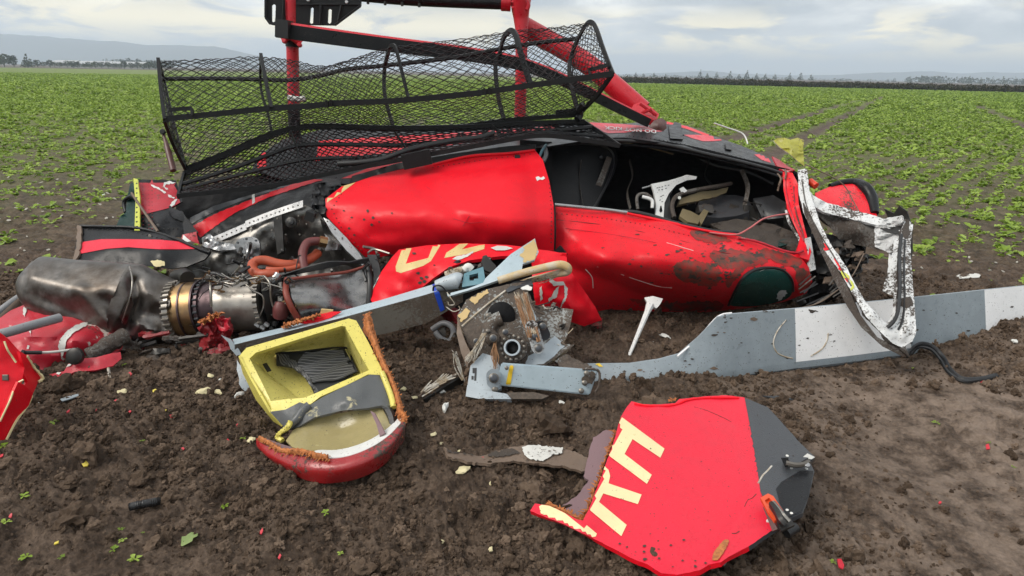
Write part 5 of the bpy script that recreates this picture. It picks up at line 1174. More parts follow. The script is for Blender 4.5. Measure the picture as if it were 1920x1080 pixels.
tube('weld_seam', [(243, 500, 3.86), (248, 525, 3.74), (245, 555, 3.69), (234, 590, 3.70), (226, 612, 3.76)], .005, M['pipe'], E)
sheet('crumple_fold', [(214, 612, 3.74), (232, 580, 3.695), (246, 556, 3.69), (250, 570, 3.70), (238, 604, 3.73), (226, 620, 3.78)], M['exhaust'], E, thick=.006, dent=.01, dsc=10)
tube('drain_stub', [(298, 640, 3.85), (310, 628, 3.84), (322, 615, 3.84)], .022, M['dark_metal'], E, n=10)
def ring(name, x, y, Y, rp, w_, mat, n=40, dx=.04, dy=.01, asp=1.0):
    c = P(x, y, Y); ax = (P(x + 30, y - 4, Y) - c).normalized(); r = rp * m_per_px(Y); v = []; f = []
    a = Vector((0, 0, 1)); a = (a - ax * a.dot(ax)).normalized(); b = ax.cross(a)
    for h, q in ((-w_ / 2, r * .8), (-w_ / 2, r), (w_ / 2, r), (w_ / 2, r * .8)):
        for j in range(n): an = 6.28318 * j / n; v.append(c + ax * h + (a * math.cos(an) + b * math.sin(an)) * q)
    for i in range(3):
        for j in range(n): k = (j + 1) % n; f.append((i * n + j, i * n + k, (i + 1) * n + k, (i + 1) * n + j))
    o = link(name, v, f, mat, E, ang=30); return o, c, ax, a, b, r
def bolted(name, x, y, Y, rp, w_, mat, nb, bm, rb=.011):
    o, c, ax, a, b, r = ring(name, x, y, Y, rp, w_, mat)
    for j in range(nb):
        an = 6.28318 * j / nb; d = a * math.cos(an) + b * math.sin(an)
        if d.dot(CAM - c) < -.3 * r: continue
        v, f = disc_g(c + d * (r + rb * .15), ax, rb, w_ * 1.25, 7, .2); link('flange_bolt', v, f, bm, E)
    return o
bolted('clamp_flange', 339, 585, 3.95, 58, .035, M['engine'], 34, M['bolt'], .0095)
loft('gold_section', [(336, 585, 3.95, 54, .166), (350, 584, 3.95, 56, .172), (366, 583, 3.95, 56, .172), (386, 580, 3.95, 55, .17)], M['gold'], E, n=40)
ring('gold_groove', 361, 583, 3.95, 56.6, .010, M['purple'])
ring('gold_band', 384, 580, 3.95, 57, .012, M['purple'])
loft('hot_section', [(384, 580, 3.95, 50, .155), (396, 578, 3.95, 48, .15), (410, 577, 3.95, 48, .148), (424, 575, 3.95, 49, .15)], M['purple'], E, n=36)
bolted('fuel_manifold_ring', 391, 580, 3.95, 53, .02, M['purple'], 28, M['bolt_dark'], .007)
loft('turbine_casing', [(420, 575, 3.95, 49, .150), (440, 573, 3.95, 50, .155), (470, 571, 3.95, 50, .155), (495, 570, 3.95, 51, .157)], M['engine'], E, n=40, dent=.002)
bolted('casing_flange', 499, 570, 3.95, 52, .02, M['engine'], 32, M['bolt'], .007)
loft('compressor_case', [(500, 570, 3.95, 47, .145), (512, 568, 3.96, 40, .12), (524, 566, 3.97, 30, .09), (536, 565, 3.98, 24, .08)], M['dark_metal'], E, n=30)
tube('fuel_line', [(392, 523, 3.86), (406, 528, 3.82), (420, 530, 3.81), (440, 533, 3.80), (452, 526, 3.82), (470, 523, 3.83), (496, 518, 3.84)], .008, M['pipe'], E)
tube('fuel_line', [(394, 520, 3.86), (395, 545, 3.78), (396, 575, 3.76)], .008, M['pipe'], E)
tube('fuel_line', [(458, 536, 3.80), (462, 534, 3.79), (474, 545, 3.77), (492, 555, 3.77), (494, 575, 3.77), (486, 595, 3.79), (481, 608, 3.81)], .005, M['pipe'], E)
tube('fuel_line', [(496, 518, 3.84), (506, 532, 3.80), (508, 560, 3.79), (516, 580, 3.8), (540, 595, 3.82), (550, 598, 3.84)], .006, M['pipe'], E)
tube('fuel_line', [(390, 522, 3.87), (386, 518, 3.88), (400, 512, 3.9), (430, 522, 3.87), (445, 515, 3.9), (468, 500, 3.98)], .010, M['rubber'], E)
v, f = beam_g(P(387, 521, 3.84), P(397, 520, 3.84), .03, .035); link('fitting_block', v, f, M['pipe'], E)
tube('igniter_plug', [(510, 528, 3.84), (516, 522, 3.84), (521, 514, 3.86)], [.016, .02, .022], M['steel_light'], E, n=8)
tube('fuel_control', [(526, 592, 3.82), (526, 578, 3.81), (527, 566, 3.82)], [.045, .045, .03], M['brown_hose'], E, n=12)
for k, (x, y) in enumerate(((525, 530), (522, 545), (528, 556), (538, 540), (516, 602), (508, 612), (535, 612), (545, 575))): tube('accessory', [(x, y, 3.86), (x + 2 - k % 5, y + 9, 3.85)], .018 + .004 * (k % 3), rnd.choice([M['dark_metal'], M['pipe'], M['dark_metal']]), E, n=8)
for k, (x, y) in enumerate(((478, 607), (488, 612), (496, 606))): tube('line_clamp', [(x, y, 3.80), (x + 8, y + 5, 3.80)], .014, M['steel_light'], E, n=7)
duct = grid_surf('inlet_duct', [[(540, 525, 3.9), (600, 518, 4.02), (650, 512, 4.1), (688, 500, 4.16)], [(545, 548, 3.78), (600, 545, 3.85), (655, 545, 4.02), (690, 535, 4.06)], [(556, 578, 3.74), (610, 575, 3.80), (660, 580, 3.92), (688, 570, 3.98)], [(566, 602, 3.78), (615, 604, 3.85), (660, 605, 3.92), (690, 596, 3.96)]], paint('duct steel', (.26, .255, .25), .28, metal=.85, dirt=.03, specks=.3, drops=0, var=.4), E, thick=.008, dent=.03, dsc=6)
tube('inlet_seal', [(538, 524, 3.9), (536, 548, 3.76), (546, 576, 3.72), (562, 602, 3.76)], .018, M['red_lip'], E)
tube('duct_edge', [(540, 524, 3.88), (600, 516, 4.0), (650, 510, 4.08), (690, 498, 4.14)], .010, M['red_lip'], E)
tube('seal_band', [(690, 498, 4.12), (694, 530, 4.02), (692, 570, 3.96)], .02, M['rubber'], E)
sheet('dark_gearbox', [(500, 540, 4.1), (545, 520, 4.12), (560, 600, 4.0), (520, 620, 3.98), (490, 610, 4.0)], M['dark_metal'], E, thick=.08, dent=.06, dsc=12, sp=6)
v, f = tube_g([P(330, 520, 4.1), P(346, 516, 4.06), P(352, 522, 4.0)], .045, 14); link('vent_stub', v, f, M['dark_metal'], E)
# mud and crushed skin under the engine
sheet('crushed_red_skin', [(376, 600, 3.72), (398, 590, 3.7), (420, 592, 3.7), (436, 608, 3.72), (432, 640, 3.7), (446, 660, 3.66), (440, 682, 3.62), (392, 684, 3.62), (370, 668, 3.64), (376, 630, 3.7)], M['red_dark'], H, thick=.03, dent=.06, dsc=14, jag=3, sp=5)
sheet('crushed_red_skin', [(404, 600, 3.66), (424, 598, 3.66), (432, 614, 3.66), (422, 624, 3.66), (410, 616, 3.66)], M['red_scraped'], H, thick=.012, dent=.03, dsc=16, jag=2, sp=4)
def fringe(name, a, b, n, ln, mat, parent, Y, sp=(.4, 1)):
    mb = MB(); q = random.Random(n)
    for i in range(n):
        t = i / n; x = a[0] + (b[0] - a[0]) * t; y = a[1] + (b[1] - a[1]) * t; l = ln * q.uniform(.4, 1.2); an = q.uniform(0, 6.28)
        p = P(x, y, Y + q.uniform(-.02, .02)); e = P(x + math.cos(an) * l, y + math.sin(an) * l * .7, Y + q.uniform(-.04, .02)); m = p.lerp(e, .5) + Vector((q.gauss(0, .006), 0, q.gauss(0, .006)))
        v, f = tube_g([p, m, e], [.007, .006, .002], 4); mb.add(v, f)
    return mb.build(name, mat, parent)
fringe('orange_core', (376, 605), (412, 588), 60, 9, M['orange_foam'], H, 3.68)
fringe('orange_core', (534, 612), (560, 602), 50, 7, M['orange_foam'], H, 3.66)
fringe('orange_core', (560, 602), (600, 590), 40, 5, M['orange_foam'], H, 3.66)
sheet('red_strip', [(560, 606, 3.68), (585, 592, 3.68), (622, 584, 3.7), (640, 584, 3.7), (620, 596, 3.68), (585, 606, 3.66)], M['red'], H, thick=.012, jag=1)
sheet('foam_strip', [(600, 588, 3.7), (602, 580, 3.7), (624, 582, 3.7), (622, 590, 3.7)], M['foam_tan'], H, thick=.015)
sheet('grey_shard', [(414, 628, 3.6), (432, 636, 3.58), (444, 650, 3.56), (452, 664, 3.54), (444, 668, 3.54), (432, 654, 3.56), (428, 642, 3.58)], M['blade_grey'], H, thick=.006, jag=1)
sheet('grey_shard', [(444, 675, 3.3), (462, 700, 3.24), (472, 722, 3.2), (460, 734, 3.18), (448, 720, 3.2)], M['blade_grey'], H, thick=.006, jag=2)
for k in range(84):
    x = rg.uniform(230, 440) if k < 50 else rg.uniform(400, 660); y = rg.uniform(624, 688) if k < 50 else rg.uniform(640, 684) - max(0, x - 520) * .2; q = rg.uniform(3.6, 3.95)
    if k % 3: tube('torn_strip', [(x, y, q), (x + rg.uniform(-22, 22), y + rg.uniform(-8, 12), q - .03), (x + rg.uniform(-40, 40), y + rg.uniform(-4, 16), q)], rg.uniform(.006, .018), rg.choice([M['dark_metal'], M['mud_panel'], M['brown_board'], M['red_dark']]), H, n=5, wob=.2)
    else: sheet('torn_skin', [(x, y, q), (x + rg.uniform(15, 34), y - rg.uniform(0, 8), q), (x + rg.uniform(10, 34), y + rg.uniform(6, 14), q - .03), (x - 4, y + 10, q - .03)], rg.choice([M['dark_metal'], M['mud_panel'], M['red_dark']]), H, thick=.012, dent=.03, dsc=12, jag=2, sp=5)
sheet('cream_bracket', [(230, 660, 3.72), (240, 658, 3.72), (275, 659, 3.72), (276, 678, 3.66), (238, 680, 3.66), (230, 672, 3.68)], M['bowl_cream'], H, thick=.02)
sheet('belly_debris', [(600, 640, 4.3), (690, 610, 4.3), (860, 575, 4.3), (900, 600, 4.25), (870, 660, 4.05), (780, 650, 4.1), (690, 690, 3.95), (620, 690, 3.9)], M['red_dark'], H, thick=.03, dent=.12, dsc=5, sp=9)
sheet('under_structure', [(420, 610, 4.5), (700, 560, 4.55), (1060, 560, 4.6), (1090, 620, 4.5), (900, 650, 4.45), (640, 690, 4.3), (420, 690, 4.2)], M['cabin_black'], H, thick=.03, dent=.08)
tube('control_yoke', [(810, 618, 4.0), (830, 606, 4.0), (846, 612, 3.98), (850, 626, 3.96), (842, 640, 3.94), (826, 634, 3.95), (816, 622, 3.97)], .018, M['pipe_grey'], H, n=8)
sheet('seat_pan', [(816, 622, 4.0), (832, 612, 4.0), (838, 628, 3.97), (824, 636, 3.97)], M['dark_metal'], H, thick=.02)

# --- roof antenna blade stuck in the mud
sheet('antenna_base', [(1208, 558, 4.16), (1224, 555, 4.15), (1243, 560, 4.16), (1238, 570, 4.12), (1231, 578, 4.1), (1215, 570, 4.12)], M['white_paint'], H, thick=.03)
a0, a1 = P(1219, 572, 4.1), G(1174, 680, .0); tube_v, tube_f = tube_g([a0, a0.lerp(a1, .12), a0.lerp(a1, .5), a1], [.028, .019, .014, .009], 8); link('antenna_blade', tube_v, tube_f, M['white_paint'], H)

# --- crumpled skin with the painted number
num = sheet('numbered_skin', [(692, 558, 3.98), (700, 535, 4.02), (716, 508, 4.06), (735, 482, 4.1), (748, 468, 4.12), (800, 460, 4.14), (870, 456, 4.14), (950, 459, 4.14), (1000, 465, 4.12), (1000, 480, 4.04), (940, 480, 4.0), (880, 488, 3.95), (840, 502, 3.92), (815, 520, 3.9), (780, 548, 3.88), (730, 562, 3.9), (700, 570, 3.92)], M['red'], H, inner=[(770, 500, 3.93), (860, 472, 4.02), (740, 535, 3.9), (800, 480, 4.02)], sp=6, thick=.02, dent=.014, dsc=6, crease=.02)
decal('number_zero', [(756, 462), (773, 462), (761, 495), (803, 484), (813, 458), (828, 457), (808, 490), (793, 499), (752, 512), (743, 509), (742, 500)], [num], M['cream_worn'], num, sp=4)
decal('number_two', [(861, 458), (878, 457), (866, 468), (900, 460), (909, 459), (908, 467), (888, 474), (833, 484), (837, 474), (850, 466)], [num], M['cream_worn'], num, sp=4)
decal('paint_tear', [(848, 486), (862, 480), (876, 477), (888, 471), (886, 476), (874, 483), (860, 488)], [num], M['white_worn'], num, sp=3, jag=1, off=.004)
decal('paint_tear', [(728, 480), (748, 468), (738, 478), (722, 500), (706, 530), (694, 556), (696, 544), (712, 508)], [num], M['white_paint'], num, sp=3, off=.004)
decal('paint_tear', [(920, 466), (932, 462), (950, 463), (962, 467), (946, 471), (930, 471)], [num], M['white_worn'], num, sp=3, off=.006)
for x, y in ((790, 522), (796, 528), (788, 530), (784, 512), (776, 476), (800, 520)): decal('mud_splat', [(x + 4 * math.cos(k) * rg.uniform(.6, 1.3), y + 3 * math.sin(k) * rg.uniform(.6, 1.2)) for k in range(7)], [num], M['mud_cake'], num, sp=2, off=.004)
tail2 = sheet('crumpled_red_skin', [(996, 466, 4.1), (1030, 470, 4.12), (1062, 476, 4.12), (1064, 500, 4.05), (1092, 540, 4.1), (1116, 575, 4.15), (1128, 600, 4.15), (1095, 612, 4.1), (1060, 600, 4.02), (1030, 580, 3.98), (1005, 580, 3.98), (998, 530, 3.98)], M['red'], H, inner=[(1040, 530, 3.92), (1080, 580, 3.98)], sp=6, thick=.02, dent=.02, dsc=7, crease=.03)
for pp in ([(1030, 520), (1040, 527), (1056, 528), (1060, 534), (1040, 536), (1030, 528)], [(1034, 556), (1042, 540), (1048, 536), (1044, 556), (1030, 565), (1028, 560)], [(1056, 532), (1064, 540), (1062, 558), (1050, 578), (1058, 556)], [(1012, 540), (1016, 536), (1018, 560), (1013, 566)]):
    decal('paint_tear', pp, [tail2], M['white_worn'], tail2, sp=3, jag=1, off=.004)
sheet('red_shard', [(1096, 588, 4.2), (1130, 596, 4.18), (1128, 610, 4.12), (1110, 612, 4.12)], M['red_dark'], H, thick=.02, dent=.04, dsc=12)
surf_tube('scratch', [(1098, 505), (1110, 520), (1112, 540)], nose, .003, M['white_worn'], nose)
sheet('dark_gap', [(1040, 470, 4.3), (1058, 490, 4.22), (1062, 476, 4.2), (1050, 460, 4.28)], M['cabin_black'], H, thick=.01)
sheet('dark_shard', [(905, 480, 3.9), (912, 478, 3.9), (930, 500, 3.86), (926, 520, 3.84), (900, 508, 3.86)], M['dark_metal'], H, thick=.01)
for k in range(16):
    x = rg.uniform(830, 940); y = rg.uniform(490, 520)
    tube('torn_strip', [(x, y, 3.98), (x + rg.uniform(-25, 25), y + rg.uniform(-12, 8), 3.95), (x + rg.uniform(-35, 35), y + rg.uniform(-6, 10), 3.96)], rg.uniform(.005, .016), rg.choice([M['dark_metal'], M['rubber'], M['mud_panel']]), H, n=5)
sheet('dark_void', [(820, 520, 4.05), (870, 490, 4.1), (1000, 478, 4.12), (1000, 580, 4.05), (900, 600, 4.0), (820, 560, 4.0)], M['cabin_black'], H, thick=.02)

def rivet_row(obj, pts, step=7, rr=.0045, mat=None, parent=None):
    b = bvh_of([obj]) if not isinstance(obj, BVHTree) else obj; mb = MB()
    for x, y in resample(pts, step, closed=False):
        d = ray(x, y).normalized(); h = b.ray_cast(CAM, d)
        if h[0] is None: continue
        n = h[1] if h[1].dot(d) < 0 else -h[1]; v, f = disc_g(h[0] + n * .002, n, rr, .005, 6, .4); mb.add(v, f)
    if mb.v: mb.build('rivet_row', mat or M['red_dark'], parent or obj)
for x in (268, 279, 285): rivet_row(tl, [(x, 344), (x + 1, 436)])
rivet_row(tl, [(266, 426), (300, 430), (340, 428)], 8, mat=M['dark_metal'])
rivet_row(deck, [(372, 448), (470, 414), (545, 388)], 8, mat=M['dark_metal']); rivet_row(deck, [(380, 406), (470, 374), (545, 350)], 9, mat=M['dark_metal'])
rivet_row(nose, [(1044, 400), (1120, 408), (1200, 420), (1300, 444)], 9); rivet_row(nose, [(1100, 574), (1200, 572), (1340, 576)], 10)
rivet_row(big, [(1030, 345), (1034, 400), (1033, 462)], 8); rivet_row(big, [(812, 314), (900, 301), (1004, 288)], 10); rivet_row(big, [(640, 364), (622, 392), (640, 426), (684, 476)], 9)
rivet_row(cw, [(156, 430), (240, 432), (330, 454)], 9, mat=M['dark_metal']); rivet_row(bb, [(1180, 255), (1260, 266), (1340, 284), (1420, 304)], 8, mat=M['dark_metal'], parent=belly)
rivet_row(post, [(1480, 335), (1490, 390), (1503, 440)], 7)
# scratches and smeared mud
for pts in ([(850, 410), (880, 418), (905, 416)], [(880, 405), (868, 424)], [(960, 415), (985, 425)], [(800, 350), (830, 372)], [(680, 430), (692, 446)]): surf_tube('scratch', pts, big, .002, M['red_scraped'], big, off=.001)
for pts in ([(1120, 500), (1170, 516)], [(1250, 455), (1300, 470)], [(1180, 520), (1230, 536), (1260, 540)], [(1420, 510), (1450, 500)]): surf_tube('scratch', pts, bv, .002, M['white_worn'], nose, off=.001)
# belts, lining and wiring hanging in the cabin
for k, q in enumerate([[(1180, 300, 5.3), (1186, 330, 5.2), (1176, 360, 5.05), (1182, 392, 4.9)], [(1330, 300, 5.3), (1322, 330, 5.3), (1340, 352, 5.2)], [(1390, 318, 5.2), (1402, 350, 5.15), (1396, 385, 5.05)], [(1300, 290, 5.4), (1340, 310, 5.4), (1400, 322, 5.35), (1450, 345, 5.2)], [(1090, 300, 5.1), (1086, 340, 5.0), (1094, 385, 4.8)]]):
    tube('harness_strap', q, .018 if k < 3 else .009, M['rubber'] if k % 2 else M['mud_panel'], H, n=4, asp=.25)
sheet('seat_cushion', [(1310, 378, 5.2), (1350, 366, 5.3), (1400, 370, 5.3), (1404, 398, 5.1), (1350, 408, 5.0), (1316, 402, 5.05)], paint('grey seat fabric', (.045, .045, .05), .8, dirt=.3, drops=0), H, thick=.08, rnd_=2, dent=.03)
sheet('instrument_hood', [(1412, 372, 5.1), (1450, 366, 5.1), (1474, 380, 5.0), (1470, 408, 4.9), (1430, 412, 4.9)], M['rubber'], H, thick=.08, dent=.04)
sheet('cabin_mud', [(1330, 420, 4.85), (1380, 410, 4.95), (1450, 420, 4.9), (1500, 440, 4.75), (1500, 472, 4.55), (1430, 462, 4.55), (1370, 440, 4.6)], M['mud_cake'], H, thick=.04, dent=.06, dsc=12)

rg9 = random.Random(909)
for k in range(44):
    x = rg9.uniform(388, 560); y = rg9.uniform(516, 600) if x > 505 else rg9.uniform(514, 532); q = 3.80 if x < 505 else rg9.uniform(3.8, 3.92)
    pts = [(x, y, q)]
    for _ in range(4): x += rg9.uniform(-16, 18); y += rg9.uniform(-8, 10); pts.append((x, y, q + rg9.uniform(-.02, .04)))
    tube('thin_pipe', pts, rg9.uniform(.0025, .005), rg9.choice([M['pipe'], M['pipe'], M['rubber'], M['dark_metal'], M['gold']]), E, n=5, seg=5)
for k in range(26):
    x = rg9.uniform(505, 560); y = rg9.uniform(520, 610); p = P(x, y, rg9.uniform(3.82, 3.9)); v, f = disc_g(p, Vector((rg9.gauss(0, 1), -1, rg9.gauss(0, 1))), rg9.uniform(.008, .02), rg9.uniform(.01, .03), 8); link('coupling', v, f, rg9.choice([M['bolt'], M['dark_metal'], M['pipe'], M['gold']]), E)

for pp in ([(1262, 500), (1290, 488), (1330, 494), (1352, 510), (1340, 536), (1300, 532), (1272, 522)], [(1330, 474), (1372, 466), (1420, 476), (1440, 492), (1404, 500), (1372, 506), (1344, 496)], [(1296, 432), (1340, 440), (1372, 452), (1330, 456), (1302, 448)], [(1420, 466), (1470, 474), (1504, 488), (1490, 500), (1450, 490)], [(1180, 560), (1260, 566), (1350, 566), (1340, 582), (1240, 580)], [(1385, 500), (1404, 498), (1380, 520), (1366, 540), (1362, 524)], [(1490, 500), (1514, 508), (1518, 535), (1502, 550), (1494, 525)]):
    decal('mud_smear', pp, bv, M['mud_film'], nose, sp=4, jag=3.2, off=.0022, rnd_=3)
# ------------------------------------------------------------------ landing gear (stands up in the air)
def group_part(name, parent):
    o = bpy.data.objects.new(name, None); COL.objects.link(o); o.parent = parent; o.empty_display_size = .05; return o
LG = group_part('landing_gear', H)
tube('cross_tube', [(546, -60, 5.75), (547, 0, 5.75), (549, 120, 5.75), (551, 200, 5.72)], [.060, .050, .048, .048], M['red_tube'], LG, n=14)
tube('cross_tube_sleeve', [(551, 198, 5.71), (553, 260, 5.68)], .050, M['black_paint'], LG, n=12)
tube('cross_tube', [(976, -60, 5.85), (976, -8, 5.85), (976, 14, 5.85), (977, 34, 5.85), (978, 52, 5.84), (978, 70, 5.83), (977, 140, 5.8), (975, 230, 5.75)], [.09, .088, .075, .062, .054, .050, .048, .048], M['red_tube'], LG, n=14)
for y in (3, 14): bolt('saddle_bolt', (961, y, 5.74), _fw * -1, .010, .012, M['red_tube'], LG)
tube('saddle_flange', [(984, -6, 5.80), (990, 8, 5.80), (987, 18, 5.80)], .02, M['red_tube'], LG, n=6)
tube('skid_tube', [(940, 4, 5.85), (958, 5, 5.85)], .066, M['red_tube'], LG, n=14)
tube('skid_tube', [(660, -12, 5.80), (760, -3, 5.82), (860, 2, 5.84), (942, 5, 5.85)], .052, M['black_paint'], LG, n=14)
for x in range(690, 800, 32): bolt('skid_shoe_bolt', (x, 4 + (x - 690) * .06, 5.78), Vector((0, 0, -1)), .012, .03, M['dark_metal'], LG)
st = sheet('step_plate', [(496, -40, 5.72), (496, 34, 5.72), (504, 45, 5.72), (520, 48, 5.72), (560, 47, 5.72), (628, 48, 5.72), (677, 11, 5.72), (678, -40, 5.72)], M['black_metal'], LG, holes=[[(509, 10), (513, 7), (517, 10), (516, 40), (512, 42), (509, 40)], [(582, 16), (585, 13), (588, 16), (587, 43), (584, 45), (580, 42)], [(615, 19), (618, 16), (622, 19), (621, 42), (618, 45), (614, 42)]], thick=.02, sp=7)
for pts in ([(498, -10), (498, 32), (506, 44), (522, 47)], [(532, 0), (530, 44)], [(602, 8), (600, 46)], [(640, 10), (634, 40)], [(628, 47), (676, 11)], [(556, 8), (676, 8)]):
    v, f = tube_g([P(x, y, 5.70) for x, y in pts], .010, 6); link('step_rib', v, f, M['black_metal'], LG)
bolt('step_bolt', (650, 4, 5.69), _fw * -1, .014, .012, M['steel_light'], LG); bolt('step_bolt', (578, 0, 5.69), _fw * -1, .014, .012, M['steel_light'], LG)
tube('clamp_ring', [(530, 75, 5.66), (542, 68, 5.66), (554, 74, 5.66), (564, 82, 5.67)], .028, M['red_tube'], LG, n=8)
tube('clamp_band', [(549, 74, 5.74), (549, 88, 5.74)], .056, M['black_metal'], LG, n=14)
for x, y in ((533, 77), (562, 84)): bolt('clamp_bolt', (x, y, 5.62), _fw * -1, .018, .03, M['red_tube'], LG)
tube('step_clamp', [(540, 183, 5.64), (560, 186, 5.64), (572, 184, 5.66)], .022, M['chip_white'], LG, n=6)
def skid_beam():
    C = catmull([P3(p) for p in [(522, 55, 5.45), (600, 66, 5.45), (720, 82, 5.47), (850, 98, 5.5), (940, 112, 5.5), (990, 124, 5.5), (1040, 143, 5.5), (1100, 172, 5.5), (1160, 202, 5.5), (1216, 229, 5.5)]], 6); fr = frames(C)
    dep = .055; V = []; F = []; fm = []
    for p, (t, a, b) in zip(C, fr):
        hgt = .060 - .022 * len(V) / (5 * len(C)); u = Vector((0, 0, 1)); u = (u - t * u.dot(t)).normalized(); s = t.cross(u); s = s if s.y > 0 else -s
        for du, ds in ((-1, -1), (.75, -1), (1, -.75), (1, 1), (-1, 1)): V.append(p + u * du * hgt + s * ds * dep)
    n = 5
    for i in range(len(C) - 1):
        for j in range(n):
            k = (j + 1) % n; F.append((i * n + j, i * n + k, (i + 1) * n + k, (i + 1) * n + j)); fm.append(0 if j in (0, 4) else 1)
    F += [tuple(range(n))[::-1], tuple((len(C) - 1) * n + j for j in range(n))]; fm += [0, 0]
    return link('step_beam', V, F, [M['black_paint'], M['red_tube']], LG, fm=fm, ang=25)
sb = skid_beam()
v, f = beam_g(P(521, 53, 5.40), P(545, 56, 5.40), .13, .125); link('beam_end_cap', v, f, M['rubber'], LG)
dv, df = tube_g(catmull([P(982, 50, 6.0), P(1090, 112, 5.9), P(1150, 160, 5.8), P(1205, 208, 5.72)], 6), .082, 18, caps=False); dt = link('diagonal_strut', dv, df, M['red_tube'], LG)
dv, df = tube_g([P(980, 48, 6.0), P(985, 50, 6.0)], .084, 18, caps=False); link('strut_rim', dv, df, M['fibre'], LG)
dv, df = disc_g(P(992, 55, 5.99), P(982, 50, 6.0) - P(1000, 60, 5.98), .078, .01, 18); link('strut_inside', dv, df, M['wood_in'], LG)
sheet('strut_fitting', [(1188, 196, 5.62), (1204, 190, 5.62), (1222, 202, 5.6), (1236, 214, 5.56), (1232, 224, 5.5), (1214, 226, 5.46), (1196, 216, 5.5), (1180, 210, 5.56)], M['red_tube'], LG, thick=.05, sp=6)
for a, b in (((1196, 214), (1222, 204)), ((1200, 194), (1232, 216)), ((1182, 210), (1214, 226))): tube('fitting_web', [(a[0], a[1], 5.5), (b[0], b[1], 5.48)], .014, M['red_tube'], LG, n=6)
for x, y in ((1218, 206), (1226, 214)): bolt('fitting_bolt', (x, y, 5.5), _fw * -1, .012, .014, M['red_tube'], LG)
sheet('fairing_cup', [(1216, 238, 5.3), (1226, 226, 5.32), (1240, 221, 5.34), (1248, 226, 5.34), (1250, 240, 5.3), (1244, 246, 5.28), (1230, 244, 5.28)], M['brown_metal'], LG, inner=[(1236, 234, 5.22)], thick=.01, sp=4)

# ------------------------------------------------------------------ wire cargo basket
CB = group_part('cargo_basket', H)
def patch_fn(rows):
    RR = [[P3(q) for q in r] for r in rows]
    def cr(p, t):
        n = len(p) - 1; s = min(max(t, 0), 1) * n; i = min(int(s), n - 1); t = s - i
        a, b, c, d = p[max(i - 1, 0)], p[i], p[i + 1], p[min(i + 2, n)]
        if n == 1: return b.lerp(c, t)
        return 0.5 * ((2 * b) + (c - a) * t + (2 * a - 5 * b + 4 * c - d) * t * t + (3 * b - a - 3 * c + d) * t ** 3)
    return lambda u, v: cr([cr(r, u) for r in RR], v)
def wires(rows, nu, nv, r=.0026, mb=None, wob=.0025, seed=0):
    fn = patch_fn(rows); q = random.Random(seed); nodes = {}
    for i in range(nu + 1):
        for j in range(nv + 1):
            if (i + j) % 2 == 0: nodes[i, j] = fn(i / nu, j / nv) + Vector((q.gauss(0, wob), q.gauss(0, wob), q.gauss(0, wob)))
    for (i, j), p in nodes.items():
        for dj in (1, -1):
            e = nodes.get((i + 1, j + dj))
            if e is None: continue
            t = (e - p).normalized(); a = t.orthogonal().normalized(); b = t.cross(a); v = []
            for w_ in (p, e):
                for k in range(3): v.append(w_ + (a * math.cos(k * 2.094) + b * math.sin(k * 2.094)) * r)
            mb.add(v, [(0, 1, 4, 3), (1, 2, 5, 4), (2, 0, 3, 5)])
CREST = [(299, 115, 5.02), (390, 110, 5.02), (490, 106, 5.02), (550, 113, 5.02), (605, 124, 5.02), (660, 110, 5.02), (735, 88, 5.02), (850, 74, 5.02), (960, 58, 5.02), (1040, 51, 5.02), (1107, 42, 5.02)]
RAIL = [(308, 223, 4.72), (400, 214, 4.72), (508, 203, 4.72), (575, 199, 4.72), (640, 193, 4.72), (700, 191, 4.72), (765, 187, 4.72), (890, 175, 4.72), (995, 160, 4.72), (1075, 149, 4.72), (1148, 138, 4.72)]
LOW = [(348, 316, 5.02), (420, 288, 5.05), (510, 250, 5.08), (580, 238, 5.1), (650, 238, 5.1), (700, 239, 5.1), (740, 240, 5.1), (850, 238, 5.1), (945, 226, 5.1), (1020, 220, 5.1), (1087, 215, 5.1)]
MIDB = [(303, 148, 5.3), (400, 147, 5.3), (490, 149, 5.3), (545, 150, 5.3), (600, 142, 5.3), (650, 130, 5.3), (720, 123, 5.3), (850, 108, 5.3), (936, 92, 5.3), (1010, 80, 5.3), (1080, 73, 5.3)]
def lerp_rows(a, b, t, bulge=0.0): return [tuple(a[i][k] + (b[i][k] - a[i][k]) * t - (bulge if k == 2 else 0) for k in range(3)) for i in range(len(a))]
w1 = MB(); wires([CREST, lerp_rows(CREST, RAIL, .5, .05), RAIL], 104, 22, mb=w1, seed=1)
o = w1.build('wire_mesh', M['mesh_black'], CB, smooth=False); o['kind'] = 'stuff'
w1 = MB(); wires([RAIL, LOW], 104, 20, mb=w1, seed=2); o = w1.build('wire_mesh', M['mesh_black'], CB, smooth=False); o['kind'] = 'stuff'
w1 = MB(); wires([CREST, MIDB, lerp_rows(MIDB, LOW, .5, -.02), LOW], 76, 22, mb=w1, seed=3); o = w1.build('wire_mesh', M['mesh_black'], CB, smooth=False); o['kind'] = 'stuff'
w1 = MB(); wires([[(1107, 42, 5.02), (1128, 90, 4.88), (1148, 138, 4.72)], [(1086, 76, 5.15), (1105, 120, 5.0), (1135, 150, 4.85)], [(1073, 120, 5.2), (1078, 160, 5.15), (1112, 182, 5.0)], [(1076, 170, 5.2), (1080, 195, 5.15), (1087, 214, 5.1)]], 20, 22, mb=w1, seed=4); o = w1.build('wire_mesh', M['mesh_black'], CB, smooth=False); o['kind'] = 'stuff'
w1 = MB(); wires([[(299, 115, 5.02), (304, 170, 4.87), (308, 223, 4.72)], [(303, 148, 5.2), (312, 190, 5.05), (318, 240, 4.85)], [(325, 240, 5.1), (330, 260, 5.06), (348, 316, 5.02)]], 14, 14, mb=w1, seed=5); o = w1.build('wire_mesh', M['mesh_black'], CB, smooth=False); o['kind'] = 'stuff'
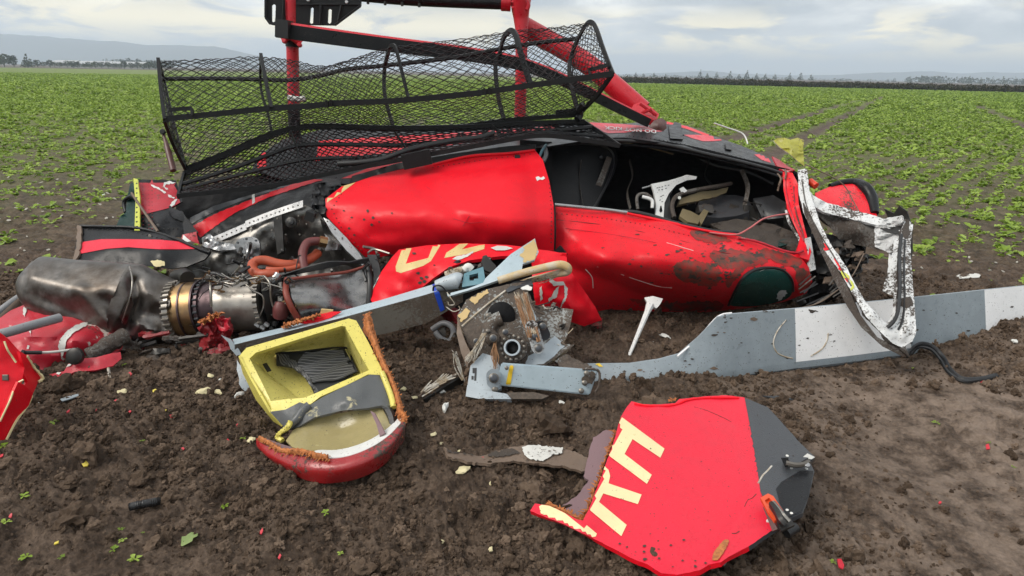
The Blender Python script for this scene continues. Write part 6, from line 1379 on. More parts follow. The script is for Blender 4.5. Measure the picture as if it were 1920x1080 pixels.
def flat(name, pts, r, asp=.5, n=4, **k): return tube(name, pts, r, M['black_metal'], CB, n=n, asp=asp, rot=math.pi / 4, seg=7, **k)
flat('front_rail', RAIL, .026, asp=.8)
flat('rear_rail', MIDB, .016, n=6, asp=1)
flat('lower_rail', LOW, .022, asp=.8)
flat('end_post', [(297, 112, 5.02), (302, 170, 4.86), (309, 226, 4.71)], .032); flat('end_post', [(309, 224, 4.72), (326, 270, 4.88), (350, 318, 5.02)], .030); flat('end_post', [(300, 120, 5.05), (308, 150, 5.28), (325, 225, 5.2), (350, 318, 5.04)], .020)
flat('hoop', [(489, 104, 5.02), (494, 130, 4.92), (502, 170, 4.80), (509, 204, 4.71)], .030); flat('hoop', [(489, 106, 5.04), (488, 150, 5.26), (492, 180, 5.24), (502, 212, 5.16), (510, 250, 5.08)], .022)
flat('hoop', [(728, 98, 5.1), (731, 88, 5.05), (737, 85, 5.0), (743, 94, 4.95), (755, 140, 4.84), (766, 186, 4.72)], .018); flat('hoop', [(729, 96, 5.1), (721, 130, 5.26), (722, 180, 5.22), (738, 240, 5.1)], .014, n=6, asp=1)
flat('hoop', [(936, 105, 5.22), (944, 72, 5.1), (957, 58, 5.03), (967, 66, 4.97), (978, 105, 4.86), (995, 160, 4.72)], .026); flat('hoop', [(937, 100, 5.24), (929, 122, 5.26), (934, 180, 5.2), (946, 228, 5.1)], .020)
flat('hoop', [(1078, 85, 5.22), (1095, 52, 5.08), (1107, 41, 5.02), (1117, 52, 4.98), (1132, 95, 4.86), (1149, 139, 4.71)], .020); flat('hoop', [(1080, 80, 5.24), (1070, 110, 5.26), (1068, 140, 5.22), (1078, 190, 5.14), (1087, 216, 5.1)], .016, n=6, asp=1)
flat('end_post', [(1149, 138, 4.72), (1120, 178, 4.86), (1092, 208, 5.06), (1082, 222, 5.1)], .020); flat('hinge_hook', [(1094, 196, 4.98), (1086, 206, 5.0), (1088, 216, 5.02), (1082, 224, 5.0)], .026, n=6, asp=1)
flat('latch_bracket', [(318, 206, 4.72), (340, 204, 4.71), (360, 203, 4.71)], .018); flat('latch_bracket', [(359, 203, 4.71), (362, 216, 4.70)], .018)
flat('latch_bracket', [(1103, 131, 4.76), (1125, 126, 4.74), (1142, 121, 4.74)], .018); flat('latch_bracket', [(1104, 131, 4.76), (1107, 144, 4.72)], .014)
flat('hinge_plate', [(1042, 211, 5.08), (1060, 210, 5.08), (1080, 207, 5.08)], .026, asp=.4)
for x, y in ((612, 196), (620, 195), (908, 173), (917, 172)): flat('clip', [(x, y - 8, 4.69), (x + .5, y + 5, 4.69)], .008, n=5, asp=1)
tube('gas_strut', [(304, 246, 4.95), (309, 260, 4.92), (316, 285, 4.86), (325, 320, 4.78)], [.012, .012, .022, .022], M['brown_metal'], CB, n=8)
bolt('strut_knob', (305, 247, 4.92), _fw * -1, .02, .02, M['black_metal'], CB, 8)
# the sprung lid, lying over the belly
LT = [(346, 326, 4.96), (430, 288, 5.0), (510, 254, 5.04), (556, 240, 5.06), (620, 237, 5.07), (740, 241, 5.07), (900, 238, 5.06), (1000, 232, 5.06), (1096, 229, 5.06)]
LB = [(334, 367, 4.66), (430, 357, 4.66), (520, 346, 4.68), (600, 329, 4.72), (680, 313, 4.74), (770, 296, 4.76), (900, 272, 4.78), (1020, 254, 4.80), (1160, 273, 4.84)]
w1 = MB(); wires([LT, lerp_rows(LT, LB, .5, -.02), LB], 96, 24, r=.0042, mb=w1, seed=6); o = w1.build('lid_mesh', M['mesh_black'], CB, smooth=False); o['kind'] = 'stuff'
flat('lid_frame', LT, .030, asp=.6); flat('lid_frame', LB[:7] + [(960, 261, 4.78), (1000, 255, 4.79), (1040, 255, 4.80), (1100, 263, 4.82), (1161, 273, 4.84)], .022)
flat('lid_frame', [(346, 325, 4.96), (340, 345, 4.82), (334, 369, 4.66)], .024); flat('lid_frame', [(1094, 228, 5.06), (1128, 250, 4.95), (1162, 274, 4.84)], .020)
flat('lid_bar', [(342, 345, 4.82), (430, 318, 4.86), (500, 292, 4.9), (560, 273, 4.93), (650, 271, 4.94), (754, 272, 4.94), (860, 265, 4.94), (940, 257, 4.94), (1025, 247, 4.95), (1110, 238, 4.97)], .015, n=6, asp=1)
flat('lid_bar', [(338, 356, 4.76), (440, 330, 4.78), (560, 301, 4.82), (637, 296, 4.84), (708, 296, 4.85), (730, 294, 4.85)], .013, n=6, asp=1)
flat('lid_bar', [(944, 262, 4.84), (1000, 250, 4.88), (1060, 250, 4.9), (1130, 256, 4.92)], .012, n=6, asp=1)
flat('lid_rib', [(545, 246, 5.03), (556, 275, 4.91), (561, 300, 4.82), (567, 328, 4.74)], .013); flat('lid_rib', [(741, 248, 5.02), (752, 264, 4.95), (764, 283, 4.86)], .013); flat('lid_rib', [(922, 235, 5.04), (936, 248, 4.98), (952, 264, 4.86)], .013)
tube('cable_conduit', [(634, 307, 4.76), (670, 305, 4.76), (715, 299, 4.78), (752, 286, 4.82), (786, 276, 4.86), (850, 264, 4.9), (900, 258, 4.92), (928, 249, 4.94)], .021, M['rubber'], CB, n=10)
tube('conduit_end', [(926, 249, 4.94), (930, 256, 4.92), (929, 268, 4.88)], .014, M['brown_metal'], CB, n=6)
v, f = beam_g(P(755, 304, 4.72), P(808, 293, 4.74), .06, .10); link('latch_plate', v, f, M['black_metal'], CB)

# ------------------------------------------------------------------ long main rotor blade
def rotor_blade():
    st = [(1096, 682, 716, .05), (1180, 681, 722, .05), (1235, 673, 722, .05), (1272, 663, 718, .045), (1308, 632, 717, .04), (1345, 594, 715, .04), (1372, 588, 710, .04), (1430, 583, 702, .04), (1490, 578, 694, .04), (1600, 568, 681, .04), (1705, 558, 667, .04), (1780, 550, 656, .04), (1845, 543, 648, .04), (1925, 535, 630, .04), (2100, 516, 596, .04), (2300, 494, 560, .04)]
    full = []
    for a, b in zip(st[:-1], st[1:]):
        n = 1 if abs(b[0] - a[0]) < 60 else 3
        for k in range(n): t = k / n; full.append(tuple(a[i] + (b[i] - a[i]) * t for i in range(4)))
    full.append(st[-1]); V = []; F = []; fm = []; xs = []
    base = G(1400, 706); base2 = G(1900, 632)
    for x, yt, yb, t in full:
        B = G(x, yb, .015); T = P(x, yt, B.y + .06); up = T - B; nrm = Vector((0, -1, -.2)).normalized()
        prof = [(1.0, .004), (.72, t * .32), (.40, t * .5), (.17, t * .55), (.155, t * .55), (.06, t * .45), (0, .05 * t), (.05, -t * .5), (.3, -t * .6), (.72, -t * .3), (1.0, -.004)]
        for s, d in prof: V.append(B + up * s + nrm * d)
        xs.append(x)
    n = 11
    for i in range(len(full) - 1):
        xm = (xs[i] + xs[i + 1]) / 2; white = 1490 <= xm < 1705 or xm > 1845
        for j in range(n):
            k = (j + 1) % n; F.append((i * n + j, i * n + k, (i + 1) * n + k, (i + 1) * n + j)); fm.append(1 if white and j < 3 else 0)
    F += [tuple(range(n)), tuple((len(full) - 1) * n + j for j in range(n))[::-1]]; fm += [0, 0]
    b = G(1490, 694); t = thing('main_rotor', (b.x, b.y, 0), 'long grey and white banded rotor blade on edge in the mud before the helicopter', 'rotor blade')
    o = link('blade_skin', V, F, [M['blade_grey'], M['blade_white']], t, fm=fm, ang=32); return t, o
RB, rbo = rotor_blade()
for pts in ([(1474, 600), (1458, 620), (1450, 642), (1456, 660), (1470, 668), (1486, 672)], [(1553, 624), (1550, 640), (1540, 655), (1520, 668)]): surf_tube('scuff', pts, rbo, .004, M['fibre'], RB, off=.001)
decal('mud_smear', [(1345, 700), (1372, 690), (1398, 676), (1420, 668), (1440, 680), (1400, 700), (1370, 712)], [rbo], M['brown_board'], RB, off=.002, jag=2) if False else None
rg5 = random.Random(55)
for k in range(90):
    x = rg5.uniform(1130, 1900); y = rg5.uniform(575, 700); r = rg5.uniform(.8, 3.0) if k % 6 else rg5.uniform(3, 7)
    decal('mud_splat', [(x + r * 1.5 * math.cos(a * .785) * rg5.uniform(.4, 1.2), y + r * .6 * math.sin(a * .785) * rg5.uniform(.4, 1.2)) for a in range(8)], [rbo], M['mud_cake'] if k % 4 else M['brown_board'], RB, sp=3, off=.002, jag=r * .16)
decal('yellow_mark', [(1116, 683), (1124, 682), (1131, 688), (1124, 688)], [rbo], M['yellow_tape'], RB, sp=3, off=.004)
tube('erosion_strip', [(1270, 668, 3.42), (1310, 633, 3.52), (1346, 594, 3.64), (1372, 587, 3.66)], .006, M['blade_white'], RB, n=6)
sheet('lime_chip', [(1455, 566, 3.66), (1466, 576, 3.64), (1458, 577, 3.64), (1450, 572, 3.66)], M['lime'], None, sp=4, origin=G(1458, 590)) if False else None

# ------------------------------------------------------------------ rotor hub with its torn star plate and arms
hb = G(900, 742)
RH = thing('rotor_hub', (hb.x, hb.y, 0), 'smashed grey rotor hub caked in mud with a round bearing and torn fibre bundles', 'rotor hub')
plate = sheet('star_plate', [(857, 592, 3.42), (874, 562, 3.50), (905, 545, 3.55), (950, 533, 3.58), (986, 528, 3.6), (996, 560, 3.54), (1004, 572, 3.52), (1075, 580, 3.50), (1070, 606, 3.44), (1062, 634, 3.38), (1052, 645, 3.36), (1077, 646, 3.36), (1040, 672, 3.30), (1022, 684, 3.27), (980, 690, 3.26), (925, 690, 3.26), (906, 668, 3.30), (880, 650, 3.32), (868, 620, 3.36)], M['hub_mud'], RH, inner=[(960, 620, 3.36)], thick=.045, dent=.006, dsc=9, sp=6, edgemat=M['fibre'], jag=.6)
decal('clean_paint', [(1010, 655), (1040, 630), (1052, 640), (1060, 648), (1034, 672), (1020, 682), (985, 686), (990, 668)], [plate], M['hub_grey'], plate, off=.002, jag=1.2)
decal('clean_paint', [(980, 572), (1000, 580), (1006, 600), (990, 606), (976, 590)], [plate], M['hub_grey'], plate, off=.002, jag=1.2)
decal('torn_tan', [(876, 550), (896, 548), (912, 541), (917, 550), (906, 556), (890, 572), (880, 562)], [plate], M['foam_tan'], plate, off=.004, jag=1, sp=4)
decal('torn_tan', [(858, 592), (874, 578), (882, 584), (876, 596), (862, 606)], [plate], M['foam_tan'], plate, off=.004, jag=1, sp=4)
surf_tube('plate_ridge', [(866, 612), (905, 578), (948, 545)], plate, .006, M['fibre'], plate)
surf_tube('plate_ridge', [(860, 608), (872, 640), (884, 660)], plate, .010, M['fibre'], plate)
tube('raised_boss', [(928, 640, 3.33), (916, 622, 3.36), (924, 604, 3.39), (940, 596, 3.4)], .04, M['hub_mud'], RH, n=8)
v, f = disc_g(P(940, 592, 3.43), _fw * -1, .075, .05, 20); link('dark_recess', v, f, M['cabin_black'], RH)
cc = P(961, 652, 3.25); ax = (CAM - cc).normalized(); ax = (ax + Vector((-.10, 0, .05))).normalized()
def ringz(name, c, ax, r0, r1, h, mat, n=32):
    a = ax.orthogonal().normalized(); b = ax.cross(a); v = []; f = []
    for q, hh in ((r0, -h), (r0, h), (r1, h), (r1, -h)):
        for j in range(n): an = 6.28318 * j / n; v.append(c + (a * math.cos(an) + b * math.sin(an)) * q + ax * hh)
    for i in range(4):
        for j in range(n): k = (j + 1) % n; m = (i + 1) % 4; f.append((i * n + j, i * n + k, m * n + k, m * n + j))
    return link(name, v, f, mat, RH, ang=30), a, b
ringz('bearing_flange', cc - ax * .03, ax, .040, .074, .022, M['hub_mud'])
_, ra, rb_ = ringz('bearing_sleeve', cc, ax, .033, .042, .030, M['hub_grey'])
v, f = tube_g([cc - ax * .08, cc + ax * .012], .034, 24, caps=False); link('bearing_bore', v, f, M['bolt_dark'], RH)
v, f = disc_g(cc - ax * .06, ax, .034, .01, 20); link('bore_plug', v, f, M['dark_metal'], RH)
for j in range(14):
    an = j * 6.28318 / 14 + .2; p = cc + (ra * math.cos(an) + rb_ * math.sin(an)) * .060 - ax * .004
    v, f = disc_g(p, ax, .0085, .018, 6); link('flange_bolt', v, f, M['bolt'], RH)
def lug(pa, pb, r, mat, Y):
    a, b = P(*pa, Y), P(*pb, Y); t = (b - a).normalized(); n = (CAM - a).normalized(); s = t.cross(n).normalized(); v = []; m = 10
    for off in (0, .022):
        for c, sg in ((a, -1), (b, 1)):
            for k in range(m + 1):
                an = -math.pi / 2 + math.pi * k / m; v.append(c + (t * math.cos(an) * sg + s * math.sin(an) * sg) * r + n * off)
    h = 2 * (m + 1); f = [tuple(range(h))[::-1], tuple(h + i for i in range(h))] + [(i, (i + 1) % h, h + (i + 1) % h, h + i) for i in range(h)]
    o = link('lug', v, f, mat, RH, ang=30); return o, n
def hexbolt(x, y, Y, r, mat=None):
    p = P(x, y, Y); n = (CAM - p).normalized(); v, f = disc_g(p, n, r * 1.25, .006, 16, .1); link('washer', v, f, M['bolt'], RH); v, f = disc_g(p + n * .010, n, r, .018, 8, .25); return link('hub_bolt', v, f, mat or M['bolt_dark'], RH)
lug((997, 612), (1009, 652), .033, M['white_muddy'], 3.28); hexbolt(1003, 631, 3.25, .017); hexbolt(1010, 653, 3.24, .017)
lug((1014, 612), (1021, 628), .030, M['bolt_dark'], 3.34); hexbolt(1018, 612, 3.30, .016)
lug((925, 632), (928, 636), .024, M['hub_mud'], 3.27); hexbolt(925, 634, 3.24, .016)
hexbolt(915, 621, 3.32, .010, M['bolt']); hexbolt(948, 623, 3.28, .014); hexbolt(893, 640, 3.3, .013); hexbolt(916, 593, 3.4, .014, M['bolt'])
v, f = beam_g(P(910, 596, 3.42), P(923, 592, 3.42), .04, .045, Vector((.4, 0, 1))); link('bracket_block', v, f, M['hub_mud'], RH)
# lower clevis plate and the sleeve bolted to it
low = sheet('lower_plate', [(882, 686, 3.2), (905, 662, 3.26), (925, 668, 3.24), (940, 690, 3.2), (940, 728, 3.12), (900, 745, 3.09), (874, 742, 3.1), (878, 712, 3.16)], M['hub_grey'], RH, thick=.03, sp=6)
sheet('lower_plate_foot', [(876, 722, 3.1), (912, 732, 3.08), (960, 740, 3.08), (960, 748, 3.05), (900, 748, 3.05), (873, 743, 3.07)], M['hub_grey'], RH, thick=.03)
decal('stencil_mark', [(886, 690), (894, 690), (893, 714), (889, 714), (890, 700), (886, 700)], [low], M['tape_label'], low, sp=3)
decal('stencil_mark', [(884, 705), (888, 705), (888, 712), (884, 712)], [low], M['tape_label'], low, sp=3)
def box_quad(name, tl, tr, br, bl, Y0, Y1, dep, mat, parent):
    A = [P(*tl, Y0), P(*tr, Y1), P(*br, Y1 - .02), P(*bl, Y0 - .02)]; B = [p + Vector((0, dep, -.02)) for p in A]; m = bmesh.new()
    vs = [m.verts.new(p) for p in A + B]
    for q in ((0, 1, 2, 3), (7, 6, 5, 4), (0, 4, 5, 1), (1, 5, 6, 2), (2, 6, 7, 3), (3, 7, 4, 0)): m.faces.new([vs[i] for i in q])
    bmesh.ops.recalc_face_normals(m, faces=m.faces[:]); bmesh.ops.bevel(m, geom=m.edges[:], offset=.006, segments=2, affect='EDGES')
    V = [v.co.copy() for v in m.verts]; F = [tuple(v.index for v in f.verts) for f in m.faces]; m.verts.index_update(); F = [tuple(v.index for v in f.verts) for f in m.faces]; m.free()
    return link(name, V, F, mat, parent, ang=30)
slv = box_quad('blade_sleeve', (940, 680), (1122, 694), (1106, 741), (930, 722), 3.14, 3.12, .05, M['hub_blue'], RH)
decal('yellow_band', [(957, 680), (964, 681), (957, 723), (948, 722)], [slv], M['yellow_tape'], slv, off=.003)
decal('mud_cake', [(1098, 698), (1112, 696), (1120, 704), (1116, 722), (1106, 718), (1096, 724), (1090, 712)], [slv], M['hub_mud'], slv, off=.006, jag=1.5, sp=3)
for x, y in ((1096, 718), (1090, 733), (1100, 700)): hexbolt(x, y, 3.09, .011, M['bolt'])
tube('sleeve_loop', [(1092, 692, 3.12), (1116, 692, 3.12), (1124, 700, 3.12), (1123, 722, 3.1), (1116, 735, 3.09)], .006, M['hub_mud'], RH)
lug((925, 704), (926, 716), .035, M['hub_grey'], 3.12); hexbolt(926, 709, 3.09, .020); hexbolt(928, 730, 3.1, .013, M['bolt']); hexbolt(950, 690, 3.11, .008, M['bolt'])
sheet('torn_foot', [(1000, 735, 3.1), (1030, 742, 3.08), (1016, 748, 3.05), (960, 748, 3.06), (950, 736, 3.1)], M['hub_mud'], RH, thick=.02, dent=.03)
sheet('shattered_edge', [(1040, 676, 3.3), (1062, 664, 3.32), (1080, 674, 3.32), (1110, 686, 3.3), (1090, 692, 3.26), (1050, 688, 3.26)], M['hub_mud'], RH, thick=.02, dent=.04, jag=2, sp=4)
# fibre bundles
def bundle(name, a, b, n, spr, mat, ra=.0024, Y0=3.3, Y1=3.28, loose=6):
    mb = MB(); q = random.Random(int(a[0]))
    for i in range(n):
        o = q.uniform(-1, 1); e = q.uniform(-1, 1)
        p0 = P(a[0] + o * spr[0], a[1] + q.uniform(-loose, loose), Y0 + q.uniform(-.02, .02)); p1 = P(b[0] + e * spr[1], b[1] + q.uniform(-2, 2), Y1 + q.uniform(-.015, .01))
        v, f = tube_g(catmull([p0, p0.lerp(p1, .5) + Vector((q.gauss(0, .006), q.gauss(0, .006), q.gauss(0, .006))), p1], 3), [ra * .5, ra, ra], 4); mb.add(v, f)
    return mb.build(name, mat, RH)
bundle('fibre_bundle', (976, 552), (1000, 626), 46, (14, 7), M['fibre'], Y0=3.42, Y1=3.25)
bundle('fibre_bundle', (968, 560), (994, 632), 18, (5, 4), M['fibre_orange'], Y0=3.38, Y1=3.24)
bundle('fibre_bundle', (984, 552), (1010, 640), 18, (4, 4), M['fibre_orange'], Y0=3.38, Y1=3.23)
bundle('fibre_bundle', (880, 676), (908, 626), 26, (10, 4), M['fibre'], Y0=3.2, Y1=3.28)
bundle('fibre_bundle', (928, 690), (928, 642), 16, (5, 3), M['fibre_orange'], Y0=3.16, Y1=3.24)
bundle('fibre_bundle', (852, 660), (868, 712), 12, (6, 3), M['fibre'], Y0=3.2, Y1=3.18)
for k in range(46):
    x = rnd.uniform(850, 1060); y = rnd.uniform(560, 690); q = 3.30 + (690 - y) * .0018
    if k % 2: tube('hub_shred', [(x, y, q), (x + rnd.uniform(-14, 14), y + rnd.uniform(-8, 8), q - .03), (x + rnd.uniform(-26, 26), y + rnd.uniform(-12, 14), q - .01)], rnd.uniform(.002, .007), rnd.choice([M['hub_mud'], M['fibre'], M['dark_metal'], M['brown_board']]), RH, n=4)
    else: sheet('hub_flake', [(x, y, q), (x + rnd.uniform(6, 18), y - rnd.uniform(0, 9), q), (x + rnd.uniform(4, 16), y + rnd.uniform(3, 11), q - .02), (x - 3, y + 6, q - .02)], rnd.choice([M['hub_mud'], M['hub_mud'], M['mud_cake'], M['dark_metal'], M['hub_grey']]), RH, thick=.008, dent=.02, dsc=16, jag=1.5, sp=4)
# arm running to the left under the turbine
def arm():
    pts = [(440, 646, 640, 668, 3.55), (560, 616, 612, 640, 3.62), (640, 596, 588, 640, 3.66), (720, 574, 566, 626, 3.66), (800, 552, 542, 606, 3.66), (868, 530, 521, 566, 3.66)]
    V = []; F = []
    for x, ym, yt, yb, Y in pts:
        V += [P(x, ym, Y), P(x - 4, yt - 4, Y + .10), P(x, yb, Y + .01), P(x, yb, Y + .13)]
    n = 4; fm = []
    for i in range(len(pts) - 1):
        for (a, b), m in (((0, 1), 0), ((0, 2), 1), ((2, 3), 1), ((1, 3), 0)):
            F.append((i * n + a, i * n + b, (i + 1) * n + b, (i + 1) * n + a)); fm.append(m)
    F.append((0, 2, 3, 1)); fm.append(1); e = (len(pts) - 1) * n; F.append((e, e + 1, e + 3, e + 2)); fm.append(1)
    return link('blade_arm', V, F, [M['hub_blue'], M['arm_mud']], RH, fm=fm, ang=20)
am = arm()
decal('blue_tape', [(811, 534), (819, 532), (824, 548), (834, 580), (826, 584), (815, 552)], [am], M['blue_tape'], am, off=.004, sp=4)
tube('black_cord', [(812, 545, 3.62), (814, 537, 3.6), (826, 536, 3.6), (838, 546, 3.6), (848, 556, 3.6)], .005, M['rubber'], RH)
tube('loose_wire', [(838, 548, 3.58), (846, 560, 3.56), (852, 570, 3.56), (842, 572, 3.56), (840, 566, 3.56)], .003, M['fibre'], RH, n=4); tube('loose_wire', [(836, 575, 3.56), (850, 584, 3.55), (862, 580, 3.55), (860, 574, 3.55)], .003, M['fibre'], RH, n=4)
tube('damper_cylinder', [(818, 536, 3.66), (840, 530, 3.66), (858, 526, 3.66), (864, 527, 3.66)], [.030, .042, .048, .035], M['hub_grey'], RH, n=14)
tube('damper_boot', [(836, 516, 3.72), (850, 511, 3.72), (868, 506, 3.74), (880, 504, 3.74)], .022, M['fibre'], RH, n=10, wob=.06); tube('damper_eye', [(872, 506, 3.72), (878, 500, 3.72), (884, 505, 3.72)], .022, M['chip_white'], RH, n=8)
tube('spring_wire', [(843, 510, 3.7), (841, 503, 3.7), (846, 501, 3.7), (848, 506, 3.7)], .004, M['bolt'], RH, n=5)
sheet('teal_fitting', [(866, 538, 3.62), (870, 513, 3.66), (880, 509, 3.68), (906, 500, 3.7), (910, 526, 3.64), (904, 532, 3.62)], M['teal_part'], RH, holes=[[(880, 516), (896, 512), (897, 522), (889, 523), (888, 526), (880, 526)]], thick=.03, sp=4)
sheet('dark_fitting', [(902, 490, 3.74), (912, 480, 3.76), (930, 498, 3.74), (922, 512, 3.7), (908, 506, 3.7)], M['dark_metal'], RH, thick=.02)
up_ = sheet('upper_plate', [(838, 551, 3.60), (880, 540, 3.61), (906, 530, 3.62), (910, 522, 3.64), (958, 476, 3.74), (1003, 447, 3.80), (1006, 460, 3.78), (1010, 472, 3.76), (1002, 488, 3.72), (980, 495, 3.70), (978, 510, 3.66), (938, 524, 3.62), (880, 544, 3.60), (840, 556, 3.59)], M['hub_blue'], RH, thick=.02, sp=5)
decal('torn_tan', [(1002, 449), (1006, 460), (1010, 473), (1002, 487), (990, 492), (979, 497), (982, 485), (974, 480), (984, 468), (980, 464)], [up_], M['foam_tan'], up_, off=.003, jag=1, sp=4)
rod = tube('fibre_rod', [(934, 526, 3.60), (980, 512, 3.62), (1030, 500, 3.64), (1052, 497, 3.65), (1064, 502, 3.65), (1062, 510, 3.66), (1040, 514, 3.67), (1000, 524, 3.68), (966, 534, 3.66)], [.020, .022, .024, .026, .024, .022, .020, .018, .014], M['wood'], RH, n=12, seg=8)
bundle('fibre_bundle', (1000, 528), (1052, 512), 20, (18, 6), M['fibre'], Y0=3.66, Y1=3.66, loose=5)
sheet('broken_sleeve', [(942, 540, 3.56), (964, 528, 3.6), (996, 524, 3.62), (1000, 534, 3.58), (970, 540, 3.56), (952, 548, 3.54)], M['bolt_dark'], RH, thick=.02, dent=.02, jag=1)
sheet('pale_flake', [(976, 540, 3.54), (990, 534, 3.56), (998, 538, 3.55), (996, 544, 3.53), (980, 543, 3.53)], M['chip_white'], RH, thick=.004, jag=1, sp=4)
sheet('hanging_skin', [(858, 600, 3.40), (872, 640, 3.3), (884, 664, 3.24), (876, 690, 3.18), (864, 660, 3.26), (856, 625, 3.34)], M['brown_board'], RH, thick=.01, dent=.03)

# ------------------------------------------------------------------ yellow intake box with its pleated filter
bx = G(600, 800)
YB = thing('intake_box', (bx.x, bx.y, 0), 'open yellow plastic intake box with dark pleated filter and torn red cowl beneath', 'intake box')
O = [(448, 668, 2.98), (462, 652, 3.02), (560, 624, 3.10), (654, 597, 3.18), (668, 601, 3.18), (690, 640, 3.08), (716, 692, 2.94), (718, 703, 2.91), (690, 702, 2.90), (650, 722, 2.84), (600, 744, 2.79), (582, 758, 2.77), (562, 756, 2.78), (530, 770, 2.76), (506, 773, 2.78), (470, 712, 2.90)]
I = [(468, 672), (480, 661), (560, 636), (640, 611), (648, 612), (670, 655), (692, 694), (640, 716), (590, 738), (570, 746), (540, 748), (508, 752), (490, 715)]
yb = sheet('box_rim', O, M['yellow_box'], YB, holes=[I], sp=5, thick=.02)
Idep = tps([q[:2] for q in O], [depth_of(q) for q in O])
def iy(x, y): return float(Idep(np.array([x]), np.array([y]))[0])
Ft = [(520, 662, 3.20), (600, 656, 3.28), (646, 654, 3.32), (668, 697, 3.18), (600, 738, 3.0), (560, 748, 2.96), (490, 690, 3.12)]
def wall(name, top, bot, mat): return grid_surf(name, [[(x, y, iy(x, y) + .004) for x, y in top], bot], mat, YB, nu=6, nv=5, thick=.006)
wall('box_wall', [(468, 672), (480, 661), (560, 636), (640, 611), (648, 612)], [(500, 690, 3.12), (520, 664, 3.20), (580, 658, 3.26), (640, 652, 3.33), (648, 654, 3.33)], M['yellow_in'])
wall('box_wall', [(646, 611), (670, 655), (692, 694), (694, 697)], [(645, 652, 3.33), (660, 676, 3.26), (672, 700, 3.19), (668, 704, 3.15)], M['yellow_in'])
wall('box_wall', [(466, 672), (478, 694), (490, 715), (508, 752)], [(500, 692, 3.13), (512, 705, 3.10), (540, 730, 3.03), (562, 750, 2.95)], M['yellow_in'])
sheet('box_floor', [(470, 676, 3.05), (500, 670, 3.14), (520, 660, 3.24), (650, 650, 3.36), (690, 700, 3.18), (600, 746, 3.0), (560, 756, 2.96), (510, 756, 2.94)], M['yellow_in'], YB, thick=.01, sp=7)
v, f = beam_g(P(496, 682, 3.06), P(505, 696, 3.02), .02, .006); link('vent_slot', v, f, M['rubber'], YB)
fl = sheet('filter_bed', [(518, 661, 3.19), (560, 660, 3.22), (646, 653, 3.29), (668, 697, 3.15), (630, 722, 3.06), (592, 742, 2.97), (584, 724, 3.0), (570, 704, 3.05), (548, 688, 3.1), (518, 684, 3.13)], M['filter'], YB, sp=6, thick=.01)
fb = bvh_of([fl]); mbp = MB()
for k in range(30):
    t = k / 29; a = (568 - 30 * math.sin(t * 2) + t * 22 + 2, 660 + t * 62); b = (646 + t * 21 + (1 - t) * 2, 654 + t * 45)
    pts = []
    for s in range(15):
        u = s / 14; x = a[0] + (b[0] - a[0]) * u; y = a[1] + (b[1] - a[1]) * u + 2.2 * math.sin(u * 9 + k * .5) + 3 * math.sin(u * 3.1)
        p = on(fb, x, y, .012)
        if p is not None: pts.append(p)
    if len(pts) > 3: v, f = tube_g(pts, .0045, 4); mbp.add(v, f, k % 2)
for k in range(34):
    t = k / 33; cx, cy = 520 + t * 74, 662 + t * t * 62 + t * 10; pts = []
    for s in range(12):
        u = s / 11; x = cx + u * 14 * (1 - t * .3) + 2 * math.sin(u * 8 + k); y = cy + u * 26 * (1 - .2 * t) + 1.5 * math.sin(u * 11 + k * .7)
        p = on(fb, x, y, .018)
        if p is not None: pts.append(p)
    if len(pts) > 3: v, f = tube_g(pts, .0042, 4); mbp.add(v, f, k % 2)
pt = mbp.build('filter_pleats', [M['filter_light'], M['filter']], YB); pt['kind'] = 'stuff'
tube('filter_frame', [(516, 662, 3.17), (560, 660, 3.2), (648, 652, 3.27), (660, 676, 3.2), (670, 698, 3.13)], .006, M['rubber'], YB, n=5)
sheet('box_side', [(447, 668, 2.97), (470, 712, 2.89), (506, 774, 2.77), (528, 800, 2.76), (512, 790, 2.82), (480, 750, 2.92), (455, 700, 3.0)], M['yellow_box'], YB, thick=.01)
lip = sheet('grey_lip', [(506, 772, 2.77), (535, 768, 2.75), (562, 754, 2.76), (580, 760, 2.75), (606, 744, 2.77), (650, 722, 2.82), (694, 702, 2.88), (716, 704, 2.90), (728, 730, 2.84), (738, 762, 2.76), (730, 766, 2.72), (716, 760, 2.72), (690, 765, 2.70), (640, 770, 2.68), (590, 782, 2.66), (560, 800, 2.66), (540, 806, 2.68), (528, 796, 2.72)], M['grey_rubber'], YB, thick=.012, dent=.012, dsc=8, sp=6, inner=[(650, 745, 2.72)])
tube('lip_edge', [(716, 698, 2.90), (724, 718, 2.86), (734, 745, 2.79), (738, 764, 2.74)], .014, M['yellow_box'], YB)
tube('pinched_lip', [(580, 760, 2.73), (568, 770, 2.71), (556, 786, 2.68), (540, 800, 2.67), (522, 818, 2.68)], [.02, .022, .02, .016, .012], M['grey_rubber'], YB, n=8)
tube('torn_edge', [(545, 790, 2.66), (538, 802, 2.64), (526, 812, 2.64), (520, 820, 2.64), (530, 826, 2.62)], .011, M['yellow_box'], YB, n=6, wob=.2)
bowl = sheet('bowl_lining', [(536, 826, 2.60), (550, 806, 2.66), (590, 784, 2.70), (650, 772, 2.72), (716, 764, 2.74), (732, 770, 2.74), (738, 790, 2.68), (728, 812, 2.58), (700, 832, 2.50), (660, 848, 2.46), (620, 854, 2.45), (580, 848, 2.48), (548, 838, 2.54)], M['bowl_cream'], YB, inner=[(640, 812, 2.66), (690, 800, 2.66), (590, 822, 2.62)], thick=.008, sp=7)
